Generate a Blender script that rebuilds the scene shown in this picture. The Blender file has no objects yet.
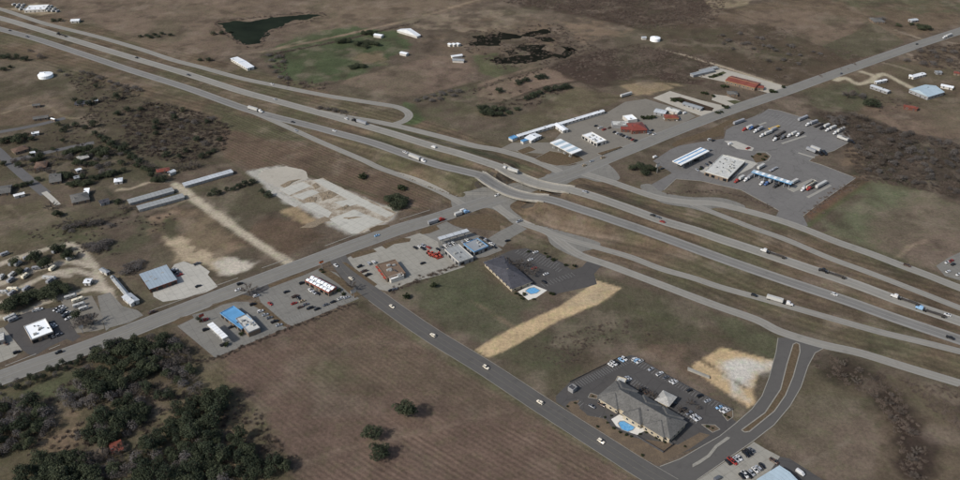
import bpy, math, random
import numpy as np
from mathutils import Vector, Matrix
R = math.radians
random.seed(7)
rng = np.random.default_rng(11)
S = bpy.context.scene
C = S.collection

# ---------------------------------------------------------------- camera, sky, sun, exposure
HCAM, FPX, TILT = 340.0, 831.0, R(33.0)
cam_d = bpy.data.cameras.new('camera')
cam = bpy.data.objects.new('camera', cam_d)
C.objects.link(cam)
cam.location = (0, 0, HCAM)
cam.rotation_euler = (math.pi / 2 - TILT, 0, 0)
cam_d.sensor_width = 36.0
cam_d.lens = 36.0 * FPX / 960.0
cam_d.clip_start = 1.0
cam_d.clip_end = 30000.0
S.camera = cam

SUN_ELEV, SUN_DIR = R(38.0), Vector((-1.0, -0.60, 0)).normalized()   # towards the sun, on the ground plan
world = bpy.data.worlds.new('World')
S.world = world
world.use_nodes = True
wn = world.node_tree
sky = wn.nodes.new('ShaderNodeTexSky')
sky.sky_type = 'NISHITA'
sky.sun_disc = False
sky.sun_elevation = SUN_ELEV
sky.sun_rotation = math.atan2(SUN_DIR.x, SUN_DIR.y)
sky.air_density = 1.0
sky.dust_density = 2.5
wn.nodes['Background'].inputs['Strength'].default_value = 0.095
wn.links.new(sky.outputs[0], wn.nodes['Background'].inputs['Color'])

sun_d = bpy.data.lights.new('sun', 'SUN')
sun_d.energy = 2.5
sun_d.angle = R(0.6)
sun_d.color = (1.0, 0.965, 0.925)
sun = bpy.data.objects.new('sun', sun_d)
C.objects.link(sun)
to_sun = Vector((SUN_DIR.x * math.cos(SUN_ELEV), SUN_DIR.y * math.cos(SUN_ELEV), math.sin(SUN_ELEV)))
sun.rotation_euler = to_sun.to_track_quat('Z', 'Y').to_euler()

S.view_settings.view_transform = 'Standard'
S.view_settings.look = 'None'
S.view_settings.gamma = 1.0
S.view_settings.use_curve_mapping = False
S.view_settings.exposure = 0.16
S.cycles.max_bounces = 4
S.cycles.diffuse_bounces = 2

# ---------------------------------------------------------------- survey: plan position of a point measured in the photograph
CT, ST = math.cos(TILT), math.sin(TILT)
def G(px, py, z=0.0):
    u, v = (px - 480.0) / FPX, (py - 240.0) / FPX
    dz = -ST - v * CT
    t = (z - HCAM) / dz
    return Vector((u * t, (CT - v * ST) * t, z))
def gdir(px, py, dx, dy, z=0.0):
    a, b = G(px - dx * .5, py - dy * .5, z), G(px + dx * .5, py + dy * .5, z)
    return math.atan2(b.y - a.y, b.x - a.x)
def gpoly(pts, z=0.0):
    return [G(p[0], p[1], z) for p in pts]
def zoomed(x0, y0, s, pts):
    return [(x0 + p[0] / s, y0 + p[1] / s) for p in pts]

def srgb(r, g, b, k=1.0):
    f = lambda c: ((c / 255.0) / 12.92 if c / 255.0 < .04045 else ((c / 255.0 + .055) / 1.055) ** 2.4)
    return (f(r) * k, f(g) * k, f(b) * k, 1.0)
ILL = 1.42                       # photographed tone -> surface albedo
def tone(r, g, b):
    return srgb(r, g, b, ILL)

# ---------------------------------------------------------------- materials
MATS = {}
def nn(nt, t, **kw):
    n = nt.nodes.new(t)
    for k, v in kw.items():
        setattr(n, k, v)
    return n
def mix(nt, a, b, fac, mode='MIX'):
    m = nn(nt, 'ShaderNodeMix', data_type='RGBA', blend_type=mode)
    for s, i in ((fac, 0), (a, 6), (b, 7)):
        if hasattr(s, 'is_linked'):
            nt.links.new(s, m.inputs[i])
        else:
            m.inputs[i].default_value = s
    return m.outputs[2]
def noise(nt, scale, vec, detail=4, rough=.6, lo=.3, hi=.7, dist=0.0):
    n = nn(nt, 'ShaderNodeTexNoise')
    n.inputs['Scale'].default_value = scale
    n.inputs['Detail'].default_value = detail
    n.inputs['Roughness'].default_value = rough
    n.inputs['Distortion'].default_value = dist
    nt.links.new(vec, n.inputs['Vector'])
    r = nn(nt, 'ShaderNodeMapRange')
    r.inputs[1].default_value, r.inputs[2].default_value = lo, hi
    nt.links.new(n.outputs[0], r.inputs[0])
    return r.outputs[0]
def math_(nt, op, a, b=None, c=None):
    m = nn(nt, 'ShaderNodeMath', operation=op)
    for i, s in enumerate((a, b, c)):
        if s is None: continue
        if hasattr(s, 'is_linked'): nt.links.new(s, m.inputs[i])
        else: m.inputs[i].default_value = s
    return m.outputs[0]
def base(name):
    m = bpy.data.materials.new(name)
    m.use_nodes = True
    nt = m.node_tree
    return m, nt, nt.nodes['Principled BSDF']
def plain(name, col, rough=.7, metal=0.0, var=.18, scale=.6, spec=.3, dirt=None, dscale=.15):
    """a painted or raw surface: base colour broken up by two scales of noise and some dirt"""
    m, nt, b = base(name)
    geo = nn(nt, 'ShaderNodeNewGeometry')
    n1 = noise(nt, scale, geo.outputs['Position'])
    n2 = noise(nt, scale * 7, geo.outputs['Position'], 2)
    d = tuple(c * (1 - var * 1.6) for c in col[:3]) + (1,)
    l = tuple(min(1, c * (1 + var)) for c in col[:3]) + (1,)
    c = mix(nt, d, l, math_(nt, 'MULTIPLY_ADD', n2, .4, math_(nt, 'MULTIPLY', n1, .6)))
    if dirt:
        n3 = noise(nt, dscale, geo.outputs['Position'], 6, .7, .5, .75)
        c = mix(nt, c, dirt, math_(nt, 'MULTIPLY', n3, .7))
    nt.links.new(c, b.inputs['Base Color'])
    b.inputs['Roughness'].default_value = rough
    b.inputs['Metallic'].default_value = metal
    b.inputs['Specular IOR Level'].default_value = spec
    MATS[name] = m
    return m
def paving(name, col, joint=None, tracks=0.0, crack=.0, patch=.25, stain=(.02, .02, .02, 1), grit=.12, lanes=None, soil=None):
    """road or yard paving. UV map in metres: u across, v along"""
    m, nt, b = base(name)
    geo = nn(nt, 'ShaderNodeNewGeometry')
    P = geo.outputs['Position']
    big = noise(nt, .035, P, 5, .65)
    mid = noise(nt, .35, P, 4, .6)
    fine = noise(nt, 3.0, P, 2, .6)
    d = tuple(c * (1 - patch) for c in col[:3]) + (1,)
    l = tuple(c * (1 + patch * .8) for c in col[:3]) + (1,)
    c = mix(nt, d, l, math_(nt, 'MULTIPLY_ADD', mid, .45, math_(nt, 'MULTIPLY', big, .55)))
    c = mix(nt, c, tuple(x * (1 + grit) for x in l[:3]) + (1,), math_(nt, 'MULTIPLY', fine, grit * 2))
    if tracks:
        uv = nn(nt, 'ShaderNodeUVMap')
        sx = nn(nt, 'ShaderNodeSeparateXYZ')
        nt.links.new(uv.outputs[0], sx.inputs[0])
        w = math_(nt, 'ABSOLUTE', math_(nt, 'SINE', math_(nt, 'MULTIPLY', sx.outputs[0], math.pi / 1.83)))
        # broad worn lanes: a slow noise along, tight across
        cmb = nn(nt, 'ShaderNodeCombineXYZ')
        nt.links.new(math_(nt, 'MULTIPLY', sx.outputs[0], .55), cmb.inputs[0])
        nt.links.new(math_(nt, 'MULTIPLY', sx.outputs[1], .012), cmb.inputs[1])
        ln = noise(nt, 1.0, cmb.outputs[0], 4, .6, .35, .65)
        t = math_(nt, 'MULTIPLY_ADD', ln, .75, math_(nt, 'MULTIPLY', w, .25))
        c = mix(nt, c, tuple(x * .55 for x in col[:3]) + (1,), math_(nt, 'MULTIPLY', t, tracks))
    if lanes:      # driven lanes polished darker than the shoulders (half width, depth)
        uv = nn(nt, 'ShaderNodeUVMap')
        sx = nn(nt, 'ShaderNodeSeparateXYZ')
        nt.links.new(uv.outputs[0], sx.inputs[0])
        au = math_(nt, 'ABSOLUTE', sx.outputs[0])
        r = nn(nt, 'ShaderNodeMapRange')
        r.inputs[1].default_value, r.inputs[2].default_value = lanes[0] + .35, lanes[0] - .35
        nt.links.new(au, r.inputs[0])
        wb = noise(nt, .02, P, 3, .6, .2, .8)
        c = mix(nt, c, tuple(x * .52 for x in col[:3]) + (1,), math_(nt, 'MULTIPLY', r.outputs[0], math_(nt, 'MULTIPLY_ADD', wb, lanes[1] * .6, lanes[1] * .5)))
        seam = math_(nt, 'LESS_THAN', math_(nt, 'ABSOLUTE', math_(nt, 'SUBTRACT', au, .0)), .28)
        c = mix(nt, c, tuple(x * 1.15 for x in col[:3]) + (1,), math_(nt, 'MULTIPLY', seam, .45))
        # repaved stretches
        cm = nn(nt, 'ShaderNodeCombineXYZ')
        nt.links.new(math_(nt, 'FLOOR', math_(nt, 'DIVIDE', sx.outputs[1], 34)), cm.inputs[0])
        nt.links.new(math_(nt, 'FLOOR', math_(nt, 'DIVIDE', sx.outputs[0], 3.7)), cm.inputs[1])
        wn2 = nn(nt, 'ShaderNodeTexWhiteNoise', noise_dimensions='3D')
        nt.links.new(cm.outputs[0], wn2.inputs['Vector'])
        c = mix(nt, c, tuple(x * .72 for x in col[:3]) + (1,), math_(nt, 'MULTIPLY', wn2.outputs[0], .32))
    st = noise(nt, .12, P, 6, .7, .55, .8)
    c = mix(nt, c, stain, math_(nt, 'MULTIPLY', st, .35))
    if soil:
        c = mix(nt, c, soil, math_(nt, 'MULTIPLY', noise(nt, .09, P, 7, .78, .43, .58), .85))
    if joint:
        uv = nn(nt, 'ShaderNodeUVMap')
        br = nn(nt, 'ShaderNodeTexBrick')
        br.offset = 0
        br.inputs['Scale'].default_value = 1.0
        br.inputs['Brick Width'].default_value = joint
        br.inputs['Row Height'].default_value = joint
        br.inputs['Mortar Size'].default_value = .10
        nt.links.new(uv.outputs[0], br.inputs['Vector'])
        c = mix(nt, c, tuple(x * .5 for x in col[:3]) + (1,), math_(nt, 'MULTIPLY', br.outputs['Fac'], .6))
    if crack:
        vo = nn(nt, 'ShaderNodeTexVoronoi', feature='DISTANCE_TO_EDGE')
        vo.inputs['Scale'].default_value = .09
        nt.links.new(P, vo.inputs['Vector'])
        k = nn(nt, 'ShaderNodeMapRange')
        k.inputs[1].default_value, k.inputs[2].default_value = .004, .02
        k.inputs[3].default_value, k.inputs[4].default_value = crack, 0
        nt.links.new(vo.outputs[0], k.inputs[0])
        c = mix(nt, c, tuple(x * .4 for x in col[:3]) + (1,), k.outputs[0])
    nt.links.new(c, b.inputs['Base Color'])
    b.inputs['Roughness'].default_value = .9
    b.inputs['Specular IOR Level'].default_value = .15
    bp = nn(nt, 'ShaderNodeBump')
    bp.inputs['Strength'].default_value = .25
    bp.inputs['Distance'].default_value = .03
    nt.links.new(fine, bp.inputs['Height'])
    nt.links.new(bp.outputs[0], b.inputs['Normal'])
    MATS[name] = m
    return m
def leafy(name, dark, light, scale=.35):
    m, nt, b = base(name)
    geo = nn(nt, 'ShaderNodeNewGeometry')
    oi = nn(nt, 'ShaderNodeObjectInfo')
    n1 = noise(nt, scale, geo.outputs['Position'], 3)
    n2 = noise(nt, 3.0, geo.outputs['Position'], 2)
    f = math_(nt, 'ADD', math_(nt, 'MULTIPLY', n1, .4), math_(nt, 'ADD', math_(nt, 'MULTIPLY', n2, .15), math_(nt, 'MULTIPLY', oi.outputs['Random'], .45)))
    nt.links.new(mix(nt, dark, light, f), b.inputs['Base Color'])
    b.inputs['Roughness'].default_value = .85
    b.inputs['Specular IOR Level'].default_value = .1
    MATS[name] = m
    return m
def ribbed(name, col, pitch=1.0, axis=0, depth=.35, rough=.45, metal=.0, var=.12):
    """ribbed metal sheet roof, ribs across the local axis"""
    m, nt, b = base(name)
    tc = nn(nt, 'ShaderNodeTexCoord')
    sx = nn(nt, 'ShaderNodeSeparateXYZ')
    nt.links.new(tc.outputs['Object'], sx.inputs[0])
    fr = math_(nt, 'FRACT', math_(nt, 'DIVIDE', sx.outputs[axis], pitch))
    rib = math_(nt, 'GREATER_THAN', math_(nt, 'ABSOLUTE', math_(nt, 'SUBTRACT', fr, .5)), .43)
    geo = nn(nt, 'ShaderNodeNewGeometry')
    n1 = noise(nt, .25, geo.outputs['Position'], 5, .65)
    sheet = nn(nt, 'ShaderNodeTexWhiteNoise', noise_dimensions='1D')
    nt.links.new(math_(nt, 'FLOOR', math_(nt, 'DIVIDE', sx.outputs[axis], pitch * 3)), sheet.inputs['W'])
    d = tuple(c * (1 - var * 1.5) for c in col[:3]) + (1,)
    l = tuple(min(1, c * (1 + var)) for c in col[:3]) + (1,)
    c = mix(nt, d, l, math_(nt, 'MULTIPLY_ADD', n1, .6, math_(nt, 'MULTIPLY', sheet.outputs[0], .4)))
    c = mix(nt, c, tuple(x * (1 - depth) for x in col[:3]) + (1,), math_(nt, 'MULTIPLY', rib, .7))
    st = noise(nt, .6, geo.outputs['Position'], 6, .7, .55, .85)
    c = mix(nt, c, tuple(x * .55 for x in (col[0], col[1] * .9, col[2] * .8)) + (1,), math_(nt, 'MULTIPLY', st, .5))
    nt.links.new(c, b.inputs['Base Color'])
    b.inputs['Roughness'].default_value = rough
    b.inputs['Metallic'].default_value = metal
    b.inputs['Specular IOR Level'].default_value = .3
    MATS[name] = m
    return m
def shingle(name, col):
    m, nt, b = base(name)
    geo = nn(nt, 'ShaderNodeNewGeometry')
    n1 = noise(nt, .25, geo.outputs['Position'], 5, .65)
    vo = nn(nt, 'ShaderNodeTexVoronoi')
    vo.inputs['Scale'].default_value = 1.6
    nt.links.new(geo.outputs['Position'], vo.inputs['Vector'])
    h = nn(nt, 'ShaderNodeSeparateColor')
    nt.links.new(vo.outputs['Color'], h.inputs[0])
    d = tuple(c * .65 for c in col[:3]) + (1,)
    l = tuple(c * 1.3 for c in col[:3]) + (1,)
    c = mix(nt, d, l, math_(nt, 'MULTIPLY_ADD', n1, .5, math_(nt, 'MULTIPLY', h.outputs[0], .5)))
    nt.links.new(c, b.inputs['Base Color'])
    b.inputs['Roughness'].default_value = .92
    b.inputs['Specular IOR Level'].default_value = .12
    MATS[name] = m
    return m
def glossy(name, col, rough=.25, metal=0.0, coat=.3):
    m, nt, b = base(name)
    geo = nn(nt, 'ShaderNodeNewGeometry')
    n = noise(nt, 1.5, geo.outputs['Position'], 3)
    c = mix(nt, tuple(x * .85 for x in col[:3]) + (1,), tuple(min(1, x * 1.1) for x in col[:3]) + (1,), n)
    nt.links.new(c, b.inputs['Base Color'])
    b.inputs['Roughness'].default_value = rough
    b.inputs['Metallic'].default_value = metal
    b.inputs['Coat Weight'].default_value = coat
    b.inputs['Coat Roughness'].default_value = .15
    MATS[name] = m
    return m

paving('concrete_road', tone(140, 137, 129), tracks=.35, patch=.16, lanes=(3.6, .6))
paving('ramp_concrete', tone(134, 131, 123), tracks=.4, patch=.16, lanes=(2.5, .35))
paving('cross_asphalt', tone(122, 120, 114), tracks=.4, patch=.15, lanes=(6.6, .38))
paving('worn_asphalt', tone(130, 128, 123), tracks=.35, patch=.16, lanes=(3.6, .85))
paving('dark_asphalt', tone(71, 69, 67), patch=.16, crack=.35, tracks=0)
paving('side_asphalt', tone(80, 78, 75), tracks=-.35, patch=.12)
paving('truck_asphalt', tone(99, 97, 94), patch=.2, crack=.35)
paving('yard_concrete', tone(131, 128, 119), joint=5.5, patch=.2, crack=.12)
paving('grey_lot', tone(108, 106, 100), patch=.2, joint=6.0, crack=.15)
paving('pale_concrete', tone(154, 151, 142), patch=.14, joint=5.0)
paving('gravel', tone(142, 137, 126), patch=.24, grit=.3)
paving('rough_gravel', tone(102, 98, 90), patch=.25, grit=.3)
paving('slab_concrete', tone(150, 148, 139), patch=.2, joint=6.0, grit=.3, soil=None)
paving('broken_concrete', tone(138, 132, 120), patch=.36, grit=.45, stain=tone(118, 106, 88), joint=7.0, soil=tone(108, 95, 78))
paving('street_asphalt', tone(86, 85, 84), patch=.2)
paving('pool_concrete', tone(188, 185, 176), patch=.1)
paving('sand', tone(150, 132, 104), patch=.18, grit=.25, stain=tone(110, 88, 60))
plain('kerb_concrete', tone(130, 127, 118), .85)
plain('structure_concrete', tone(138, 135, 127), .85, dirt=tone(74, 70, 62))
plain('shaded_slope_concrete', tone(70, 64, 56), .9, var=.25, dirt=tone(66, 60, 50))  # paving tone darkened to paint in the shade of the gap between the decks
plain('verge_soil', tone(88, 76, 61), 1, var=.3, scale=.5, dirt=tone(72, 71, 53), dscale=.2, spec=.05)
plain('rubble', tone(122, 110, 92), .95, var=.35, scale=1.2)
plain('lawn', tone(74, 74, 55), 1, var=.25, scale=.5, spec=.05)
plain('hedge_soil', tone(62, 52, 43), 1, var=.3, scale=.6, spec=.05)
plain('white_line', tone(126, 126, 123), .7, var=.2, scale=.3, dirt=tone(112, 112, 110), dscale=.05)
plain('yellow_line', tone(122, 116, 96), .7, var=.2, scale=.3, dirt=tone(108, 106, 100), dscale=.05)
plain('white_wall', tone(176, 173, 166), .8, dirt=tone(140, 132, 120))
plain('cream_wall', tone(158, 148, 128), .8, dirt=tone(130, 118, 100))
plain('tan_brick', tone(112, 98, 84), .85, var=.25, scale=2)
plain('red_brick', tone(98, 66, 56), .85, var=.25, scale=2)
plain('grey_wall', tone(130, 130, 130), .8, dirt=tone(90, 86, 80))
plain('white_roof', tone(212, 216, 214), .65, var=.08, dirt=tone(165, 163, 156), scale=.3)
plain('white_membrane', tone(226, 232, 231), .6, var=.05, scale=.3)
plain('old_white_roof', tone(176, 176, 170), .75, var=.14, dirt=tone(118, 114, 106), scale=.4, dscale=.3)
plain('brown_roof', tone(104, 88, 74), .9, var=.15)
plain('roof_trim_red', tone(124, 66, 54), .7)
plain('blue_trim', tone(92, 138, 174), .5)
plain('rooftop_unit', tone(140, 140, 136), .6, var=.2)
plain('dark_vent', tone(70, 70, 72), .7)
plain('timber', tone(110, 88, 64), .85)
plain('bark', tone(74, 66, 58), .95, scale=3)
plain('mulch', tone(92, 80, 66), .95, var=.3, scale=1.5, dirt=tone(120, 104, 82))
plain('red_paint', tone(140, 62, 50), .6)
plain('orange_paint', tone(190, 100, 50), .5)
plain('tyre', (.012, .012, .012, 1), .85)
plain('dark_chassis', (.03, .03, .032, 1), .7)
plain('flatbed_deck', tone(62, 58, 54), .8, var=.3)
plain('trailer_white', tone(164, 164, 160), .55, var=.08, dirt=tone(160, 156, 148))
plain('trailer_grey', tone(132, 134, 137), .5, var=.1, dirt=tone(110, 108, 104))
plain('trailer_cream', tone(206, 198, 176), .55, var=.08, dirt=tone(150, 142, 126))
plain('rv_trim', tone(120, 110, 100), .6)
ribbed('blue_grey_metal', tone(140, 152, 160), 2.2, 0)
ribbed('pale_blue_metal', tone(156, 172, 180), 2.5, 0, .2)
ribbed('grey_metal', tone(132, 136, 138), 1.6, 0, .3)
ribbed('storage_metal', tone(138, 140, 138), 3.0, 0, .35)
ribbed('pale_storage_metal', tone(168, 172, 174), 3.0, 0, .3)
ribbed('white_metal', tone(205, 208, 210), 2.0, 0, .2)
ribbed('blue_metal', tone(88, 138, 176), 1.5, 0, .25)
ribbed('red_metal', tone(118, 62, 52), 1.2, 0, .35, var=.2)
ribbed('dull_red_metal', tone(116, 66, 54), 1.2, 0, .35, var=.22)
ribbed('tan_metal', tone(170, 140, 96), 1.2, 0, .3)
shingle('dark_shingle', tone(68, 68, 72))
shingle('grey_shingle', tone(90, 89, 86))
shingle('light_grey_shingle', tone(150, 148, 142))
shingle('brown_shingle', tone(92, 76, 66))
glossy('glass', (.012, .016, .02, 1), .08, 0, .0)
CARCOL = {
    'white': tone(184, 184, 182), 'silver': tone(140, 143, 147), 'grey': tone(84, 86, 90), 'black': (.012, .012, .014, 1),
    'red': tone(132, 42, 34), 'blue': tone(56, 84, 126), 'dark blue': tone(34, 42, 62), 'tan': tone(148, 132, 108),
    'light blue': tone(126, 160, 190), 'brown': tone(74, 56, 46), 'green': tone(48, 66, 52), 'yellow': tone(190, 158, 74), 'cream': tone(206, 198, 180)}
for k_, v_ in CARCOL.items():
    glossy('paint_' + k_.replace(' ', '_'), v_, .3)
leafy('oak_leaf', (.021, .029, .018, 1), (.088, .100, .058, 1))
leafy('cedar_leaf', (.020, .027, .018, 1), (.062, .076, .046, 1))
leafy('twig', tone(58, 53, 48), tone(104, 97, 90))
leafy('brush_twig', tone(62, 55, 49), tone(110, 99, 90), .05)
leafy('scrub_leaf', tone(50, 46, 42), tone(104, 100, 97), .12)
leafy('lawn_shrub', (.020, .028, .013, 1), (.05, .06, .03, 1))
m_, nt_, b_ = base('pond_water')
b_.inputs['Base Color'].default_value = (.010, .014, .011, 1)
b_.inputs['Roughness'].default_value = .35
b_.inputs['Specular IOR Level'].default_value = .0
g_ = nn(nt_, 'ShaderNodeNewGeometry')
nt_.links.new(mix(nt_, (.014, .019, .015, 1), (.026, .034, .024, 1), noise(nt_, .03, g_.outputs['Position'], 5)), b_.inputs['Base Color'])
MATS['pond_water'] = m_
m_ = m_.copy(); m_.name = 'dark_pond'; MATS['dark_pond'] = m_
for n_ in m_.node_tree.nodes:
    if n_.type == 'MIX': n_.inputs[6].default_value, n_.inputs[7].default_value = (.009, .010, .008, 1), (.024, .024, .018, 1)
m_, nt_, b_ = base('pool_water')
g_ = nn(nt_, 'ShaderNodeNewGeometry')
nt_.links.new(mix(nt_, tone(74, 128, 172), tone(104, 158, 192), noise(nt_, .8, g_.outputs['Position'], 3)), b_.inputs['Base Color'])
b_.inputs['Roughness'].default_value = .15
MATS['pool_water'] = m_
def M(n): return MATS[n]

# ---------------------------------------------------------------- mesh helpers
def tag(o, label=None, cat=None, group=None, kind=None):
    if label: o['label'] = label
    if cat: o['category'] = cat
    if group: o['group'] = group
    if kind: o['kind'] = kind
    return o
def link(name, me, parent=None):
    o = bpy.data.objects.new(name, me)
    C.objects.link(o)
    if parent is not None: o.parent = parent
    return o
def empty(name, loc, rz=0.0):
    o = link(name, None)
    o.empty_display_size = .5
    o.location = loc
    o.rotation_euler = (0, 0, rz)
    return o
class MB:
    def __init__(s): s.v, s.f, s.mi, s.uv = [], [], [], None
    def add(s, vs, fs, mi=0):
        k = len(s.v)
        s.v += [tuple(v) for v in vs]
        s.f += [tuple(i + k for i in f) for f in fs]
        s.mi += [mi] * len(fs)
        return s
    def box(s, x0, x1, y0, y1, z0, z1, mi=0, top=None, bev=0.0):
        """box, optionally with the top inset (top = (dx, dy)) """
        tx, ty = top or (0, 0)
        vs = [(x0, y0, z0), (x1, y0, z0), (x1, y1, z0), (x0, y1, z0),
              (x0 + tx, y0 + ty, z1), (x1 - tx, y0 + ty, z1), (x1 - tx, y1 - ty, z1), (x0 + tx, y1 - ty, z1)]
        fs = [(0, 3, 2, 1), (4, 5, 6, 7), (0, 1, 5, 4), (1, 2, 6, 5), (2, 3, 7, 6), (3, 0, 4, 7)]
        return s.add(vs, fs, mi)
    def loft(s, rings, mi=0, caps=True):
        n = len(rings[0]); vs = [p for r in rings for p in r]; fs = []
        for i in range(len(rings) - 1):
            for j in range(n):
                a, b = i * n + j, i * n + (j + 1) % n
                fs.append((a, b, b + n, a + n))
        if caps:
            fs.append(tuple(reversed(range(n))))
            fs.append(tuple(range((len(rings) - 1) * n, len(rings) * n)))
        return s.add(vs, fs, mi)
    def tube(s, p, q, r0, r1, n=5, mi=0, caps=False):
        p, q = Vector(p), Vector(q)
        d = (q - p)
        if d.length < 1e-6: return s
        d.normalize()
        a = d.orthogonal().normalized(); b = d.cross(a)
        rg = lambda c, r: [c + (a * math.cos(2 * math.pi * i / n) + b * math.sin(2 * math.pi * i / n)) * r for i in range(n)]
        return s.loft([rg(p, r0), rg(q, r1)], mi, caps)
    def cyl(s, c, r, z0, z1, n=14, mi=0, r1=None):
        r1 = r if r1 is None else r1
        rg = lambda z, r: [(c[0] + r * math.cos(2 * math.pi * i / n), c[1] + r * math.sin(2 * math.pi * i / n), z) for i in range(n)]
        return s.loft([rg(z0, r), rg(z1, r1)], mi)
    def prism(s, pts, z0, z1, mi=0):
        n = len(pts)
        ar = sum(pts[i][0] * pts[(i + 1) % n][1] - pts[(i + 1) % n][0] * pts[i][1] for i in range(n))
        if ar < 0: pts = list(reversed(pts))
        return s.loft([[(p[0], p[1], z0) for p in pts], [(p[0], p[1], z1) for p in pts]], mi)
    def mesh(s, name, mats):
        me = bpy.data.meshes.new(name)
        me.from_pydata(s.v, [], s.f)
        for m in (mats if isinstance(mats, (list, tuple)) else [mats]):
            me.materials.append(M(m) if isinstance(m, str) else m)
        if any(s.mi): me.polygons.foreach_set('material_index', s.mi)
        if s.uv:
            l = me.uv_layers.new(name='UVMap')
            l.data.foreach_set('uv', [c for f in s.f for i in f for c in s.uv[i]])
        me.update()
        return me
    def build(s, name, mats, parent=None):
        return link(name, s.mesh(name, mats), parent)

def smooth_line(pts, step=4.0):
    """Catmull-Rom through 3-D points, resampled about every STEP metres"""
    P = [np.array(p, float) for p in pts]
    P = [2 * P[0] - P[1]] + P + [2 * P[-1] - P[-2]]
    out = []
    for i in range(1, len(P) - 2):
        a, b, c, d = P[i - 1], P[i], P[i + 1], P[i + 2]
        n = max(1, int(np.linalg.norm(c - b) / step))
        for k in range(n):
            t = k / n
            out.append(.5 * (2 * b + (c - a) * t + (2 * a - 5 * b + 4 * c - d) * t * t + (3 * b - a - 3 * c + d) * t ** 3))
    out.append(P[-2])
    return np.array(out)
def frame_of(L):
    t = np.gradient(L[:, :2], axis=0)
    t /= np.maximum(np.linalg.norm(t, axis=1, keepdims=True), 1e-9)
    nrm = np.stack([-t[:, 1], t[:, 0]], 1)
    s = np.concatenate([[0], np.cumsum(np.linalg.norm(np.diff(L[:, :2], axis=0), axis=1))])
    return t, nrm, s
def vnoise(x, y, cell, seed):
    """value noise on a lattice of CELL metres, -1..1"""
    r = np.random.default_rng(seed).random((257, 257)) * 2 - 1
    u, v = x / cell + 1000.37, y / cell + 1000.71
    i, j = np.floor(u).astype(int), np.floor(v).astype(int)
    fu, fv = u - i, v - j
    fu, fv = fu * fu * (3 - 2 * fu), fv * fv * (3 - 2 * fv)
    i, j = i % 256, j % 256
    i1, j1 = (i + 1) % 256, (j + 1) % 256
    return (r[i, j] * (1 - fu) + r[i1, j] * fu) * (1 - fv) + (r[i, j1] * (1 - fu) + r[i1, j1] * fu) * fv
def fbm(x, y, cell, seed, n=4):
    t = 0
    for k in range(n):
        t = t + vnoise(x, y, cell / 2 ** k, seed + k) * .55 ** k
    return t
def seg_dist(x, y, L, closed=False):
    """distance to a polyline (and the signed side) for arrays of points"""
    best = np.full(x.shape, 1e9)
    n = len(L)
    for i in range(n if closed else n - 1):
        ax, ay = L[i][0], L[i][1]; bx, by = L[(i + 1) % n][0], L[(i + 1) % n][1]
        dx, dy = bx - ax, by - ay
        q = dx * dx + dy * dy + 1e-9
        t = np.clip(((x - ax) * dx + (y - ay) * dy) / q, 0, 1)
        best = np.minimum(best, (x - ax - t * dx) ** 2 + (y - ay - t * dy) ** 2)
    return np.sqrt(best)
def inside(x, y, L):
    c = np.zeros(x.shape, bool)
    n = len(L)
    for i in range(n):
        ax, ay = L[i][0], L[i][1]; bx, by = L[(i + 1) % n][0], L[(i + 1) % n][1]
        if ay == by: continue
        k = ((ay > y) != (by > y)) & (x < (bx - ax) * (y - ay) / (by - ay) + ax)
        c ^= k
    return c
# ---------------------------------------------------------------- road lines (surveyed)
EMB = 7.5
def sm(t):
    t = min(1.0, max(0.0, t)); return t * t * (3 - 2 * t)
def highway_line(pts, x0, x1, dip):
    """centre line with the rise to the overpass; between the abutments x0, x1 the plan is straight and the deck sags"""
    out = []
    for (x, y) in pts:
        if x0 < x < x1: continue
        d = max(x0 - x, x - x1, 0)
        out.append(G(x, y, EMB * (1 - sm(d / 190.0))))
        if x == x0:
            a = G(x, y, EMB); b = G(*[p for p in pts if p[0] == x1][0], EMB)
            for t in (.12, .24, .36, .5, .64, .76, .88):
                q = a.lerp(b, t); q.z = EMB - dip * math.sin(math.pi * t) ** .9
                out.append(q)
    return smooth_line(out, 4.0)
FAR_PX = [(-40, 8), (0, 18), (37, 29), (83, 43), (133, 58), (187, 74), (240, 91), (280, 102), (327, 115), (345, 120), (390, 133), (435, 147), (457, 153), (482, 161),
          (502.5, 168), (567, 189), (584, 193.5), (600, 198.5), (630, 209), (663, 221), (697, 231), (720, 239), (763, 253), (807, 268), (853, 283.5), (900, 301), (953, 319), (1000, 335), (1040, 349)]
NEAR_PX = [(-40, 18), (0, 29), (33, 38), (67, 49), (100, 60), (133, 71), (187, 88), (240, 107), (267, 115), (307, 125), (333, 132), (373, 143), (413, 157), (440, 165.5), (461, 170.5),
           (482, 176), (542, 198), (557, 201.5), (575, 207.5), (600, 215.5), (613, 220), (647, 231.5), (687, 246), (720, 258), (760, 272), (800, 285.5), (847, 301), (893, 317.5), (933, 331), (960, 340), (1000, 353), (1040, 366)]
HW_FAR = highway_line(FAR_PX, 502.5, 567, 4.2)
HW_NEAR = highway_line(NEAR_PX, 482, 542, 5.4)
def px_line(pts, step=4.0): return smooth_line([G(x, y) for x, y in pts], step)
CROSS = px_line([(-40, 392), (0, 378), (33, 366), (67, 354.5), (100, 342.5), (160, 319), (200, 303.5), (240, 288), (273, 275.5), (307, 263), (340, 250.5), (373, 238.5), (400, 229), (440, 217), (471, 206.5), (502, 196.5),
                 (530, 187), (557, 178), (580, 170), (611, 157), (642, 144.5), (674, 131.5), (705, 119.5), (720, 114), (753, 102.5), (787, 91), (820, 79), (853, 67.5), (887, 55.5), (920, 44), (960, 31), (1010, 15)])
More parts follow.
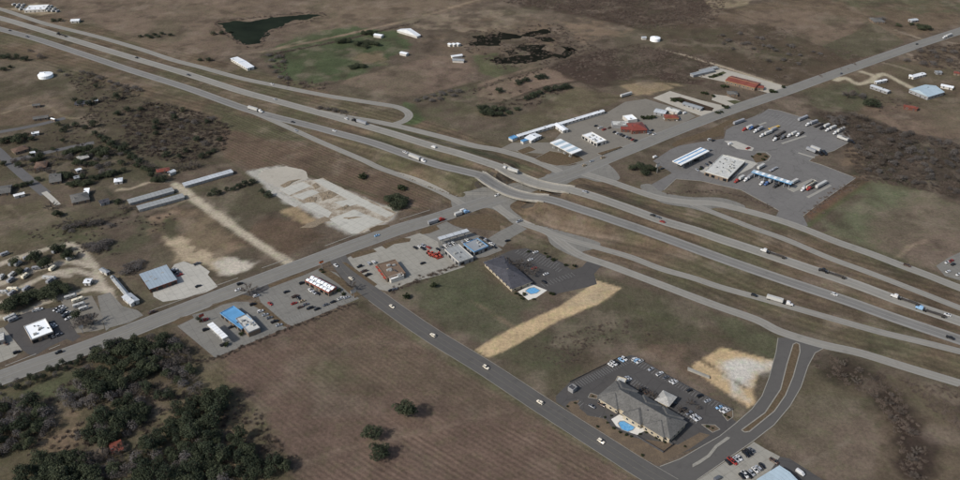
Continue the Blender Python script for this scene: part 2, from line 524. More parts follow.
FRONT_FAR_W = px_line([(-40, 0), (0, 9), (43, 23), (83, 33), (113, 41), (143, 50), (173, 60), (200, 67), (240, 78), (273, 85), (323, 95), (373, 103), (395, 106.5), (406, 111), (409, 116), (404, 121), (395, 124)])
FRONT_FAR_M = px_line([(318, 111.5), (350, 117.5), (390, 124.5), (440, 136.5), (473, 145.5), (498, 150), (523, 157), (540, 163), (560, 172)])
RAMP_NEAR_W = px_line([(250, 111), (267, 118), (283, 125), (323, 143), (363, 160), (380, 168), (413, 180), (440, 191.5), (454, 199), (466, 207)])
FRONT_NEAR = px_line([(496, 206), (506, 213.5), (520, 222), (547, 232), (562, 243), (580, 255), (607, 264.5), (630, 273), (667, 287), (693, 297), (720, 307), (757, 320), (780, 331.5), (820, 344), (860, 353), (907, 367.5), (960, 383.5), (1010, 399)])
RAMP_NEAR_E = px_line([(547, 232), (572, 240.5), (597, 247.5), (630, 257), (660, 268.5), (693, 278), (720, 287), (763, 299), (830, 318), (880, 332), (920, 341.5), (960, 351.5), (1010, 365)])
FRONT_FAR_E = px_line([(578, 172), (595, 177), (613, 182.5), (637, 191), (660, 198), (687, 202), (715, 203.5), (747, 211), (780, 220.5), (807, 230), (837, 242), (870, 253.5), (900, 265), (927, 275), (960, 288), (1010, 306)])
RAMP_FAR_E = px_line([(690, 203), (712, 212), (735, 221), (753, 228), (787, 240), (827, 257), (870, 273), (913, 289.5), (960, 308), (1010, 327)])
SIDE = px_line([(336, 255), (345, 269), (360, 284), (392, 308), (433, 336), (486, 368.5), (540, 404), (600, 442.5), (640, 468), (672, 487)])

# ---------------------------------------------------------------- ground height: embankments that carry the highway over the cross road
def abut_t(L, px_pts, x0, x1):
    a = G(*[p for p in px_pts if p[0] == x0][0], EMB); b = G(*[p for p in px_pts if p[0] == x1][0], EMB)
    return a, b
FA, FB = abut_t(HW_FAR, FAR_PX, 502.5, 567)
NA, NB = abut_t(HW_NEAR, NEAR_PX, 482, 542)
def height(x, y):
    x = np.atleast_1d(np.asarray(x, float)); y = np.atleast_1d(np.asarray(y, float))
    h = np.zeros(x.shape)
    for L, A, B in ((HW_FAR, FA, FB), (HW_NEAR, NA, NB)):
        K = L[L[:, 2] > .05]
        lo, hi = K.min(0) - 45, K.max(0) + 45
        m = (x > lo[0]) & (x < hi[0]) & (y > lo[1]) & (y < hi[1])
        if not m.any(): continue
        xs, ys = x[m], y[m]
        d = np.full(xs.shape, 1e9); z = np.zeros(xs.shape)
        for i in range(len(K) - 1):
            ax, ay, az = K[i]; bx, by, bz = K[i + 1]
            dx, dy = bx - ax, by - ay
            t = np.clip(((xs - ax) * dx + (ys - ay) * dy) / (dx * dx + dy * dy + 1e-9), 0, 1)
            q = np.hypot(xs - ax - t * dx, ys - ay - t * dy)
            k = q < d
            d[k] = q[k]; z[k] = (az + t * (bz - az))[k]
        # position along the span: between the abutments the fill drops away on a 1:1.7 slope
        ux, uy = B.x - A.x, B.y - A.y
        ln = math.hypot(ux, uy); ux /= ln; uy /= ln
        s = (xs - A.x) * ux + (ys - A.y) * uy
        e = np.minimum(s, ln - s)
        z = np.where(e > 0, np.minimum(z, EMB - e / 1.7) if True else z, z)
        z = np.where(e > 0, np.minimum(z, EMB) - .6, z)
        g = z - .22 - np.maximum(0, d - 7.5) * .36
        h[m] = np.maximum(h[m], g)
    return np.maximum(h, 0.0)

# ---------------------------------------------------------------- ground sheet with land cover
gx = np.concatenate([[-9000, -4000, -2000, -1200, -900], np.arange(-740, 741, 2.0), [900, 1200, 2000, 4000, 9000]])
gy = np.concatenate([[-6000, -2500, -900, -200, 100, 200], np.arange(240, 1205, 2.0), [1300, 1600, 2200, 4000, 9000, 16000]])
GX, GY = np.meshgrid(gx, gy)
X, Y = GX.ravel(), GY.ravel()
def lin(c): return np.array(tone(*c)[:3])
COV = np.tile(lin((84, 74, 62)), (len(X), 1))
ROWC, ROWM = np.zeros(len(X)), np.zeros(len(X))
N30, N8, N90 = fbm(X, Y, 30, 1), fbm(X, Y, 8, 21), fbm(X, Y, 110, 41)
def region(w, feather=6, rough=5):
    """soft mask of a plan polygon, its edge frayed by noise"""
    w = [(p[0], p[1]) for p in w]
    xs, ys = [p[0] for p in w], [p[1] for p in w]
    pad = feather + rough * 2
    m = np.where((X > min(xs) - pad) & (X < max(xs) + pad) & (Y > min(ys) - pad) & (Y < max(ys) + pad))[0]
    d = seg_dist(X[m], Y[m], w, True)
    d = np.where(inside(X[m], Y[m], w), d, -d) + (N8[m] * .5 + N30[m] * .5) * rough
    return m, np.clip(d / feather + .5, 0, 1)
def paint(px, col, feather=6, rough=5, k=1.0, speck=0.0, seed=0):
    m, w = region(gpoly(px), feather, rough)
    w = w * k
    if speck:
        w = w * np.clip(.5 + speck * fbm(X[m], Y[m], 14, 60 + seed), 0, 1)
    COV[m] = COV[m] * (1 - w[:, None]) + lin(col) * w[:, None]
def streak(px, width, col, feather=2.0, k=1.0, rough=.8):
    L = smooth_line([G(a, b) for a, b in px], 6)
    lo, hi = L.min(0) - width - 8, L.max(0) + width + 8
    m = np.where((X > lo[0]) & (X < hi[0]) & (Y > lo[1]) & (Y < hi[1]))[0]
    w = np.clip((width / 2 - seg_dist(X[m], Y[m], L) + N8[m] * rough) / feather + .5, 0, 1) * k
    COV[m] = COV[m] * (1 - w[:, None]) + lin(col) * w[:, None]
def rows(px, ang, k=1.0, feather=4, rough=2):
    m, w = region(gpoly(px), feather, rough)
    m, w = m[w > .01], w[w > .01]
    ROWC[m] = X[m] * math.cos(ang) + Y[m] * math.sin(ang)
    ROWM[m] = np.maximum(ROWM[m], w * k)
BR, TAN, GRN, DGR, DRK, GRV, SND = (90, 76, 65), (98, 85, 72), (74, 73, 55), (60, 64, 46), (62, 53, 45), (140, 134, 120), (150, 134, 108)
# north of the highway
paint([(-80, -40), (520, -40), (480, 5), (360, 30), (262, 50), (200, 60), (100, 28), (0, 0)], (92, 80, 67), 10, 8)
paint([(60, -5), (300, -5), (190, 62), (120, 38)], (98, 85, 70), 14, 12, .8, 1.1, 1)
paint([(300, -5), (520, -5), (470, 4), (330, 34), (300, 20)], (96, 84, 69), 12, 8)
paint([(90, 0), (215, 5), (225, 20), (120, 12)], (78, 74, 56), 14, 12, .7, 1.2, 2)
paint([(262, 52), (300, 38), (350, 26), (400, 32), (412, 48), (385, 64), (345, 80), (290, 86), (272, 70)], (64, 71, 49), 8, 8, .95)
paint([(350, 52), (385, 52), (388, 62), (360, 66)], (108, 92, 74), 8, 8, .7)
paint([(340, 82), (430, 56), (470, 60), (480, 78), (440, 92), (400, 98)], (95, 82, 69), 6, 4)
paint([(410, 98), (440, 92), (480, 82), (500, 100), (470, 125), (425, 120)], (78, 74, 56), 8, 8, .8, 1, 3)
paint([(420, 40), (470, 20), (520, 10), (560, 30), (540, 66), (470, 72), (430, 60)], (92, 79, 64), 10, 12, .8, .8, 4)
paint([(472, 56), (498, 52), (520, 70), (500, 78), (480, 72)], (72, 74, 52), 6, 6, .8)
streak([(262, 52), (330, 38), (400, 22), (450, 8), (490, -4)], 6, (112, 98, 80), 2)
streak([(262, 55), (340, 41), (420, 20)], 4, (62, 54, 46), 3, .8)
streak([(240, 54), (270, 50), (305, 40)], 4, (110, 98, 80), 2, .7)
paint([(395, 20), (440, 14), (500, 8), (520, 20), (500, 30), (440, 30), (410, 28)], (116, 104, 86), 8, 14, .6, 1.3, 5)
paint([(560, 20), (600, 16), (635, 30), (610, 44), (585, 44)], (112, 96, 78), 8, 12, .7, 1.3, 6)
paint([(478, 84), (530, 67), (547, 66), (578, 80), (545, 86), (500, 102), (478, 104)], (104, 89, 75), 2, 1.5)
paint([(520, 116), (575, 86), (630, 98), (600, 108), (560, 125), (520, 133)], (88, 76, 62), 6, 4)
paint([(545, 95), (575, 92), (580, 104), (540, 110)], (72, 74, 54), 8, 8, .7)
paint([(545, 66), (600, 50), (660, 46), (720, 60), (700, 84), (640, 82), (600, 80), (575, 82)], (64, 53, 45), 6, 6, .9)
paint([(490, 0), (560, -6), (730, -6), (720, 22), (640, 30), (575, 14)], (70, 58, 48), 10, 10, .9, 1, 7)
paint([(640, 30), (730, 14), (830, 36), (880, 62), (830, 78), (790, 84), (730, 66)], (72, 61, 50), 6, 6, .9)
paint([(690, 10), (790, 8), (870, 20), (905, 42), (830, 34), (740, 24)], (88, 76, 62), 8, 4)
paint([(720, 10), (820, -8), (960, -8), (960, 25), (900, 40), (830, 30)], (90, 78, 63), 10, 6)
paint([(800, -8), (960, -8), (970, 12), (880, 16)], (76, 74, 56), 12, 10, .8, 1, 8)
paint([(618, 82), (650, 78), (685, 86), (660, 92), (635, 96)], (136, 118, 92), 5, 6, .8)
streak([(655, 48), (690, 57), (730, 69), (770, 82), (786, 88)], 4.5, (140, 128, 108), 2)
streak([(480, 88), (540, 68), (600, 52), (650, 42)], 5, (70, 60, 50), 3, .8)
# around the truck stop and beyond
paint([(800, 90), (900, 60), (970, 40), (970, 135), (880, 120), (820, 110)], (84, 73, 59), 8, 6)
paint([(800, 92), (850, 84), (870, 100), (840, 118), (810, 104)], (74, 72, 55), 8, 8, .8)
paint([(860, 108), (900, 104), (970, 118), (970, 142), (900, 132)], (95, 81, 67), 8, 6)
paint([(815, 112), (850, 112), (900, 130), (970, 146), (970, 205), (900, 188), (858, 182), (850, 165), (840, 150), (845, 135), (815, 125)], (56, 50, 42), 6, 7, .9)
paint([(838, 150), (855, 145), (868, 155), (862, 168), (845, 165)], (98, 84, 68), 6, 6, .8)
paint([(845, 218), (872, 180), (900, 185), (970, 206), (970, 262), (935, 268), (900, 258), (815, 232)], (94, 88, 70), 6, 5)
paint([(815, 228), (850, 200), (872, 182), (910, 192), (890, 215), (860, 240)], (92, 94, 72), 14, 12, .8)
paint([(865, 218), (970, 196), (970, 262), (930, 268), (880, 248)], (98, 85, 73), 14, 12, .85)
streak([(897, 258), (908, 248), (925, 240)], 3.5, (128, 112, 94), 2, .8)
paint([(800, 208), (830, 190), (868, 172), (870, 182), (840, 202), (812, 222)], (88, 70, 56), 4, 4)
streak([(812, 205), (835, 192), (860, 180)], 4, (48, 38, 32), 4, .7)
streak([(805, 228), (835, 206), (868, 184)], 4, (70, 74, 50), 4, .8)
# highway verges: rough mown grass, streaked along the road
VM = np.minimum(seg_dist(X, Y, HW_FAR[::3]), seg_dist(X, Y, HW_NEAR[::3]))
w_ = np.clip((52 - VM + N8 * 4) / 12, 0, 1)[:, None] * .9
COV[:] = COV * (1 - w_) + lin((88, 76, 61)) * w_
sel = VM < 70
mid = (HW_NEAR[::3]); dv = seg_dist(X[sel], Y[sel], px_line([(-60, 60), (60, 96), (200, 135), (330, 175), (440, 222), (520, 262), (640, 290), (760, 345), (1000, 420)])[::4])
ROWC[sel] = dv * .5; ROWM[sel] = np.clip((56 - VM[sel]) / 10, 0, 1) * .85
gv = np.clip(.2 + 1.0 * fbm(X, Y, 40, 90), 0, 1)[:, None] * np.clip((60 - VM) / 12, 0, 1)[:, None] * .65
COV[:] = COV * (1 - gv) + lin((72, 72, 53)) * gv
paint([(430, 135), (470, 146), (540, 170), (500, 166), (450, 150), (380, 128)], (76, 75, 55), 6, 5, .8)
paint([(320, 99), (380, 108), (398, 114), (385, 121), (340, 112)], (82, 75, 58), 5, 4, .8)
paint([(400, 100), (415, 105), (425, 120), (412, 125), (404, 124), (412, 116)], (66, 76, 50), 4, 4, .9)
# west of the cross road: residential edge, brush, fields
paint([(-60, 30), (60, 64), (150, 100), (230, 122), (232, 160), (140, 180), (-60, 180)], (72, 66, 52), 8, 8, .9)
paint([(-60, 108), (60, 95), (75, 112), (60, 120), (-60, 136)], (88, 76, 62), 6, 6, .8)
paint([(0, 58), (50, 62), (60, 74), (22, 82), (-20, 80)], (92, 82, 68), 5, 5, .8)
paint([(150, 100), (200, 112), (232, 125), (228, 150), (180, 165), (120, 150)], (58, 52, 42), 10, 10, .75, 1.1, 9)
paint([(40, 135), (120, 148), (150, 160), (100, 170), (20, 160)], (62, 58, 46), 10, 10, .7, 1, 10)
paint([(225, 120), (330, 150), (440, 205), (420, 215), (280, 178), (230, 160), (215, 140)], (86, 73, 60), 6, 4)
rows([(225, 112), (330, 142), (440, 200), (420, 215), (280, 180), (225, 160)], gdir(300, 160, 30, 13) + math.pi / 2, .8)
paint([(215, 110), (260, 118), (300, 140), (262, 140), (225, 128)], (72, 72, 53), 6, 6, .7)
paint([(-60, 205), (40, 200), (95, 222), (80, 250), (40, 265), (-60, 275)], (80, 73, 57), 10, 8)
paint([(20, 235), (100, 212), (180, 200), (200, 215), (150, 235), (120, 260), (60, 250)], (66, 66, 49), 10, 10, .75, .9, 11)
paint([(130, 195), (175, 190), (260, 178), (300, 215), (260, 215), (200, 205)], (74, 70, 54), 10, 8, .8)
paint([(155, 215), (178, 205), (215, 210), (232, 228), (240, 250), (200, 262), (165, 245)], (116, 99, 80), 8, 10, .85)
paint([(160, 236), (180, 238), (200, 252), (240, 262), (262, 264), (240, 276), (210, 274), (180, 252)], (148, 134, 110), 5, 6, .9)
paint([(208, 262), (235, 256), (262, 262), (248, 274), (228, 280), (215, 272)], (160, 152, 136), 4, 5, .9)
paint([(162, 222), (172, 216), (180, 232), (170, 238)], (60, 66, 45), 6, 6, .8)
paint([(230, 240), (270, 215), (305, 222), (325, 236), (285, 258), (262, 250)], (88, 74, 60), 5, 4, .9)
streak([(175, 184), (195, 200), (212, 212), (235, 228), (262, 246), (288, 262)], 7.5, (150, 140, 120), 2.5)
streak([(196, 201), (215, 209), (232, 222)], 10, (150, 140, 120), 5, .5, 3)
streak([(118, 190), (130, 189), (152, 182), (172, 182)], 3.5, (134, 122, 102), 2)
streak([(140, 206), (165, 208), (195, 196)], 3, (124, 112, 94), 2, .7)
streak([(8, 205), (20, 216), (32, 232)], 2.5, (112, 100, 84), 2, .6)
streak([(0, 114), (40, 104), (62, 116), (78, 118), (110, 110)], 3, (116, 104, 84), 2, .7)
# recreational vehicle park: dirt loops
paint([(-40, 262), (45, 246), (88, 245), (110, 268), (150, 300), (110, 330), (0, 330), (-40, 340)], (86, 78, 63), 6, 6, .9)
for ln in ([(-20, 272), (20, 257), (50, 248), (72, 245), (85, 254), (95, 268), (98, 280)], [(-20, 290), (15, 278), (45, 267), (70, 262), (90, 266)],
           [(-20, 300), (20, 288), (50, 274), (68, 276)], [(-20, 312), (10, 300), (40, 292), (62, 288)], [(50, 274), (72, 270), (92, 276), (100, 282)],
           [(-10, 318), (20, 314), (50, 300), (75, 293), (98, 288), (112, 292)], [(100, 282), (108, 290), (112, 300), (106, 318)]):
    streak(ln, 5.5, (150, 140, 122), 2.0, .9, 1.2)
# land by the side road and the inns
paint([(390, 290), (440, 268), (470, 262), (512, 296), (540, 300), (480, 345), (440, 322)], (72, 69, 54), 8, 7)
paint([(430, 280), (480, 282), (500, 305), (450, 312)], (62, 66, 47), 12, 10, .8)
paint([(500, 240), (520, 232), (560, 245), (590, 268), (560, 262), (525, 248)], (80, 74, 58), 4, 4)
paint([(560, 262), (590, 270), (620, 280), (700, 305), (780, 340), (775, 378), (735, 350), (690, 350), (620, 345), (560, 395), (490, 352), (600, 305), (590, 290)], (76, 68, 55), 8, 6)
paint([(520, 345), (570, 320), (640, 300), (700, 315), (690, 345), (620, 345), (560, 380)], (62, 62, 46), 14, 12, .75, .9, 12)
paint([(540, 350), (590, 330), (630, 325), (620, 345), (570, 368)], (52, 44, 38), 12, 10, .65, .9, 13)
paint([(640, 330), (700, 345), (690, 360), (720, 390), (690, 380), (640, 352)], (94, 80, 66), 8, 6, .8)
paint([(700, 312), (785, 338), (778, 360), (740, 345)], (72, 72, 54), 8, 8, .8)
# the big ploughed fields
FIELD = [(175, 335), (345, 300), (365, 302), (440, 352), (560, 425), (640, 475), (670, 520), (200, 520), (290, 470), (235, 400), (195, 365)]
paint(FIELD, (88, 74, 63), 5, 3)
paint([(300, 330), (390, 320), (500, 400), (420, 420), (320, 380)], (96, 81, 68), 25, 20, .6, .8, 15)
paint([(300, 365), (345, 362), (370, 385), (330, 390)], (72, 70, 52), 10, 8, .6)
paint([(175, 332), (205, 345), (245, 410), (290, 465), (262, 470), (225, 400), (190, 365)], (74, 68, 52), 6, 5, .6)
aF = gdir(450, 390, 20, 13)
rows([(165, 330), (345, 300), (440, 350), (560, 425), (470, 430), (395, 440), (290, 470), (235, 400)], aF + math.pi / 2, .5)
rows([(290, 472), (395, 440), (470, 425), (560, 425), (660, 490), (670, 520), (200, 520)], aF + math.pi / 2 + .08, .95)
streak([(280, 472), (340, 450), (395, 438), (470, 420), (560, 398)], 3, (104, 90, 76), 3, .5)
streak([(352, 300), (440, 352), (560, 428), (640, 476)], 7, (80, 76, 58), 4, .8)
# south-west wood floor
paint([(-60, 395), (80, 350), (160, 322), (190, 345), (250, 400), (300, 470), (300, 520), (-60, 520)], (76, 69, 53), 8, 8)
paint([(0, 400), (60, 372), (100, 368), (80, 395), (30, 405)], (72, 74, 54), 8, 8, .8)
paint([(50, 420), (70, 412), (90, 440), (60, 455), (35, 445)], (112, 95, 76), 8, 8, .8)
paint([(130, 400), (190, 380), (240, 385), (200, 410), (140, 425)], (86, 78, 60), 8, 8, .7)
paint([(215, 420), (235, 410), (250, 450), (235, 470)], (98, 84, 66), 6, 6, .8)
streak([(-60, 402), (0, 384), (80, 357)], 6, (50, 46, 38), 4, .7)
# south-east field with a brushy hollow
paint([(752, 442), (800, 390), (815, 358), (1000, 400), (1000, 520), (840, 520)], (84, 74, 60), 6, 5)
paint([(770, 440), (820, 395), (880, 410), (880, 460), (850, 480), (800, 470)], (92, 80, 67), 14, 12, .8)
paint([(805, 400), (880, 395), (870, 420), (820, 412)], (72, 71, 54), 10, 10, .7)
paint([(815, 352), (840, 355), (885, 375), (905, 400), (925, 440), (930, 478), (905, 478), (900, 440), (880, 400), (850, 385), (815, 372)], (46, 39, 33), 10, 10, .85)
paint([(900, 378), (960, 385), (1000, 400), (1000, 440), (950, 420), (920, 400)], (64, 54, 45), 12, 12, .7, 1, 16)
# demolished site
paint([(250, 172), (284, 164), (308, 178), (345, 190), (400, 212), (385, 226), (352, 237), (335, 228), (300, 208), (275, 195)], (150, 146, 134), 4, 4, .9)
paint([(280, 212), (296, 206), (312, 218), (325, 224), (300, 226)], (140, 122, 94), 4, 5, .8)
paint([(326, 186), (400, 205), (440, 200), (420, 186), (380, 170), (300, 155), (265, 160)], (86, 73, 60), 6, 4, .5)
paint(zoomed(0, 0, 8, [(0, 70), (100, 60), (300, 15), (460, 60), (480, 95), (330, 125), (220, 110), (100, 80)]), (122, 110, 90), 5, 4)
streak([(836, 80), (846, 78), (858, 84), (872, 80), (884, 74), (900, 82), (912, 88)], 7, (146, 136, 114), 3)
streak([(862, 72), (874, 76), (872, 82)], 6, (146, 136, 114), 3)
streak([(884, 63), (900, 67), (912, 71)], 4, (124, 112, 94), 2, .8)
streak([(908, 54), (918, 58)], 4, (124, 112, 94), 2, .8); streak([(895, 30), (915, 37), (932, 41)], 4, (124, 112, 94), 2, .8)
streak([(948, 42), (962, 45)], 4, (120, 108, 90), 2, .7)
paint([(645, 60), (655, 42), (668, 44), (660, 52)], (110, 98, 80), 5, 5, .6)
for px, c_, k in (([(340, 82), (430, 57), (468, 61), (478, 79), (440, 91), (400, 98)], (100, 86, 73), .8), ([(520, 116), (575, 87), (630, 98), (600, 108), (560, 124), (520, 132)], (84, 77, 60), .8), ([(60, -6), (230, -6), (218, 20), (188, 60), (120, 38)], (100, 87, 73), .6),
                  ([(548, 66), (600, 51), (655, 47), (690, 58), (715, 68), (695, 84), (640, 82), (600, 88), (578, 81)], (60, 50, 43), .8), ([(660, 46), (730, 24), (765, 25), (822, 47), (845, 62), (790, 84), (730, 67)], (70, 61, 49), .8), ([(500, -6), (700, -6), (712, 10), (690, 18), (640, 30), (585, 16), (520, 8)], (62, 52, 44), .8),
                  ([(860, 108), (900, 105), (970, 120), (970, 143), (900, 131)], (100, 86, 72), .8), ([(805, 98), (850, 86), (868, 100), (858, 112), (822, 110)], (74, 72, 55), .8), ([(562, 264), (620, 282), (700, 307), (700, 345), (640, 345), (600, 340), (540, 378), (494, 352), (600, 306)], (72, 70, 54), .5),
                  ([(395, 292), (440, 270), (468, 264), (512, 297), (536, 300), (478, 344)], (74, 72, 56), .6), ([(756, 442), (800, 395), (860, 400), (880, 440), (870, 485), (830, 485)], (96, 85, 72), .6)):
    paint(px, c_, 2.5, 2, k)
paint([(474, 350), (500, 335), (560, 306), (585, 290), (594, 280), (622, 288), (600, 304), (560, 320), (515, 346), (488, 358)], (158, 138, 106), 1.5, .8)
paint([(560, 292), (594, 282), (622, 288), (598, 305), (565, 310)], (142, 128, 104), 4, 4, .6, 1, 14)
SL = zoomed(690, 330, 3.2, [(0, 120), (15, 105), (100, 55), (180, 75), (270, 100), (265, 125), (220, 140), (200, 190), (215, 235), (190, 250), (60, 165)])
paint(SL, (158, 137, 104), 1.5, .8)
paint(zoomed(690, 330, 3.2, [(80, 120), (130, 95), (240, 105), (268, 112), (215, 140), (170, 190), (200, 235), (130, 200), (90, 160)]), (168, 164, 152), 6, 6, .9)
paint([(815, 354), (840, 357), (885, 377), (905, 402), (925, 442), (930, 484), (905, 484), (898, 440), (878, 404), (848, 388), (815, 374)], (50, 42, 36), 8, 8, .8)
# hedge lines, fence lines and tracks between the fields
for ln, w_, c_ in (([(478, 106), (500, 103), (545, 87), (580, 81)], 4, (56, 48, 40)), ([(547, 66), (578, 80), (600, 92)], 3, (58, 50, 42)), ([(600, 98), (632, 97)], 3, (62, 56, 44)), ([(720, 8), (760, 22), (820, 46)], 2.5, (66, 58, 46)), ([(870, 20), (850, 34), (822, 46)], 2.5, (70, 64, 50)),
                   ([(640, 30), (690, 18), (740, 8)], 3, (60, 52, 42)), ([(690, 92), (650, 80), (610, 82)], 3, (64, 58, 46)), ([(800, 100), (830, 108), (860, 112)], 3, (58, 52, 40)), ([(300, 12), (262, 20), (200, 4)], 2.5, (80, 72, 56)), ([(340, 82), (300, 88), (280, 84)], 3, (60, 58, 44)),
                   ([(420, 98), (440, 92), (480, 82)], 3, (60, 54, 42)), ([(226, 160), (250, 178), (262, 186)], 3, (72, 68, 52)), ([(200, 152), (215, 165), (222, 172)], 2.5, (58, 52, 42)), ([(98, 182), (112, 196), (118, 204)], 2, (50, 46, 40)),
                   ([(790, 470), (830, 452), (850, 440)], 2, (104, 94, 80)), ([(560, 395), (600, 372), (632, 352), (660, 340)], 2.5, (70, 64, 50)), ([(690, 352), (720, 372), (745, 388)], 2.5, (66, 58, 46)), ([(880, 215), (920, 222), (970, 232)], 2, (108, 98, 84)), ([(470, 300), (500, 318), (512, 326)], 2, (96, 84, 68)),
                   ([(605, 300), (640, 312), (700, 330), (760, 350)], 2.5, (70, 66, 50)), ([(20, 246), (60, 238), (110, 228)], 2.5, (94, 84, 68)), ([(265, 160), (330, 182), (420, 210)], 3, (74, 70, 54))):
    streak(ln, w_, c_, 1.8, .75, 1.0)
paint([(735, 12), (790, 8), (868, 20), (852, 34), (822, 46), (765, 24)], (96, 83, 69), 2, 1.5, .8)
paint([(822, 46), (852, 34), (872, 22), (905, 42), (878, 54), (845, 60)], (76, 72, 56), 2, 1.5, .8)
paint([(700, -6), (760, -6), (745, 6), (712, 10)], (120, 108, 86), 2.5, 2, .8)
# fields' own large mottling
calm = np.clip((lin((130, 118, 100)).mean() - COV.mean(1)) / .04, 0, 1)[:, None] * (1 - .65 * np.clip(ROWM, 0, 1) * (VM > 60))[:, None]
for cell, sd, off, c_, k_ in ((60, 200, .20, (70, 70, 52), .34), (18, 210, .30, (62, 54, 45), .5), (20, 220, .35, (112, 100, 86), .4)):
    ol = np.clip(fbm(X, Y, cell, sd) * 1.4 - off, 0, 1)[:, None] * k_ * calm
    COV[:] = COV * (1 - ol) + lin(c_) * ol
mot = 1.10 * (1 + calm * (.05 * N90[:, None] + .08 * N30[:, None]) + (.3 + .7 * calm) * .10 * N8[:, None])
COV *= mot * np.array([1.0, 1.01, 1.08])
h_ = height(X, Y)
me = bpy.data.meshes.new('ground')
nx, ny = len(gx), len(gy)
V = np.stack([X, Y, h_], 1).astype(np.float32)
idx = np.arange(nx * ny).reshape(ny, nx)
F = np.stack([idx[:-1, :-1], idx[:-1, 1:], idx[1:, 1:], idx[1:, :-1]], -1).reshape(-1, 4)
me.vertices.add(len(V)); me.vertices.foreach_set('co', V.ravel())
me.loops.add(F.size); me.loops.foreach_set('vertex_index', F.ravel().astype(np.int32))
me.polygons.add(len(F)); me.polygons.foreach_set('loop_start', np.arange(0, F.size, 4, dtype=np.int32))
me.polygons.foreach_set('loop_total', np.full(len(F), 4, np.int32))
me.update(calc_edges=True)
a_ = me.attributes.new('cover', 'FLOAT_VECTOR', 'POINT'); a_.data.foreach_set('vector', COV.astype(np.float32).ravel())
a_ = me.attributes.new('rowc', 'FLOAT', 'POINT'); a_.data.foreach_set('value', ROWC.astype(np.float32))
a_ = me.attributes.new('rowm', 'FLOAT', 'POINT'); a_.data.foreach_set('value', ROWM.astype(np.float32))
m_, nt, b_ = base('ground')
geo = nn(nt, 'ShaderNodeNewGeometry'); P_ = geo.outputs['Position']
def attr(n, out):
    a = nn(nt, 'ShaderNodeAttribute', attribute_name=n); return a.outputs[out]
col = attr('cover', 'Vector')
n_a, n_b, n_c = noise(nt, .06, P_, 6, .7), noise(nt, .45, P_, 5, .7), noise(nt, 2.2, P_, 3, .7)
f_ = math_(nt, 'MULTIPLY_ADD', n_c, .30, math_(nt, 'MULTIPLY_ADD', n_b, .40, math_(nt, 'MULTIPLY', n_a, .30)))
col2 = mix(nt, (.38, .38, .38, 1), (1.62, 1.61, 1.60, 1), f_)
col = mix(nt, col, col2, 1.0, 'MULTIPLY')
# greener and paler tussocks
g_m = noise(nt, .16, P_, 7, .75, .5, .72)
col = mix(nt, col, mix(nt, col, (.86, 1.06, .82, 1), 1.0, 'MULTIPLY'), math_(nt, 'MULTIPLY', g_m, .8))
tf = noise(nt, 1.1, P_, 4, .7, .56, .68)
col = mix(nt, col, mix(nt, col, (.52, .54, .50, 1), 1.0, 'MULTIPLY'), math_(nt, 'MULTIPLY', tf, math_(nt, 'MULTIPLY_ADD', n_a, .6, .15)))
tp = noise(nt, .8, geo.outputs['Position'], 5, .75, .60, .74)
col = mix(nt, col, mix(nt, col, (1.45, 1.42, 1.36, 1), 1.0, 'MULTIPLY'), math_(nt, 'MULTIPLY', tp, .6))
# rows: bands of uneven strength across the row coordinate
rc, rm = attr('rowc', 'Fac'), attr('rowm', 'Fac')
cmb = nn(nt, 'ShaderNodeCombineXYZ')
nt.links.new(rc, cmb.inputs[0])
wob = noise(nt, .05, P_, 2, .5, 0, 1)
nt.links.new(math_(nt, 'MULTIPLY', wob, .8), cmb.inputs[1])
rn = noise(nt, .42, cmb.outputs[0], 3, .65, .25, .75)
rs = math_(nt, 'MULTIPLY_ADD', math_(nt, 'SINE', math_(nt, 'MULTIPLY', rc, 2 * math.pi / 3.3)), .5, .5)
rr = math_(nt, 'MULTIPLY_ADD', rn, .65, math_(nt, 'MULTIPLY', rs, .35))
rcol = mix(nt, (.62, .62, .61, 1), (1.42, 1.40, 1.38, 1), rr)
col = mix(nt, col, mix(nt, col, rcol, 1.0, 'MULTIPLY'), math_(nt, 'MULTIPLY', rm, math_(nt, 'MULTIPLY_ADD', n_a, .7, .35)))
nt.links.new(col, b_.inputs['Base Color'])
b_.inputs['Roughness'].default_value = 1.0
b_.inputs['Specular IOR Level'].default_value = .05
bp = nn(nt, 'ShaderNodeBump')
bp.inputs['Strength'].default_value = .7
bp.inputs['Distance'].default_value = .35
nt.links.new(math_(nt, 'ADD', math_(nt, 'MULTIPLY', n_b, .8), math_(nt, 'ADD', math_(nt, 'MULTIPLY', n_c, .5), math_(nt, 'MULTIPLY', math_(nt, 'MULTIPLY', rs, rm), .5))), bp.inputs['Height'])
nt.links.new(bp.outputs[0], b_.inputs['Normal'])
me.materials.append(m_)
for p_ in (me.polygons,): p_.foreach_set('use_smooth', np.ones(len(F), bool))
ground = tag(link('ground', me), kind='structure')

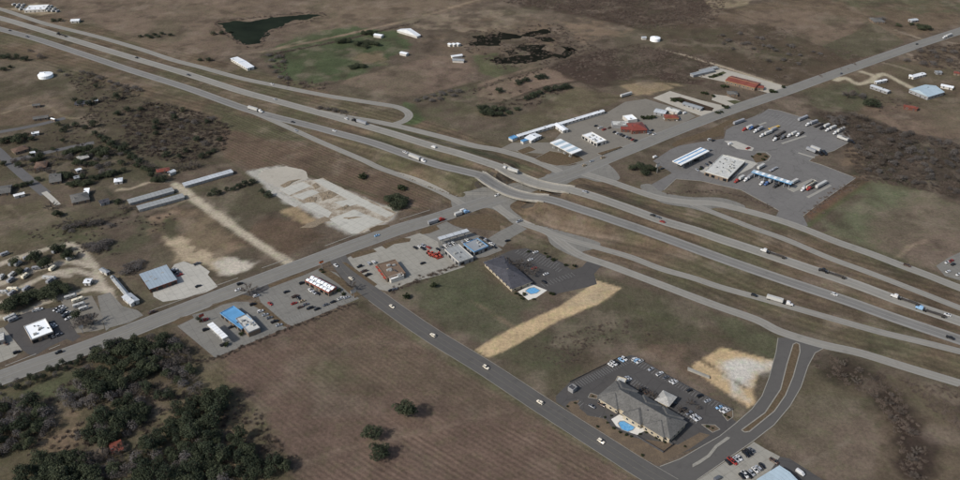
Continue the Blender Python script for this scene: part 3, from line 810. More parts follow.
# ---------------------------------------------------------------- ponds
def sheet(name, poly, z, mat, kind='structure', parent=None, uvang=0.0, flat=True):
    """a flat sheet over a plan polygon (world points)"""
    mb = MB()
    pts = [(p[0], p[1]) for p in poly]
    n = len(pts)
    if sum(pts[i][0] * pts[(i + 1) % n][1] - pts[(i + 1) % n][0] * pts[i][1] for i in range(n)) < 0: pts.reverse()
    from mathutils.geometry import tessellate_polygon
    tri = tessellate_polygon([[Vector((p[0], p[1], 0)) for p in pts]])
    zz = lambda x, y: z + (float(height(x, y)[0]) if not flat else 0)
    fs = []
    for t in tri:
        a, b, c = [pts[i] for i in t]
        if (b[0] - a[0]) * (c[1] - a[1]) - (b[1] - a[1]) * (c[0] - a[0]) < 0: t = (t[0], t[2], t[1])
        fs.append(tuple(t))
    mb.add([(p[0], p[1], zz(*p)) for p in pts], fs)
    ca, sa = math.cos(uvang), math.sin(uvang)
    mb.uv = [(p[0] * ca + p[1] * sa, -p[0] * sa + p[1] * ca) for p in pts]
    o = mb.build(name, mat, parent)
    if kind and parent is None: o['kind'] = kind
    return o
def rounded(px, step=3.0):
    w = gpoly(px); P = [w[-1]] + w + w[:2]
    out = []
    for i in range(1, len(P) - 2):
        a, b, c, d = P[i - 1], P[i], P[i + 1], P[i + 2]
        n = max(1, int((c - b).length / step))
        for k in range(n):
            t = k / n
            out.append(.5 * (2 * b + (c - a) * t + (2 * a - 5 * b + 4 * c - d) * t * t + (3 * b - a - 3 * c + d) * t ** 3))
    return out
def frayed(px, amp, seed, step=5.0):
    w = gpoly(px); w.append(w[0])
    L = []
    for a, b in zip(w[:-1], w[1:]):
        n = max(1, int((b - a).length / step))
        L += [a.lerp(b, k / n) for k in range(n)]
    x = np.array([p.x for p in L]); y = np.array([p.y for p in L])
    dx, dy = fbm(x, y, 16, seed) * amp, fbm(x, y, 16, seed + 9) * amp
    return list(zip(x + dx, y + dy))
for k, (px, sd) in enumerate((([(232, 22), (262, 19), (300, 15), (322, 15.5), (310, 19), (286, 24), (268, 30), (262, 38), (258, 45), (244, 43), (236, 38), (225, 30), (218, 24)], 5),
                   ([(468, 36), (490, 34), (512, 34), (530, 30), (548, 26), (549, 31), (540, 36), (520, 38), (505, 42), (500, 46), (485, 48), (470, 46)], 15),
                   ([(520, 46), (545, 45), (552, 52), (575, 52), (572, 55), (548, 58), (530, 62), (505, 65), (492, 61), (496, 58), (520, 57), (528, 52)], 25))):
    sheet('pond', frayed(px, 5 if k == 0 else 9, sd, 3.0), .05, 'pond_water' if k == 0 else 'dark_pond')
for k, px in enumerate(([(535, 38), (548, 36), (556, 41), (545, 43)], [(556, 47), (572, 46), (580, 50), (566, 51)], [(505, 52), (516, 50), (520, 54), (508, 56)])):
    sheet('pond', frayed(px, 4, 70 + k, 3.0), .05, 'dark_pond')

# ---------------------------------------------------------------- roads
def ribbon(name, L, width, mat, z=.05, parent=None, off=0.0, zline=False, kind='structure', i0=0, i1=None, cross=4):
    """paving along a line; ZLINE: heights come from the line, else the ground's"""
    t, nrm, s = frame_of(L)
    sl = slice(i0, i1)
    Lc, nc, sc_ = L[sl], nrm[sl], s[sl]
    us = np.linspace(-width / 2, width / 2, cross + 1)
    mb = MB(); uv = []
    for i in range(len(Lc)):
        for u in us:
            x, y = Lc[i, 0] + nc[i, 0] * (u + off), Lc[i, 1] + nc[i, 1] * (u + off)
            mb.v.append((x, y, Lc[i, 2] + z)); uv.append((u + off, sc_[i]))
    if not zline:
        q = np.array(mb.v); hq = height(q[:, 0], q[:, 1]); q[:, 2] = hq + z + np.clip(hq * 2, 0, .16)
        mb.v = [tuple(p) for p in q]
    n = cross + 1
    for i in range(len(Lc) - 1):
        for j in range(cross):
            a = i * n + j
            mb.f.append((a, a + n, a + n + 1, a + 1)); mb.mi.append(0)
    mb.uv = uv
    o = mb.build(name, mat, parent)
    if parent is None and kind: o['kind'] = kind
    return o
def markings(road, L, lines, z, zline=False):
    """lines: (offset, width, material, dash length or 0, gap)"""
    t, nrm, s = frame_of(L)
    for off, w, mat, dash, gap in lines:
        if not dash:
            ribbon('edge_line', L, w, mat, z, road, off, zline, cross=1); continue
        mb = MB()
        S0 = 0.0
        fx = lambda q, c: np.interp(q, s, c)
        while S0 + dash < s[-1]:
            vs = []
            for q in (S0, S0 + dash):
                c = (fx(q, L[:, 0]), fx(q, L[:, 1]), fx(q, L[:, 2])); nv = (fx(q, nrm[:, 0]), fx(q, nrm[:, 1]))
                for u in (off - w / 2, off + w / 2):
                    x, y = c[0] + nv[0] * u, c[1] + nv[1] * u
                    vs.append((x, y, c[2] + z))
            mb.add(vs, [(0, 2, 3, 1)])
            S0 += dash + gap
        if not zline and mb.v:
            q = np.array(mb.v); hq = height(q[:, 0], q[:, 1]); q[:, 2] = hq + z + np.clip(hq * 2, 0, .16)
            mb.v = [tuple(p) for p in q]
        mb.build('lane_dashes', mat, road)
WL, YL = 'white_line', 'yellow_line'
hf = ribbon('highway_far_carriageway', HW_FAR, 11.0, 'concrete_road', .09, zline=True)
markings(hf, HW_FAR, [(-3.7, .2, YL, 0, 0), (3.7, .2, WL, 0, 0), (0, .2, WL, 3, 9)], .105, True)
hn = ribbon('highway_near_carriageway', HW_NEAR, 11.0, 'worn_asphalt', .09, zline=True)
markings(hn, HW_NEAR, [(3.7, .2, YL, 0, 0), (-3.7, .2, WL, 0, 0), (0, .2, WL, 3, 9)], .105, True)
cr = ribbon('cross_road', CROSS, 15.4, 'cross_asphalt', .06)
markings(cr, CROSS, [(-7.0, .2, WL, 0, 0), (7.0, .2, WL, 0, 0), (-1.9, .2, YL, 0, 0), (1.9, .2, YL, 0, 0), (-4.4, .2, WL, 3, 9), (4.4, .2, WL, 3, 9)], .075)
for nm, L, w, mt, z in (('frontage_road', FRONT_FAR_W, 8.0, 'ramp_concrete', .045), ('frontage_road', FRONT_FAR_M, 8.5, 'ramp_concrete', .05), ('slip_ramp', RAMP_NEAR_W, 6.6, 'ramp_concrete', .045),
                     ('frontage_road', FRONT_NEAR, 7.6, 'ramp_concrete', .045), ('slip_ramp', RAMP_NEAR_E, 6.4, 'ramp_concrete', .05), ('frontage_road', FRONT_FAR_E, 8.6, 'ramp_concrete', .05),
                     ('slip_ramp', RAMP_FAR_E, 6.4, 'ramp_concrete', .045)):
    o = ribbon(nm, L, w, mt, z)
    markings(o, L, [(w / 2 - .6, .15, WL, 0, 0), (-w / 2 + .6, .15, WL, 0, 0), (0, .15, YL, 3, 9)], z + .02)
sr = ribbon('side_road', SIDE, 12.6, 'side_asphalt', .05)
markings(sr, SIDE, [(-1.8, .08, YL, 0, 0), (1.8, .08, YL, 0, 0)], .065)
for sg in (-1, 1):
    t_, n_, s_ = frame_of(SIDE)
    Lk = SIDE.copy(); Lk[:, 0] += n_[:, 0] * 6.5 * sg; Lk[:, 1] += n_[:, 1] * 6.5 * sg
    ribbon('kerb', Lk[14:], .3, 'kerb_concrete', .15, sr, cross=1)
# paved corners where the roads meet
for px, mt, z in (([(452, 198), (470, 193), (500, 186), (520, 183), (528, 194), (510, 206), (524, 220), (514, 224), (500, 213), (486, 208), (466, 214), (455, 212)], 'grey_lot', .04),
                  ([(540, 160), (566, 166), (600, 160), (620, 178), (600, 182), (580, 178), (560, 186), (545, 176), (552, 172)], 'grey_lot', .04),
                  ([(640, 187), (650, 184), (662, 192), (690, 197), (722, 198), (745, 206), (738, 211), (722, 208), (714, 208), (708, 211), (716, 215), (690, 208), (660, 202)], 'grey_lot', .035),
                  ([(540, 226), (565, 232), (600, 243), (590, 250), (582, 252), (590, 262), (570, 255), (552, 245), (547, 236)], 'grey_lot', .035)):
    sheet('junction_paving', rounded(px), z, mt, flat=False)
# boulevard with a planted median, bottom right
BLV = [(640, 462), (660, 466.5), (680, 459), (720, 436), (735, 424), (752, 409), (762, 396), (769, 378), (776, 352), (778, 338), (800, 336), (826, 347), (815, 353), (808, 366), (801, 387), (790, 406), (774, 425), (752, 442), (697, 480), (676, 494), (655, 494)]
bl = sheet('boulevard', gpoly(BLV), .04, 'side_asphalt')
def kerb_line(px, parent, closed=False, w=.45, h=.16, z=.0, mat='kerb_concrete', name='kerb', world=None):
    L = world or gpoly(px)
    L = [Vector((p[0], p[1], 0)) for p in L]
    if closed: L.append(L[0])
    mb = MB()
    for a, b in zip(L[:-1], L[1:]):
        d = (b - a).normalized(); n = Vector((-d.y, d.x, 0)) * w / 2
        mb.add([(*(a - n).xy, z), (*(a + n).xy, z), (*(b + n).xy, z), (*(b - n).xy, z), (*(a - n).xy, z + h), (*(a + n).xy, z + h), (*(b + n).xy, z + h), (*(b - n).xy, z + h)],
               [(4, 7, 6, 5), (0, 4, 5, 1), (2, 6, 7, 3), (1, 5, 6, 2), (0, 3, 7, 4)])
    return mb.build(name, mat, parent)
kerb_line(BLV[1:10], bl); kerb_line(BLV[11:19], bl)
MED = zoomed(690, 330, 3.2, [(165, 320), (240, 265), (290, 190), (310, 110), (330, 46), (340, 41), (350, 46), (352, 70), (330, 150), (305, 210), (270, 260), (190, 325), (175, 327)])
md = sheet('planted_median', gpoly(MED), .12, 'verge_soil')
kerb_line(MED, md, True, .6, .2)
NRW = zoomed(700, 430, 8, [(0, 240), (60, 200), (120, 125), (215, 55), (240, 62), (235, 72), (140, 138), (80, 215), (0, 270), (-60, 300), (-60, 275)])
mb = MB(); mb.prism([(p.x, p.y) for p in gpoly(NRW)], .03, .22)
tag(mb.build('concrete_median', 'kerb_concrete'), kind='structure')

# the two overpass bridges
def bridge(L, A, B, label):
    ux, uy = (B - A).xy.normalized()
    s = (L[:, 0] - A.x) * ux + (L[:, 1] - A.y) * uy
    ln = (B - A).xy.length
    k = np.where((s > -3) & (s < ln + 3))[0]
    K = L[max(0, k[0] - 1):k[-1] + 2]
    t, nrm, _ = frame_of(K)
    root = empty('overpass_bridge', (0, 0, 0))
    def strip(name, u0, u1, zb, zt, mat):
        mb = MB()
        rings = []
        for i in range(len(K)):
            p = lambda u, z: (K[i, 0] + nrm[i, 0] * u, K[i, 1] + nrm[i, 1] * u, K[i, 2] + z)
            rings.append([p(u0, zb), p(u1, zb), p(u1, zt), p(u0, zt)])
        mb.loft(rings)
        return mb.build(name, mat, root)
    strip('deck', -6.3, 6.3, -.95, .03, 'structure_concrete')
    for sg in (-1, 1):
        strip('parapet', sg * 6.15 - .22, sg * 6.15 + .22, .035, .95, 'structure_concrete')
    for q in (.33, .67):
        i = int(q * len(K))
        mb = MB()
        zt = K[i, 2] - .96
        for u in (-4, 0, 4):
            x, y = K[i, 0] + nrm[i, 0] * u, K[i, 1] + nrm[i, 1] * u
            mb.cyl((x, y), .5, -.1, zt - .5, 10)
        a = [(K[i, 0] + nrm[i, 0] * u + t[i, 0] * v, K[i, 1] + nrm[i, 1] * u + t[i, 1] * v) for u, v in ((-5.5, -.6), (5.5, -.6), (5.5, .6), (-5.5, .6))]
        mb.prism(a, zt - .5, zt)
        mb.build('pier', 'structure_concrete', root)
    for P in (A, B):
        # paved slope in front of each abutment
        d = (B - A).xy.normalized() * (1 if P is A else -1)
        n = Vector((-d.y, d.x))
        mb = MB(); vs = []
        es, us = np.linspace(.3, 12.5, 7), np.linspace(-12, 12, 9)
        for e in es:
            for u in us:
                q = P.xy + d * e + n * u; vs.append((q.x, q.y, float(height(q.x, q.y)[0]) + .12))
        mb.add(vs, [(i * 9 + j, i * 9 + j + 1, i * 9 + j + 10, i * 9 + j + 9) for i in range(6) for j in range(8)])
        mb.build('slope_paving', 'shaded_slope_concrete', root)
    return tag(root, label, 'bridge', 'highway overpass bridges')
bridge(HW_NEAR, NA, NB, 'concrete overpass bridge carrying the nearer highway carriageway over the cross road')
bridge(HW_FAR, FA, FB, 'concrete overpass bridge carrying the farther highway carriageway over the cross road')
# ---------------------------------------------------------------- paved yards and car parks
def lot(px, mat, z=.03, kerb=False, name='parking_lot', uvdir=None):
    w = gpoly(px)
    ang = gdir(px[0][0], px[0][1], *(uvdir or (20, -7)))
    o = sheet(name, w, z, mat, uvang=ang)
    if kerb: kerb_line(px, o, True, .35, .15, .0)
    return o
shop_lot = lot(zoomed(90, 230, 4.8, [(300, 290), (405, 240), (380, 200), (405, 165), (450, 150), (490, 165), (520, 160), (575, 200), (565, 215), (606, 262), (612, 272), (560, 298), (435, 332), (350, 345), (305, 320)]), 'pale_concrete')
fast_lot = lot(zoomed(0, 300, 9.6, [(40, 262), (150, 152), (330, 102), (590, 60), (640, 140), (745, 330), (780, 345), (700, 400), (640, 372), (470, 452), (330, 540), (270, 520), (215, 480)]), 'dark_asphalt', .028)
lot(zoomed(0, 300, 9.6, [(-200, 340), (-60, 290), (32, 262), (212, 480), (150, 540), (-200, 680)]), 'yard_concrete', .03)
lot(zoomed(0, 230, 4.36, [(425, 288), (480, 272), (535, 332), (600, 350), (625, 372), (560, 405), (480, 425), (462, 440), (440, 362)]), 'grey_lot', .03)
lot(zoomed(0, 230, 4.36, [(262, 302), (400, 286), (440, 360), (455, 430), (420, 440), (330, 450), (300, 380)]), 'rough_gravel', .024)
gas_lot = lot(zoomed(160, 250, 4.36, [(75, 332), (145, 298), (130, 285), (225, 262), (270, 240), (330, 226), (385, 226), (420, 250), (555, 340), (520, 352), (240, 470)]), 'grey_lot', .03)
burger_lot = lot(zoomed(160, 250, 4.36, [(425, 195), (480, 165), (640, 105), (700, 78), (770, 100), (868, 212), (575, 332), (545, 318), (440, 228)]), 'grey_lot', .034)
lot(zoomed(160, 250, 4.36, [(355, 190), (470, 150), (500, 168), (430, 205), (370, 200)]), 'dark_asphalt', .02)
grill_lot = lot(zoomed(340, 200, 4.8, [(-10, 300), (55, 268), (160, 235), (300, 185), (385, 158), (470, 200), (480, 250), (560, 290), (600, 320), (480, 360), (320, 400), (240, 440), (190, 430), (100, 370)]), 'yard_concrete', .03)
fuel_lot = lot(zoomed(340, 200, 4.8, [(385, 158), (440, 132), (512, 103), (545, 122), (600, 142), (650, 165), (720, 190), (780, 240), (700, 272), (670, 277), (560, 290), (480, 250), (470, 200)]), 'grey_lot', .027)
lot([(484, 241), (500, 231), (516, 223), (527, 229), (511, 238), (503, 247)], 'grey_lot', .022)
inn_lot = lot([(492, 258.5), (512, 250), (526, 248), (540, 253), (562, 262.5), (572, 270), (582, 267), (590, 258), (601, 266), (594, 274), (597, 284), (588, 287), (556, 294), (530, 285)], 'dark_asphalt', .026)
hotel_lot = lot([(556, 396), (570, 382), (624, 357), (631, 355), (733, 410), (731, 418), (738, 423), (716, 440), (700, 447), (650, 463), (600, 430), (556, 402)], 'dark_asphalt', .03)
tyre_lot = lot(zoomed(700, 430, 8, [(-120, 470), (190, 262), (385, 130), (430, 95), (520, 150), (640, 212), (560, 330), (560, 560), (-120, 560)]), 'yard_concrete', .03, uvdir=(20, -13))
lot(zoomed(700, 430, 8, [(640, 212), (720, 230), (1000, 410), (1000, 560), (560, 560), (560, 330)]), 'dark_asphalt', .028)
truck_lot = lot([(649, 186), (672, 173), (653, 161), (669.6, 150), (678, 146), (700, 142), (724, 138.5), (726, 130), (742, 121), (760, 114), (768, 109), (779, 110.5), (812, 120), (844, 130), (853, 140), (833.5, 151),
                 (815, 156), (809, 161), (822, 165), (855.7, 178), (822.6, 201), (803, 216), (808, 226), (795, 228), (776, 216), (779, 210.6), (741, 190), (701, 181), (676, 179), (664, 190), (655, 195), (642, 190)], 'truck_asphalt', .03)
kerb_line([(809, 161), (822, 165), (855.7, 178), (822.6, 201), (803, 216)], truck_lot); kerb_line([(768, 109), (779, 110.5), (844, 130), (853, 140), (833.5, 151), (815, 156), (809, 161)], truck_lot)
kerb_line([(779, 210.6), (741, 190), (701, 181), (676, 179), (664, 190)], truck_lot)
for a_ in ([(699, 171), (727, 155), (758, 163), (752, 168), (725, 181), (714, 178)], [(724, 141), (736, 141), (754, 148), (752, 151), (737, 149)]):
    lot(a_, 'pale_concrete', .05, name='pavement')
kerb_line([(756, 152), (766, 152), (771, 156), (768, 161), (757, 165)], truck_lot, False, .8)
lot([(757, 153), (765, 153), (770, 156.5), (766, 160.5), (756, 163), (752, 157)], 'verge_soil', .05, name='planting_bed')
strip_lot = lot(zoomed(500, 80, 4.8, [(5, 328), (60, 300), (250, 300), (330, 212), (520, 152), (600, 105), (700, 90), (790, 118), (900, 150), (940, 175), (768, 262), (470, 372), (385, 405), (330, 395), (270, 360), (180, 352), (100, 348)]), 'rough_gravel', .024)
for a_ in ([(80, 340), (140, 318), (175, 335), (110, 358)], [(165, 378), (240, 340), (380, 365), (405, 385), (330, 408), (270, 412), (200, 395)], [(465, 352), (580, 318), (592, 325), (490, 364)]):
    lot(zoomed(500, 80, 4.8, a_), 'verge_soil', .06, True, name='planting_bed')
lot([(653, 98), (670, 91), (700, 100), (733, 108), (707, 118), (690, 112)], 'gravel', .026)
lot([(670, 98), (680, 97), (714, 108), (712, 111), (700, 110), (684, 104)], 'hedge_soil', .04, name='planting_bed')
lot(zoomed(640, 60, 6, [(300, 85), (430, 35), (560, 70), (880, 160), (920, 165), (790, 205), (740, 190), (500, 130), (330, 95)]), 'gravel', .026)
lot(zoomed(640, 60, 6, [(440, 205), (520, 215), (640, 262), (560, 290), (500, 265), (430, 240)]), 'gravel', .026)
lot(zoomed(640, 60, 6, [(520, 245), (570, 240), (630, 255), (580, 272)]), 'lawn', .04, name='planting_bed')
lot(zoomed(640, 60, 6, [(410, 100), (500, 68), (520, 78), (440, 110)]), 'lawn', .04, name='planting_bed')
lot([(936, 266), (948, 258), (975, 245), (990, 275), (965, 282), (945, 276)], 'grey_lot', .03)
# verge strips between yards and the cross road
for a_ in (zoomed(160, 250, 4.36, [(215, 250), (230, 236), (300, 215), (370, 195), (400, 205), (385, 218), (320, 222), (250, 242)]), zoomed(160, 250, 4.36, [(470, 155), (560, 120), (625, 98), (632, 106), (560, 135), (480, 165)]),
           zoomed(160, 250, 4.36, [(50, 318), (90, 292), (140, 284), (148, 296), (80, 325)]), zoomed(160, 250, 4.36, [(395, 235), (415, 222), (440, 232), (555, 325), (540, 335), (440, 262)]),
           zoomed(160, 250, 4.36, [(690, 90), (720, 78), (800, 130), (870, 195), (850, 210), (780, 150)]),
           zoomed(340, 200, 4.8, [(200, 220), (215, 208), (300, 182), (340, 185), (335, 200), (260, 212), (220, 235)]), zoomed(340, 200, 4.8, [(50, 268), (70, 252), (160, 236), (178, 248), (100, 270), (62, 280)]),
           zoomed(340, 200, 4.8, [(380, 158), (400, 138), (460, 122), (480, 140), (430, 160), (395, 165)]), zoomed(340, 200, 4.8, [(520, 108), (560, 90), (620, 75), (700, 65), (768, 110), (768, 150), (680, 140), (560, 125)]),
           zoomed(340, 200, 4.8, [(10, 300), (30, 300), (180, 405), (165, 415), (60, 340)]),
           zoomed(240, 150, 4.8, [(620, 378), (660, 362), (715, 358), (720, 368), (680, 385), (630, 395)]),
           zoomed(580, 90, 4.8, [(440, 262), (470, 240), (600, 200), (700, 150), (740, 135), (760, 145), (690, 180), (690, 220), (600, 230), (500, 255), (460, 275)])):
    lot(a_, 'verge_soil', .062, name='planting_bed')
demo = sheet('broken_slab', frayed(zoomed(240, 150, 4.8, [(185, 188), (300, 150), (395, 138), (560, 215), (745, 305), (700, 345), (610, 375), (560, 402), (535, 404), (430, 330), (350, 285), (270, 245)]), 1.6, 3, 3), .03, 'broken_concrete', uvang=gdir(330, 200, 20, 9))
sheet('concrete_pad', frayed(zoomed(240, 150, 4.8, [(150, 205), (170, 195), (285, 262), (265, 275)]), .8, 4, 3), .035, 'pale_concrete')
sheet('concrete_pad', frayed(zoomed(240, 150, 4.8, [(520, 350), (590, 320), (650, 370), (610, 395), (560, 402)]), 2, 5, 3), .045, 'broken_concrete')
sheet('gravel_spread', frayed(zoomed(240, 150, 4.8, [(95, 120), (130, 95), (230, 73), (290, 95), (335, 140), (300, 150), (190, 185), (130, 150)]), 2, 6, 3), .028, 'gravel')
for i_, pp in enumerate(([(190, 190), (300, 152), (345, 172), (238, 220)], [(352, 146), (395, 139), (742, 306), (704, 324), (560, 258), (430, 192)], [(428, 332), (545, 285), (598, 306), (690, 346), (610, 374), (562, 402), (536, 404)],
                        [(290, 262), (345, 246), (440, 300), (422, 326)], [(250, 222), (345, 190), (380, 205), (300, 240)], [(455, 250), (520, 238), (560, 262), (500, 278)])):
    sheet('concrete_pad', frayed(zoomed(240, 150, 4.8, pp), .5, 80 + i_, 2.5), .05 + .004 * i_, 'slab_concrete', uvang=gdir(330, 200, 20, 9))
def mound(px, hgt, seed, mat, name='rubble_mound', label=None):
    w = frayed(px, 2.4, seed, 2.0)
    cx, cy = sum(p[0] for p in w) / len(w), sum(p[1] for p in w) / len(w)
    r_ = random.Random(seed); mb = MB(); n = len(w)
    vs = [(p[0], p[1], .01) for p in w]
    for f, hh in ((.75, .55), (.45, .9)):
        vs += [(cx + (p[0] - cx) * f * r_.uniform(.85, 1.1), cy + (p[1] - cy) * f * r_.uniform(.85, 1.1), hgt * .55 * hh * r_.uniform(.2, 1.3)) for p in w]
    vs.append((cx, cy, hgt * .5))
    fs = [(k * n + i, k * n + (i + 1) % n, (k + 1) * n + (i + 1) % n, (k + 1) * n + i) for k in range(2) for i in range(n)] + [(2 * n + i, 2 * n + (i + 1) % n, 3 * n) for i in range(n)]
    mb.add(vs, fs)
    return tag(mb.build(name, mat), label, 'rubble')
for i_, (a_, h__, t_) in enumerate((([(305, 235), (325, 222), (365, 222), (358, 248), (330, 252)], 1.2, 'brown rubble heap at the near corner of the cleared slab'),
                  ([(370, 210), (420, 196), (470, 215), (440, 235), (395, 245)], 1.0, 'wide tan rubble heap in the middle of the cleared slab'),
                  ([(460, 288), (520, 265), (545, 272), (500, 292)], 1.1, 'narrow dark rubble ridge on the cleared slab'),
                  ([(490, 325), (560, 318), (590, 322), (510, 335)], .8, 'thin brown rubble strip nearest the cross road'),
                  ([(340, 168), (360, 162), (385, 178), (360, 184)], .9, 'small brown rubble heap at the far end of the slab'),
                  ([(195, 165), (240, 145), (290, 140), (250, 168), (205, 178)], .9, 'dark scrubby earth heap on the gravel at the slab end'),
                  ([(280, 370), (300, 345), (400, 320), (430, 345), (360, 362)], .6, 'tan rubble spread beside the cleared slab'))):
    mound(zoomed(240, 150, 4.8, a_), h__, 30 + i_, 'rubble', label=t_)
def stripes(parent, px0, px1, n, depth, mat='white_line', z=.045, dirpx=None):
    """stall lines from px0 to px1, each DEPTH metres long to the left of that line"""
    a, b = G(*px0), G(*px1); d = (b - a).normalized(); nr = Vector((-d.y, d.x, 0)) * depth
    mb = MB()
    for k in range(n + 1):
        p = a.lerp(b, k / n); e = d * .09
        mb.add([(*(p - e).xy, z), (*(p + e).xy, z), (*(p + e + nr).xy, z), (*(p - e + nr).xy, z)], [(0, 1, 2, 3)] if depth > 0 else [(0, 3, 2, 1)])
    return mb.build('stall_lines', mat, parent)
stripes(hotel_lot, (573, 383), (623, 359), 22, -5.2); stripes(hotel_lot, (633, 357), (730, 409), 36, -5.2); stripes(hotel_lot, (628, 376), (648, 387), 8, -5); stripes(hotel_lot, (682, 409), (700, 419), 7, -5)
stripes(hotel_lot, (573, 404), (600, 421), 10, 5)
stripes(inn_lot, (515, 253), (558, 272), 16, 5); stripes(inn_lot, (528, 249.5), (560, 263), 12, -5); stripes(inn_lot, (545, 287), (575, 276), 10, 5)
stripes(burger_lot, (290, 322), (355, 299), 24, 5); stripes(burger_lot, (270, 302), (300, 288), 8, 5); stripes(gas_lot, (252, 304), (284, 326), 12, 5)
stripes(tyre_lot, (722, 464), (754, 446), 14, -5); stripes(tyre_lot, (738, 478), (766, 460), 12, -5); stripes(fast_lot, (55, 308), (70, 318), 9, 5)
stripes(shop_lot, (168, 290), (178, 276), 5, 5); stripes(truck_lot, (764, 110), (806, 122), 12, -20); stripes(truck_lot, (810, 160), (834, 151), 8, 20); stripes(strip_lot, (592, 118), (640, 134), 18, 5)
kl = [([(5, 366), (36, 354)]), ([(49, 349.5), (60, 345)]), ([(117, 325), (139, 316.5)]), ([(150, 311), (178, 301), (206, 291)]), ([(215, 286), (238, 278)]), ([(262, 268), (288, 259)]), ([(325, 246), (352, 236)]), ([(400, 219.5), (430, 210)])]
for k_ in kl: kerb_line(k_, cr, False, .6, .15)

# ---------------------------------------------------------------- buildings
WIN = MB().box(-.7, .7, -.05, .05, -.6, .6).mesh('window', 'glass')
FRM = MB().box(-.82, .82, -.03, .03, -.72, .72).mesh('window_frame', 'white_wall')
DOOR = MB().box(-.55, .55, -.06, .06, 0, 2.15).mesh('door', 'dark_vent')
GLZ = MB().box(-1.6, 1.6, -.06, .06, -1.1, 1.1).mesh('shop_window', 'glass')
UNIT = MB().box(-.9, .9, -.7, .7, 0, .9, 0, (.08, .08)).box(-.5, .5, -.5, .5, .9, 1.05).mesh('rooftop_unit', 'rooftop_unit')
VENT = MB().cyl((0, 0), .35, 0, .6, 8).cyl((0, 0), .5, .6, .8, 8).mesh('roof_vent', 'dark_vent')
def rect_from(p0, p1, p2, h):
    a, b, c = G(*p0, h), G(*p1, h), G(*p2, h)
    ux = (b - a).xy; L = ux.length; ux.normalize()
    uy = Vector((-ux.y, ux.x))
    d = (c - a).xy.dot(uy)
    ctr = a.xy + ux * L / 2 + uy * d / 2
    return ctr, L, abs(d), math.atan2(ux.y, ux.x)
def facing(ctr, rz, ang):
    """does the local side with outward direction ANG face the viewpoint's half of the plan?"""
    n = Vector((math.cos(rz + ang), math.sin(rz + ang))); return n.dot(Vector((-ctr[0], -ctr[1])).normalized()) > .15
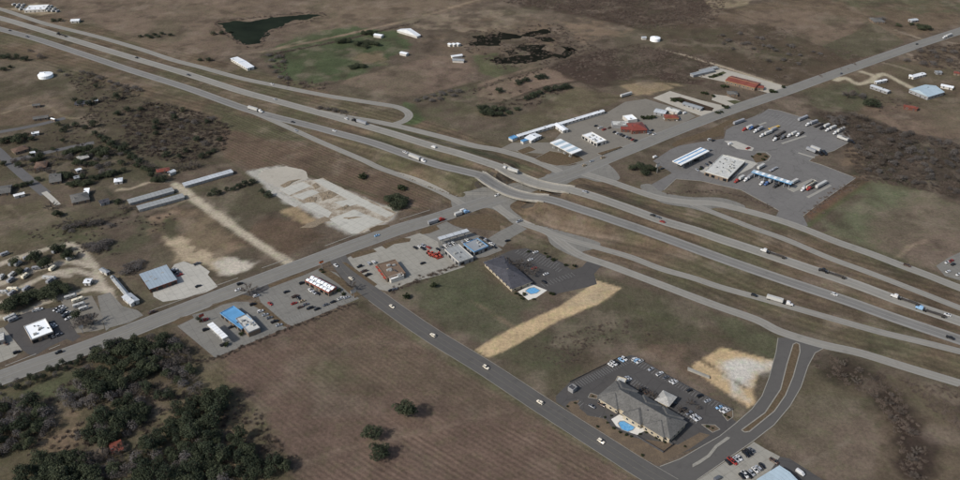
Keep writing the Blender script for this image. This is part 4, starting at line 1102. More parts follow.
def building(name, label, cat, p0, p1, p2, h=3.6, roof='flat', wall='cream_wall', rmat='white_roof', units=0, vents=0, wins=True, rise=None, trim=None, over=.5, par=.45, glaze=False, seed=0, win_h=None, group=None, door=True):
    h = max(2.5, h * .78)
    ctr, L, D, rz = rect_from(p0, p1, p2, h)
    o = empty(name, (ctr.x, ctr.y, 0), rz)
    x, y = L / 2, D / 2
    if roof == 'flat':
        MB().box(-x, x, -y, y, 0, h - .02).build('wall', wall, o)
        rf = MB().box(-x + .28, x - .28, -y + .28, y - .28, h - .015, h + .02).build('roof', rmat, o)
        pm = MB()
        for b in ((-x - .05, x + .05, -y - .05, -y + .27), (-x - .05, x + .05, y - .27, y + .05), (-x - .05, -x + .27, -y + .271, y - .271), (x - .27, x + .05, -y + .271, y - .271)):
            pm.box(*b, h - .4, h + par)
        pm.build('parapet', trim or wall, o)
        top = lambda u, v: h + .021
    else:
        e = over; zr = h + (rise if rise is not None else max(.5, D * .13))
        MB().box(-x + e, x - e, -y + e, y - e, 0, h - .02).build('wall', wall, o)
        if roof == 'gable':
            vs = [(-x, -y, h), (x, -y, h), (x, y, h), (-x, y, h), (-x, 0, zr), (x, 0, zr)]
            fs = [(0, 1, 5, 4), (2, 3, 4, 5), (0, 4, 3), (1, 2, 5), (0, 3, 2, 1)]
        elif roof == 'hip':
            i = min(y, x * .9)
            vs = [(-x, -y, h), (x, -y, h), (x, y, h), (-x, y, h), (-x + i, 0, zr), (x - i, 0, zr)]
            fs = [(0, 1, 5, 4), (2, 3, 4, 5), (0, 4, 3), (1, 2, 5), (0, 3, 2, 1)]
        else:   # one slope
            vs = [(-x, -y, h), (x, -y, h), (x, y, zr), (-x, y, zr), (-x, y, h), (x, y, h)]
            fs = [(0, 1, 2, 3), (0, 3, 4), (1, 5, 2), (3, 2, 5, 4), (0, 4, 5, 1)]
        rf = MB().add(vs, fs).build('roof', rmat, o)
        if roof != 'shed': MB().box(-(x - (min(y, x * .9) if roof == 'hip' else 0)), x - (min(y, x * .9) if roof == 'hip' else 0), -.18, .18, zr - .06, zr + .07).build('ridge_cap', trim or rmat, rf)
        top = lambda u, v: h + (zr - h) * (1 - abs(v) / y) if roof != 'shed' else h + (zr - h) * (v + y) / (2 * y)
        if trim: 
            fm = MB()
            for sy in (-1, 1): fm.box(-x - .04, x + .04, sy * y - .1, sy * y + .1, h - .28, h - .005)
            fm.build('fascia', trim, o)
    r_ = random.Random(seed + int(ctr.x * 7))
    for k in range(units):
        u = link('rooftop_unit', UNIT, rf); a_, b_ = r_.uniform(-x * .7, x * .7), r_.uniform(-y * .6, y * .6)
        u.location = (a_, b_, top(a_, b_) - .1); u.scale = [r_.uniform(.8, 1.5)] * 2 + [1]
    for k in range(vents):
        u = link('roof_vent', VENT, rf); a_, b_ = r_.uniform(-x * .8, x * .8), r_.uniform(-y * .7, y * .7)
        u.location = (a_, b_, top(a_, b_) - .1)
    if wins:
        e = 0 if roof == 'flat' else over
        for ang, hl, off in ((-math.pi / 2, x, y - e), (math.pi / 2, x, y - e), (0, y, x - e), (math.pi, y, x - e)):
            if not facing(ctr, rz, ang): continue
            n = max(1, int(2 * hl / (4.2 if glaze else 4.6)))
            for k in range(n):
                t = (-hl + e) + (2 * hl - 2 * e) * (k + .5) / n
                dirv = Vector((math.cos(ang), math.sin(ang))); tv = Vector((-dirv.y, dirv.x))
                q = dirv * (off + .02) + tv * t
                if k == n // 2 and door:
                    w = link('door', DOOR, o); w.location = (q.x, q.y, .03)
                else:
                    w = link('shop_window' if glaze else 'window', GLZ if glaze else WIN, o); w.location = (q.x, q.y, win_h or (1.35 if glaze else 1.5))
                    if not glaze:
                        f = link('window_frame', FRM, w)
                w.rotation_euler = (0, 0, ang + math.pi / 2)
    return tag(o, label, cat, group)
def canopy(name, label, p0, p1, p2, h=5.2, panels=4, mats=('white_roof',), fascia='white_wall', cols=4, thick=.8, pumps=True, gap=.12, across=False):
    """a flat fuel canopy of separate roof panels on steel columns, dispensers under it"""
    ctr, L, D, rz = rect_from(p0, p1, p2, h + thick)
    o = empty(name, (ctr.x, ctr.y, 0), rz)
    x, y = L / 2, D / 2
    MB().box(-x, x, -y, y, h, h + thick - .06).build('fascia', fascia, o)
    w = (D if across else L) / panels
    bx = (lambda: (-x + .15, x - .15, -w / 2 + gap, w / 2 - gap)) if across else (lambda: (-w / 2 + gap, w / 2 - gap, -y + .15, y - .15))
    pms = [MB().box(*bx(), h + thick - .05, h + thick + .06).mesh('roof_panel', m) for m in mats]
    for k in range(panels):
        p = link('roof_panel', pms[k % len(mats)], o); p.location = (0, -y + w * (k + .5), 0) if across else (-x + w * (k + .5), 0, 0)
    cm = MB().box(-.25, .25, -.25, .25, 0, h - .01).mesh('column', 'grey_wall')
    pm = MB().box(-.45, .45, -.3, .3, .15, 1.9, 0, (.05, .05)).box(-1.2, 1.2, -.6, .6, .0, .15).mesh('fuel_dispenser', 'rooftop_unit')
    for k in range(cols):
        for sy in ((-1, 1) if D > 6 else (0,)):
            q = (-x + L * (k + .5) / cols, sy * D * .28, .03)
            c = link('column', cm, o); c.location = q
            if pumps:
                c = link('fuel_dispenser', pm, o); c.location = (q[0] + 1.9, q[1], .03)
    return tag(o, label, 'canopy')
def Z(x0, y0, s, *pts): return zoomed(x0, y0, s, pts)

# --- south-west: restaurant, auto shop, park office, fuel station, burger restaurant
building('restaurant', 'square restaurant with a bright white flat roof beside the cross road', 'restaurant', *Z(0, 300, 9.6, (300, 385), (510, 305), (212, 262)), 4.2, 'flat', 'tan_brick', 'white_membrane', 2, 4, True, trim='white_wall', glaze=True)
building('service_shop', 'low shop with pale roof at the far left edge', 'shop', *Z(0, 300, 9.6, (-60, 410), (40, 385), (-100, 345)), 3.6, 'flat', 'grey_wall', 'old_white_roof', 1)
b_ = building('auto_shop', 'auto shop with a broad blue grey metal roof and red trim', 'shop', *Z(90, 230, 4.8, (285, 285), (418, 238), (208, 226)), 4.4, 'shed', 'red_brick', 'blue_grey_metal', 0, 0, True, .9, 'roof_trim_red', .3, glaze=True)
for (u, v) in ((-4, 3), (4, 3), (-2.5, -1.5), (-8, -.5)):
    w = link('skylight', MB().box(-1.1, 1.1, -.6, .6, 0, .3, 0, (.1, .1)).mesh('skylight', 'rooftop_unit'), b_); w.location = (u, v, 3.8)

building('park_office', 'long narrow grey roofed office at the entrance of the trailer park', 'office', *Z(0, 230, 4.36, (478, 205), (545, 285), (500, 200)), 3.2, 'gable', 'white_wall', 'grey_metal', 0, 3, True, .9)
building('park_office', 'short pale roofed end block of the trailer park office', 'office', *Z(0, 230, 4.36, (528, 292), (568, 325), (552, 258)), 3.4, 'gable', 'white_wall', 'pale_storage_metal', 0, 1, True, 1.0)
building('guard_hut', 'small round ended hut with grey roof by the trailer park loop', 'hut', *Z(0, 230, 4.36, (428, 172), (462, 190), (440, 158)), 2.8, 'hip', 'white_wall', 'grey_metal', 0, 0, True, .8)
building('wash_house', 'small white wash house inside the trailer park', 'hut', *Z(0, 230, 4.36, (360, 232), (392, 232), (368, 210)), 3.0, 'gable', 'white_wall', 'white_metal', 0, 1, True, .8)
st = building('fuel_shop', 'fuel station shop with a bright blue flat roof', 'shop', *Z(160, 250, 4.36, (355, 345), (262, 276), (408, 308)), 4.2, 'flat', 'tan_brick', 'blue_metal', 0, 2, True, trim='blue_trim', glaze=True)
building('fuel_shop_annex', 'grey roofed rear annex of the blue fuel station shop', 'shop', *Z(160, 250, 4.36, (385, 362), (330, 300), (432, 335)), 4.5, 'flat', 'tan_brick', 'old_white_roof', 4, 2, False, trim='grey_wall')
canopy('fuel_canopy', 'long narrow white fuel canopy beside the blue roofed shop', *Z(160, 250, 4.36, (272, 388), (205, 325), (298, 376)), 4.8, 7, ('white_roof',), 'white_wall', 5)
bg = building('burger_restaurant', 'burger restaurant with white domed roof panels and red trim', 'restaurant', *Z(160, 250, 4.36, (735, 187), (632, 134), (772, 165)), 4.0, 'flat', 'tan_brick', 'white_roof', 2, 3, True, trim='roof_trim_red', glaze=True)
dm = MB()
n_ = 10
for k in range(6):
    a0, a1 = math.pi * k / 6, math.pi * (k + 1) / 6
    dm.add([(-1.3, 1.5 * math.cos(a0), .9 * math.sin(a0)), (1.3, 1.5 * math.cos(a0), .9 * math.sin(a0)), (1.3, 1.5 * math.cos(a1), .9 * math.sin(a1)), (-1.3, 1.5 * math.cos(a1), .9 * math.sin(a1))], [(0, 1, 2, 3)])
dmm = dm.mesh('roof_vault', 'white_membrane')
ctr, L, D, rz = rect_from(*Z(160, 250, 4.36, (735, 187), (632, 134), (772, 165)), 4.0)
for i in range(7):
    for j in range(2):
        v = link('roof_vault', dmm, bg); v.location = (-L / 2 + L * (i + .5) / 7, (-.27 + .54 * j) * D, 3.17)
gr = building('grill_restaurant', 'grill restaurant with a brown flat roof and red awnings', 'restaurant', *Z(340, 200, 4.8, (225, 378), (315, 352), (110, 330)), 4.0, 'flat', 'tan_brick', 'brown_roof', 5, 5, True, trim='brown_roof', glaze=True)
ctr, L, D, rz = rect_from(*Z(340, 200, 4.8, (225, 378), (315, 352), (110, 330)), 4.0)
for k in range(4):
    a = MB().box(-L / 2 - 1.6, -L / 2, -D / 2 + 1 + k * D / 4, -D / 2 - .4 + (k + 1) * D / 4, 2.6, 2.75).build('awning', 'red_paint', gr)
building('kitchen_block', 'low white roofed kitchen block on the end of the grill restaurant', 'shop', *Z(340, 200, 4.8, (245, 385), (308, 362), (235, 372)), 3.6, 'flat', 'white_wall', 'white_roof', 1, 0, False)
canopy('fuel_canopy', 'long grey fuel canopy of four panels near the highway corner', *Z(340, 200, 4.8, (480, 192), (622, 150), (462, 180)), 4.8, 4, ('pale_storage_metal',), 'grey_wall', 4)
building('motor_shop', 'flat grey roofed shop with white seams behind the fuel canopy', 'shop', *Z(340, 200, 4.8, (570, 300), (640, 275), (492, 240)), 4.4, 'flat', 'grey_wall', 'storage_metal', 1, 2, True, trim='white_wall', glaze=True)
building('convenience_shop', 'grey roofed shop with bright blue trim beside the seamed roof', 'shop', *Z(340, 200, 4.8, (645, 250), (712, 222), (582, 216)), 4.4, 'flat', 'grey_wall', 'grey_metal', 2, 2, True, trim='blue_trim', glaze=True)
# --- inns
building('motel', 'long motel with a dark shingled roof beside a small pool', 'motel', *Z(420, 220, 4.8, (440, 333), (540, 297), (232, 226)), 4.0, 'hip', 'cream_wall', 'dark_shingle', 0, 3, True, 2.6, 'cream_wall', .9)
def pool(label, deck_px, water_px, fence_px=None):
    wd, ww = gpoly(deck_px), gpoly(water_px)
    c = sum((p for p in ww), Vector()) / len(ww)
    o = empty('swimming_pool', (c.x, c.y, 0))
    loc = lambda L: [(p.x - c.x, p.y - c.y) for p in L]
    mb = MB(); mb.prism(loc(wd), .02, .10); mb.build('pool_deck', 'pool_concrete', o)
    mb = MB(); mb.prism(loc(ww), .05, .115); mb.build('water', 'pool_water', o)
    k = kerb_line(None, None, True, .5, .07, .10, 'kerb_concrete', 'coping', [Vector((p[0], p[1], 0)) for p in loc(ww)]); k.parent = o
    return tag(o, label, 'pool')
pool('small blue swimming pool at the end of the dark roofed motel', Z(420, 220, 4.8, (470, 345), (535, 308), (610, 338), (560, 372), (520, 385)), Z(420, 220, 4.8, (505, 342), (522, 328), (548, 323), (578, 339), (560, 352), (532, 357)))
pool('curved blue swimming pool on a white deck behind the grey hotel', Z(560, 350, 4, (205, 277), (238, 258), (300, 290), (345, 320), (310, 340), (265, 325), (225, 305)), Z(560, 350, 4, (232, 294), (240, 285), (256, 284), (300, 309), (292, 320), (272, 328), (245, 318)))
# the hotel: main hip roof, three cross wings, drive-through porch
ctr, L, D, rz = rect_from(*Z(560, 350, 4, (150, 183), (440, 358), (252, 138)), 4.0)
ho = empty('hotel', (ctr.x, ctr.y, 0), rz)
tag(ho, 'large hotel with a many gabled grey shingle roof and cream walls', 'hotel')
def hip(mb, x0, x1, y0, y1, h, zr, ridge='x'):
    if ridge == 'x':
        i = (y1 - y0) / 2; ym = (y0 + y1) / 2
        vs = [(x0, y0, h), (x1, y0, h), (x1, y1, h), (x0, y1, h), (x0 + i, ym, zr), (x1 - i, ym, zr)]
    else:
        i = (x1 - x0) / 2; xm = (x0 + x1) / 2
        vs = [(x0, y0, h), (x1, y0, h), (x1, y1, h), (x0, y1, h), (xm, y0 + i, zr), (xm, y1 - i, zr)]
        mb.add(vs, [(0, 1, 4), (1, 2, 5, 4), (2, 3, 5), (3, 0, 4, 5), (0, 3, 2, 1)]); return mb
    mb.add(vs, [(0, 1, 5, 4), (2, 3, 4, 5), (0, 4, 3), (1, 2, 5), (0, 3, 2, 1)])
    return mb
x, y = L / 2, D / 2
sg = -1 if facing(ctr, rz, -math.pi / 2) else 1        # local side towards the road
WINGS = ((-x + 1, -x + 15, -y - 1.5, y + 1.8), (-6, 7, -y - 2.2, y + 1.2), (x - 17, x - 3, -y - 1.4, y + 1.5))
wl = MB().box(-x + .8, x - .8, -y + .8, y - .8, 0, 3.98)
for w in WINGS: wl.box(w[0] + .8, w[1] - .8, w[2] + .8, w[3] - .8, .001, 3.97)
wl.build('wall', 'cream_wall', ho)
hip(MB(), -x, x, -y, y, 4.0, 4.0 + y * .50).build('roof', 'grey_shingle', ho)
for k, w in enumerate(WINGS):
    hip(MB(), *w, 3.99 - .01 * k, 4.0 + 3.3, 'y').build('roof_wing', 'grey_shingle', ho)
for ang in (-math.pi / 2, math.pi / 2, 0, math.pi):
    if not facing(ctr, rz, ang): continue
    hl = x if abs(ang) == math.pi / 2 else y; off = (y if abs(ang) == math.pi / 2 else x) - .8
    for fl in (1.7,):
        for k in range(int(2 * hl / 4)):
            t = -hl + 2 + 4 * k
            dv = Vector((math.cos(ang), math.sin(ang))); tv = Vector((-dv.y, dv.x)); q = dv * (off + .05) + tv * t
            if abs(ang) == math.pi / 2:
                for w in WINGS:
                    if w[0] < q.x < w[1]: q.y = (w[2] + .75) if ang < 0 else (w[3] - .75)
            w_ = link('window', WIN, ho); w_.location = (q.x, q.y, fl); w_.rotation_euler = (0, 0, ang + math.pi / 2)
            link('window_frame', FRM, w_)
for (u, v) in ((-x * .45, 2), (x * .2, -2), (x * .7, 1)):
    q = link('roof_vent', VENT, ho); q.location = (u, v, 7.0)
pc = building('hotel_porch', 'pale hip roofed drive through porch in front of the grey hotel', 'porch', *Z(560, 350, 4, (378, 200), (436, 228), (425, 166)), 4.2, 'hip', 'cream_wall', 'light_grey_shingle', 0, 0, False, 1.6, None, 1.6)
building('bin_enclosure', 'small open block enclosure with dark bins at the hotel lot corner', 'enclosure', *Z(560, 350, 4, (32, 150), (52, 162), (45, 135)), 2.0, 'flat', 'grey_wall', 'dark_vent', 0, 0, False)
building('covered_entry', 'small pale flat roof at the far end of the grey hotel', 'porch', *Z(560, 350, 4, (222, 124), (258, 135), (238, 108)), 3.4, 'flat', 'cream_wall', 'old_white_roof', 0, 0, False)
def fence(label, px, h=1.5, mat='dark_vent', step=2.6, rails=2):
    w = gpoly(px); o = empty('fence', (w[0].x, w[0].y, 0)); b0 = w[0]
    pm = MB().box(-.06, .06, -.06, .06, 0, h).mesh('post', mat)
    for a, b in zip(w[:-1], w[1:]):
        n = max(1, int((b - a).length / step)); ang = math.atan2(b.y - a.y, b.x - a.x); ln = (b - a).length
        for k in range(n):
            p = link('post', pm, o); q = a.lerp(b, k / n) - b0; p.location = (q.x, q.y, .02); p.rotation_euler = (0, 0, ang)
        MB().box(0, ln, -.02, .02, .25, h - .12).build('panel', mat, o).matrix_local = Matrix.Translation(((a - b0).x, (a - b0).y, 0)) @ Matrix.Rotation(ang, 4, 'Z')
    return tag(o, label, 'fence')
fence('dark fence round the garden beyond the hotel pool', Z(560, 350, 4, (300, 345), (345, 372), (412, 412), (452, 382), (430, 368)))
fence('dark fence along the outer edge of the hotel car park', Z(560, 350, 4, (290, 26), (500, 148), (690, 240)), 1.2)
fence('dark fence along the short side of the hotel car park', Z(560, 350, 4, (40, 130), (250, 26)), 1.2)
lot(Z(560, 350, 4, (22, 226), (40, 206), (78, 200), (70, 216), (110, 262), (165, 272), (185, 278), (205, 305), (300, 352), (440, 372), (470, 380), (560, 330), (600, 340), (520, 395), (400, 455), (340, 442), (160, 325), (60, 262)), 'mulch', .05, name='planting_bed')
lot(Z(560, 350, 4, (75, 232), (140, 205), (200, 232), (165, 265), (120, 265)), 'dark_asphalt', .062)
lot(Z(560, 350, 4, (112, 190), (122, 172), (150, 182), (148, 196)), 'mulch', .05, True, name='planting_bed')
lot(Z(560, 350, 4, (650, 258), (690, 240), (692, 268), (670, 284)), 'mulch', .05, True, name='planting_bed'); lot(Z(560, 350, 4, (566, 298), (620, 300), (640, 318), (610, 330)), 'mulch', .05, True, name='planting_bed')
# bottom edge shop
building('tyre_shop', 'shop with a pale blue metal roof at the bottom edge by the boulevard', 'shop', *Z(700, 430, 8, (450, 395), (635, 282), (640, 520)), 5.0, 'gable', 'tan_brick', 'pale_blue_metal', 0, 0, True, 1.2)
# concrete wall beside the sand yard
mb = MB(); q = gpoly(Z(690, 330, 3.2, (-8, 122), (60, 150), (62, 157), (-8, 130))); mb.prism([(p.x, p.y) for p in q], .02, 1.1)
tag(mb.build('retaining_wall', 'structure_concrete'), 'low pale concrete wall at the edge of the sand yard', 'wall')
# --- truck stop
building('truck_stop', 'truck stop building with a wide stained white flat roof', 'shop', (704.7, 171.5), (728, 178.5), (728, 156.4), 4.6, 'flat', 'tan_brick', 'old_white_roof', 9, 8, True, trim='old_white_roof', glaze=True)
canopy('fuel_canopy', 'broad white car fuel canopy with blue stripes at the truck stop', *Z(660, 90, 3.69, (45, 262), (150, 211), (90, 271)), 4.8, 7, ('white_roof', 'white_roof', 'blue_trim'), 'white_wall', 4, gap=.04, across=True)
canopy('diesel_canopy', 'long thin blue and white diesel canopy over the truck lanes', *Z(700, 100, 4.36, (225, 312), (398, 366), (238, 304)), 5.2, 13, ('pale_blue_metal', 'white_roof'), 'blue_trim', 8, pumps=False, gap=.1)
for i_, (pa, w_, nm) in enumerate((([(185, 138), (288, 98)], 2.4, 'long cream concrete island along the truck parking row nearest the cross road'), ([(358, 190), (462, 156)], 2.4, 'long cream concrete island in the middle of the truck parking'),
                    ([(470, 425), (570, 372)], 2.6, 'long cream concrete island nearest the frontage road'), ([(428, 230), (500, 252)], 2.0, 'short cream concrete island by two parked trailers'), ([(395, 395), (500, 350)], 6.5, 'wide cream concrete scale pad by the diesel lanes'))):
    a, b = [G(*p) for p in Z(700, 100, 4.36, *pa)]
    c = (a + b) / 2; ln = (b - a).length
    mb = MB(); mb.box(-ln / 2, ln / 2, -w_ / 2, w_ / 2, 0, .16, 0, (.08, .08))
    o = mb.build('concrete_island', 'pale_concrete'); o.location = (c.x, c.y, .031); o.rotation_euler = (0, 0, math.atan2(b.y - a.y, b.x - a.x)); tag(o, nm, 'island')
# --- far side of the interchange
building('motel_wing', 'long bright white roofed motel wing farthest along the field edge', 'motel', *Z(500, 80, 4.8, (290, 214), (505, 150), (280, 204)), 3.6, 'gable', 'white_wall', 'white_metal', 0, 2, True, .8)
building('motel_wing', 'white roofed motel wing between the two white cross blocks', 'motel', *Z(500, 80, 4.8, (90, 272), (265, 218), (80, 262)), 3.6, 'gable', 'white_wall', 'white_metal', 0, 2, True, .8)
building('motel_block', 'short white roofed cross block in the middle of the motel', 'motel', *Z(500, 80, 4.8, (255, 212), (300, 245), (290, 208)), 3.8, 'gable', 'white_wall', 'white_metal', 0, 1, True, .9)
building('motel_block', 'white roofed motel office block nearest the frontage road', 'motel', *Z(500, 80, 4.8, (115, 278), (150, 292), (165, 252)), 3.8, 'gable', 'white_wall', 'white_metal', 0, 1, True, .9)
for i_, pt in enumerate((((60, 285), (86, 275), (48, 273)), ((112, 297), (140, 287), (104, 288)))):
    building('porch_roof', ('small bright blue porch roof at the outer end of the white motel', 'small bright blue porch roof by the white motel office')[i_], 'porch', *Z(500, 80, 4.8, *pt), 3.0, 'flat', 'white_wall', 'blue_trim', 0, 0, False, trim='blue_trim')
canopy('fuel_canopy', 'white fuel canopy of pale blue striped panels in front of the white motel', *Z(500, 80, 4.8, (345, 355), (240, 300), (395, 335)), 4.8, 7, ('white_roof', 'pale_blue_metal'), 'white_wall', 4)
building('travel_shop', 'flat white roofed shop behind the striped fuel canopy', 'shop', *Z(500, 80, 4.8, (465, 305), (512, 290), (382, 268)), 4.2, 'flat', 'white_wall', 'white_roof', 5, 4, True, glaze=True)
building('diner', 'diner with a dull red metal roof by the cross road', 'restaurant', *Z(500, 80, 4.8, (632, 245), (710, 240), (622, 205)), 4.6, 'hip', 'red_brick', 'red_metal', 0, 2, True, 2.2)
building('diner_annex', 'low dull red roofed side wing of the diner', 'restaurant', *Z(500, 80, 4.8, (580, 238), (630, 240), (570, 226)), 3.6, 'shed', 'red_brick', 'red_metal', 0, 0, True, .8)
building('diner_kitchen', 'light grey flat roofed block behind the red diner', 'restaurant', *Z(500, 80, 4.8, (540, 218), (622, 218), (535, 198)), 3.8, 'flat', 'grey_wall', 'old_white_roof', 4, 2, False)
building('diner_store', 'small bright white roofed store behind the red diner', 'shop', *Z(500, 80, 4.8, (615, 195), (660, 188), (592, 172)), 3.8, 'flat', 'white_wall', 'white_membrane', 1, 0, False)
building('farm_supply', 'shop with a red and tan metal roof facing the cross road', 'shop', *Z(640, 60, 6, (150, 350), (235, 350), (165, 325)), 4.0, 'hip', 'tan_brick', 'dull_red_metal', 0, 1, True, 1.5, 'tan_metal')
building('farm_supply_shed', 'pale grey roofed shed behind the red and tan roof', 'shed', *Z(640, 60, 6, (80, 312), (150, 325), (100, 290)), 3.6, 'gable', 'grey_wall', 'pale_storage_metal', 0, 0, True, .7)
building('workshop', 'long pale roofed workshop beside the gravel loop', 'shed', *Z(640, 60, 6, (150, 296), (225, 318), (165, 278)), 3.8, 'gable', 'white_wall', 'old_white_roof', 0, 2, True, .8)
building('grey_shed', 'long dark grey roofed shed on the planted island of the gravel loop', 'shed', *Z(640, 60, 6, (250, 262), (365, 296), (265, 248)), 3.2, 'gable', 'grey_wall', 'grey_metal', 0, 0, True, .7)
building('feed_store', 'long feed store with a broad dull red metal roof', 'shop', *Z(640, 60, 6, (510, 122), (690, 168), (560, 96)), 4.6, 'gable', 'tan_brick', 'dull_red_metal', 0, 3, True, 1.5, 'tan_metal')
building('feed_store_annex', 'small dull red roofed annex at the roadside end of the feed store', 'shop', *Z(640, 60, 6, (690, 165), (745, 170), (705, 150)), 3.6, 'gable', 'tan_brick', 'dull_red_metal', 0, 0, True, .8)
building('storage_shed', 'long grey roofed shed at the far end of the feed store yard', 'shed', *Z(640, 60, 6, (320, 92), (450, 62), (300, 80)), 3.4, 'gable', 'grey_wall', 'grey_metal', 0, 0, False, .7)
building('storage_shed', 'narrow grey roofed shed at the corner of the feed store yard', 'shed', *Z(640, 60, 6, (370, 68), (470, 45), (355, 58)), 3.4, 'gable', 'grey_wall', 'storage_metal', 0, 0, False, .7)
building('house', 'grey roofed house among shrubs beside the cross road', 'house', *Z(640, 60, 6, (525, 205), (590, 208), (535, 185)), 3.2, 'hip', 'tan_brick', 'grey_shingle', 0, 1, True, 1.4)
# --- far right farmstead
for nm, lb, ct, pts, h, rf, wm, rm in (
    ('warehouse', 'large warehouse with a pale blue grey metal roof', 'warehouse', ((520, 322), (600, 298), (425, 285)), 4.6, 'gable', 'grey_wall', 'pale_blue_metal'),
    ('farmhouse', 'white roofed wing of an angled farmhouse nearer the drive', 'house', ((425, 222), (448, 226), (378, 204)), 3.4, 'gable', 'white_wall', 'white_metal'),
    ('farmhouse', 'white roofed wing of an angled farmhouse farther from the drive', 'house', ((450, 228), (512, 212), (445, 214)), 3.4, 'gable', 'white_wall', 'white_metal'),
    ('barn', 'small white roofed barn beside the gravel drive', 'barn', ((272, 252), (326, 240), (266, 244)), 3.6, 'gable', 'white_wall', 'white_metal'),
    ('barn', 'long grey roofed barn below the small white barn', 'barn', ((238, 268), (325, 298), (245, 258)), 3.6, 'gable', 'grey_wall', 'pale_storage_metal'),
    ('barn', 'small isolated barn with a dull red roof in the pasture', 'barn', ((400, 368), (470, 380), (412, 358)), 3.4, 'gable', 'red_brick', 'dull_red_metal'),
    ('long_shed', 'narrow white roofed shed beyond the pale warehouse', 'shed', ((578, 268), (640, 280), (584, 258)), 3.2, 'gable', 'white_wall', 'white_metal'),
    ('shed', 'small grey roofed shed among bare trees far right', 'shed', ((560, 205), (590, 205), (565, 195)), 3.0, 'gable', 'grey_wall', 'grey_metal'),
    ('house', 'dull red roofed house at the right edge', 'house', ((640, 206), (675, 212), (645, 196)), 3.2, 'hip', 'tan_brick', 'dull_red_metal')):
    building(nm, lb, ct, *Z(820, 30, 4.8, *pts), h, rf, wm, rm, 0, 1)
building('house', 'grey roofed farmhouse in the far upper right field', 'house', (874, 22), (886, 22), (877, 17.5), 3.2, 'hip', 'tan_brick', 'grey_shingle', 0, 1)
building('shed', 'small pale shed by the trees in the far upper right', 'shed', (912, 21), (919, 20), (911, 18.8), 3, 'gable', 'grey_wall', 'pale_storage_metal')
# --- top left
building('roadside_shop', 'long white roofed shop beside the frontage road upper left', 'shop', (247, 68.5), (254.5, 66.5), (220, 61), 4.0, 'gable', 'white_wall', 'white_metal', 0, 1, True, 1.0, 'blue_trim')
building('roadside_shop', 'small white roofed shop near the upper left corner', 'shop', (70, 21.5), (79, 21), (72, 19), 3.4, 'gable', 'white_wall', 'white_metal')
building('dealer_shop', 'wide white roofed sales building among trailers in the upper left corner', 'shop', (24, 10.5), (45, 9.5), (30, 5.5), 4.0, 'flat', 'white_wall', 'white_roof', 3, 2)
for nm, lb, ct, p, rm in (
    ('long_barn', 'long white roofed barn in the clearing beyond the green field', 'barn', ((417, 36.5), (421, 35), (396, 30.5)), 'white_metal'),
    ('barn', 'small white roofed barn beside the dark trees in the green field', 'barn', ((373, 35), (381, 36.5), (375, 33)), 'white_metal'),
    ('barn', 'small white barn standing alone below the long barn', 'barn', ((399, 53), (406, 54.5), (401, 51)), 'white_metal'),
    ('barn', 'white roofed barn beside the dark ponds', 'barn', ((452, 57), (463, 55.5), (451, 55.3)), 'white_metal'),
    ('barn', 'dark grey roofed barn behind the white barn by the ponds', 'barn', ((452, 60.5), (464, 61), (454, 58.4)), 'grey_metal'),
    ('poultry_shed', 'white shed in a row of three by the pond, nearest the clearing', 'shed', ((447, 44), (450, 45), (449, 42.6)), 'white_metal'),
    ('poultry_shed', 'white shed in a row of three by the pond, middle one', 'shed', ((451, 44), (454, 45), (453, 42.4)), 'white_metal'),
    ('poultry_shed', 'white shed in a row of three by the pond, nearest the water', 'shed', ((455, 43.8), (458, 44.8), (457, 42.2)), 'white_metal'),
    ('barn', 'small pale barn next to the white round tank', 'barn', ((642, 38), (647, 37.8), (643, 36.4)), 'pale_storage_metal')):
    building(nm, lb, ct, *p, 3.4, 'gable', 'white_wall', rm, 0, 0, False)
def tank(label, px, py, r, h, mat='white_membrane', ell=1.0):
    c = G(px, py); o = empty('storage_tank', (c.x, c.y, 0))
    MB().cyl((0, 0), r, 0, h, 28).build('shell', mat, o)
    MB().cyl((0, 0), r * 1.02, h + .005, h + r * .18, 28, 0, r * .12).build('roof', mat, o)
    MB().cyl((0, 0), .5, h + r * .18 + .005, h + r * .18 + .6, 10).build('hatch', 'rooftop_unit', o)
    return tag(o, label, 'tank')
tank('white round tank with a low cone roof far up the track', 655, 40.5, 6, 3.5)
tank('wide white round tank in the yard left of the highway', 46, 77, 7.5, 3.2)
building('pump_house', 'small white hut behind the wide round tank', 'hut', (39, 73.5), (44, 73.2), (39.5, 72), 2.6, 'gable', 'white_wall', 'white_metal', 0, 0, False)
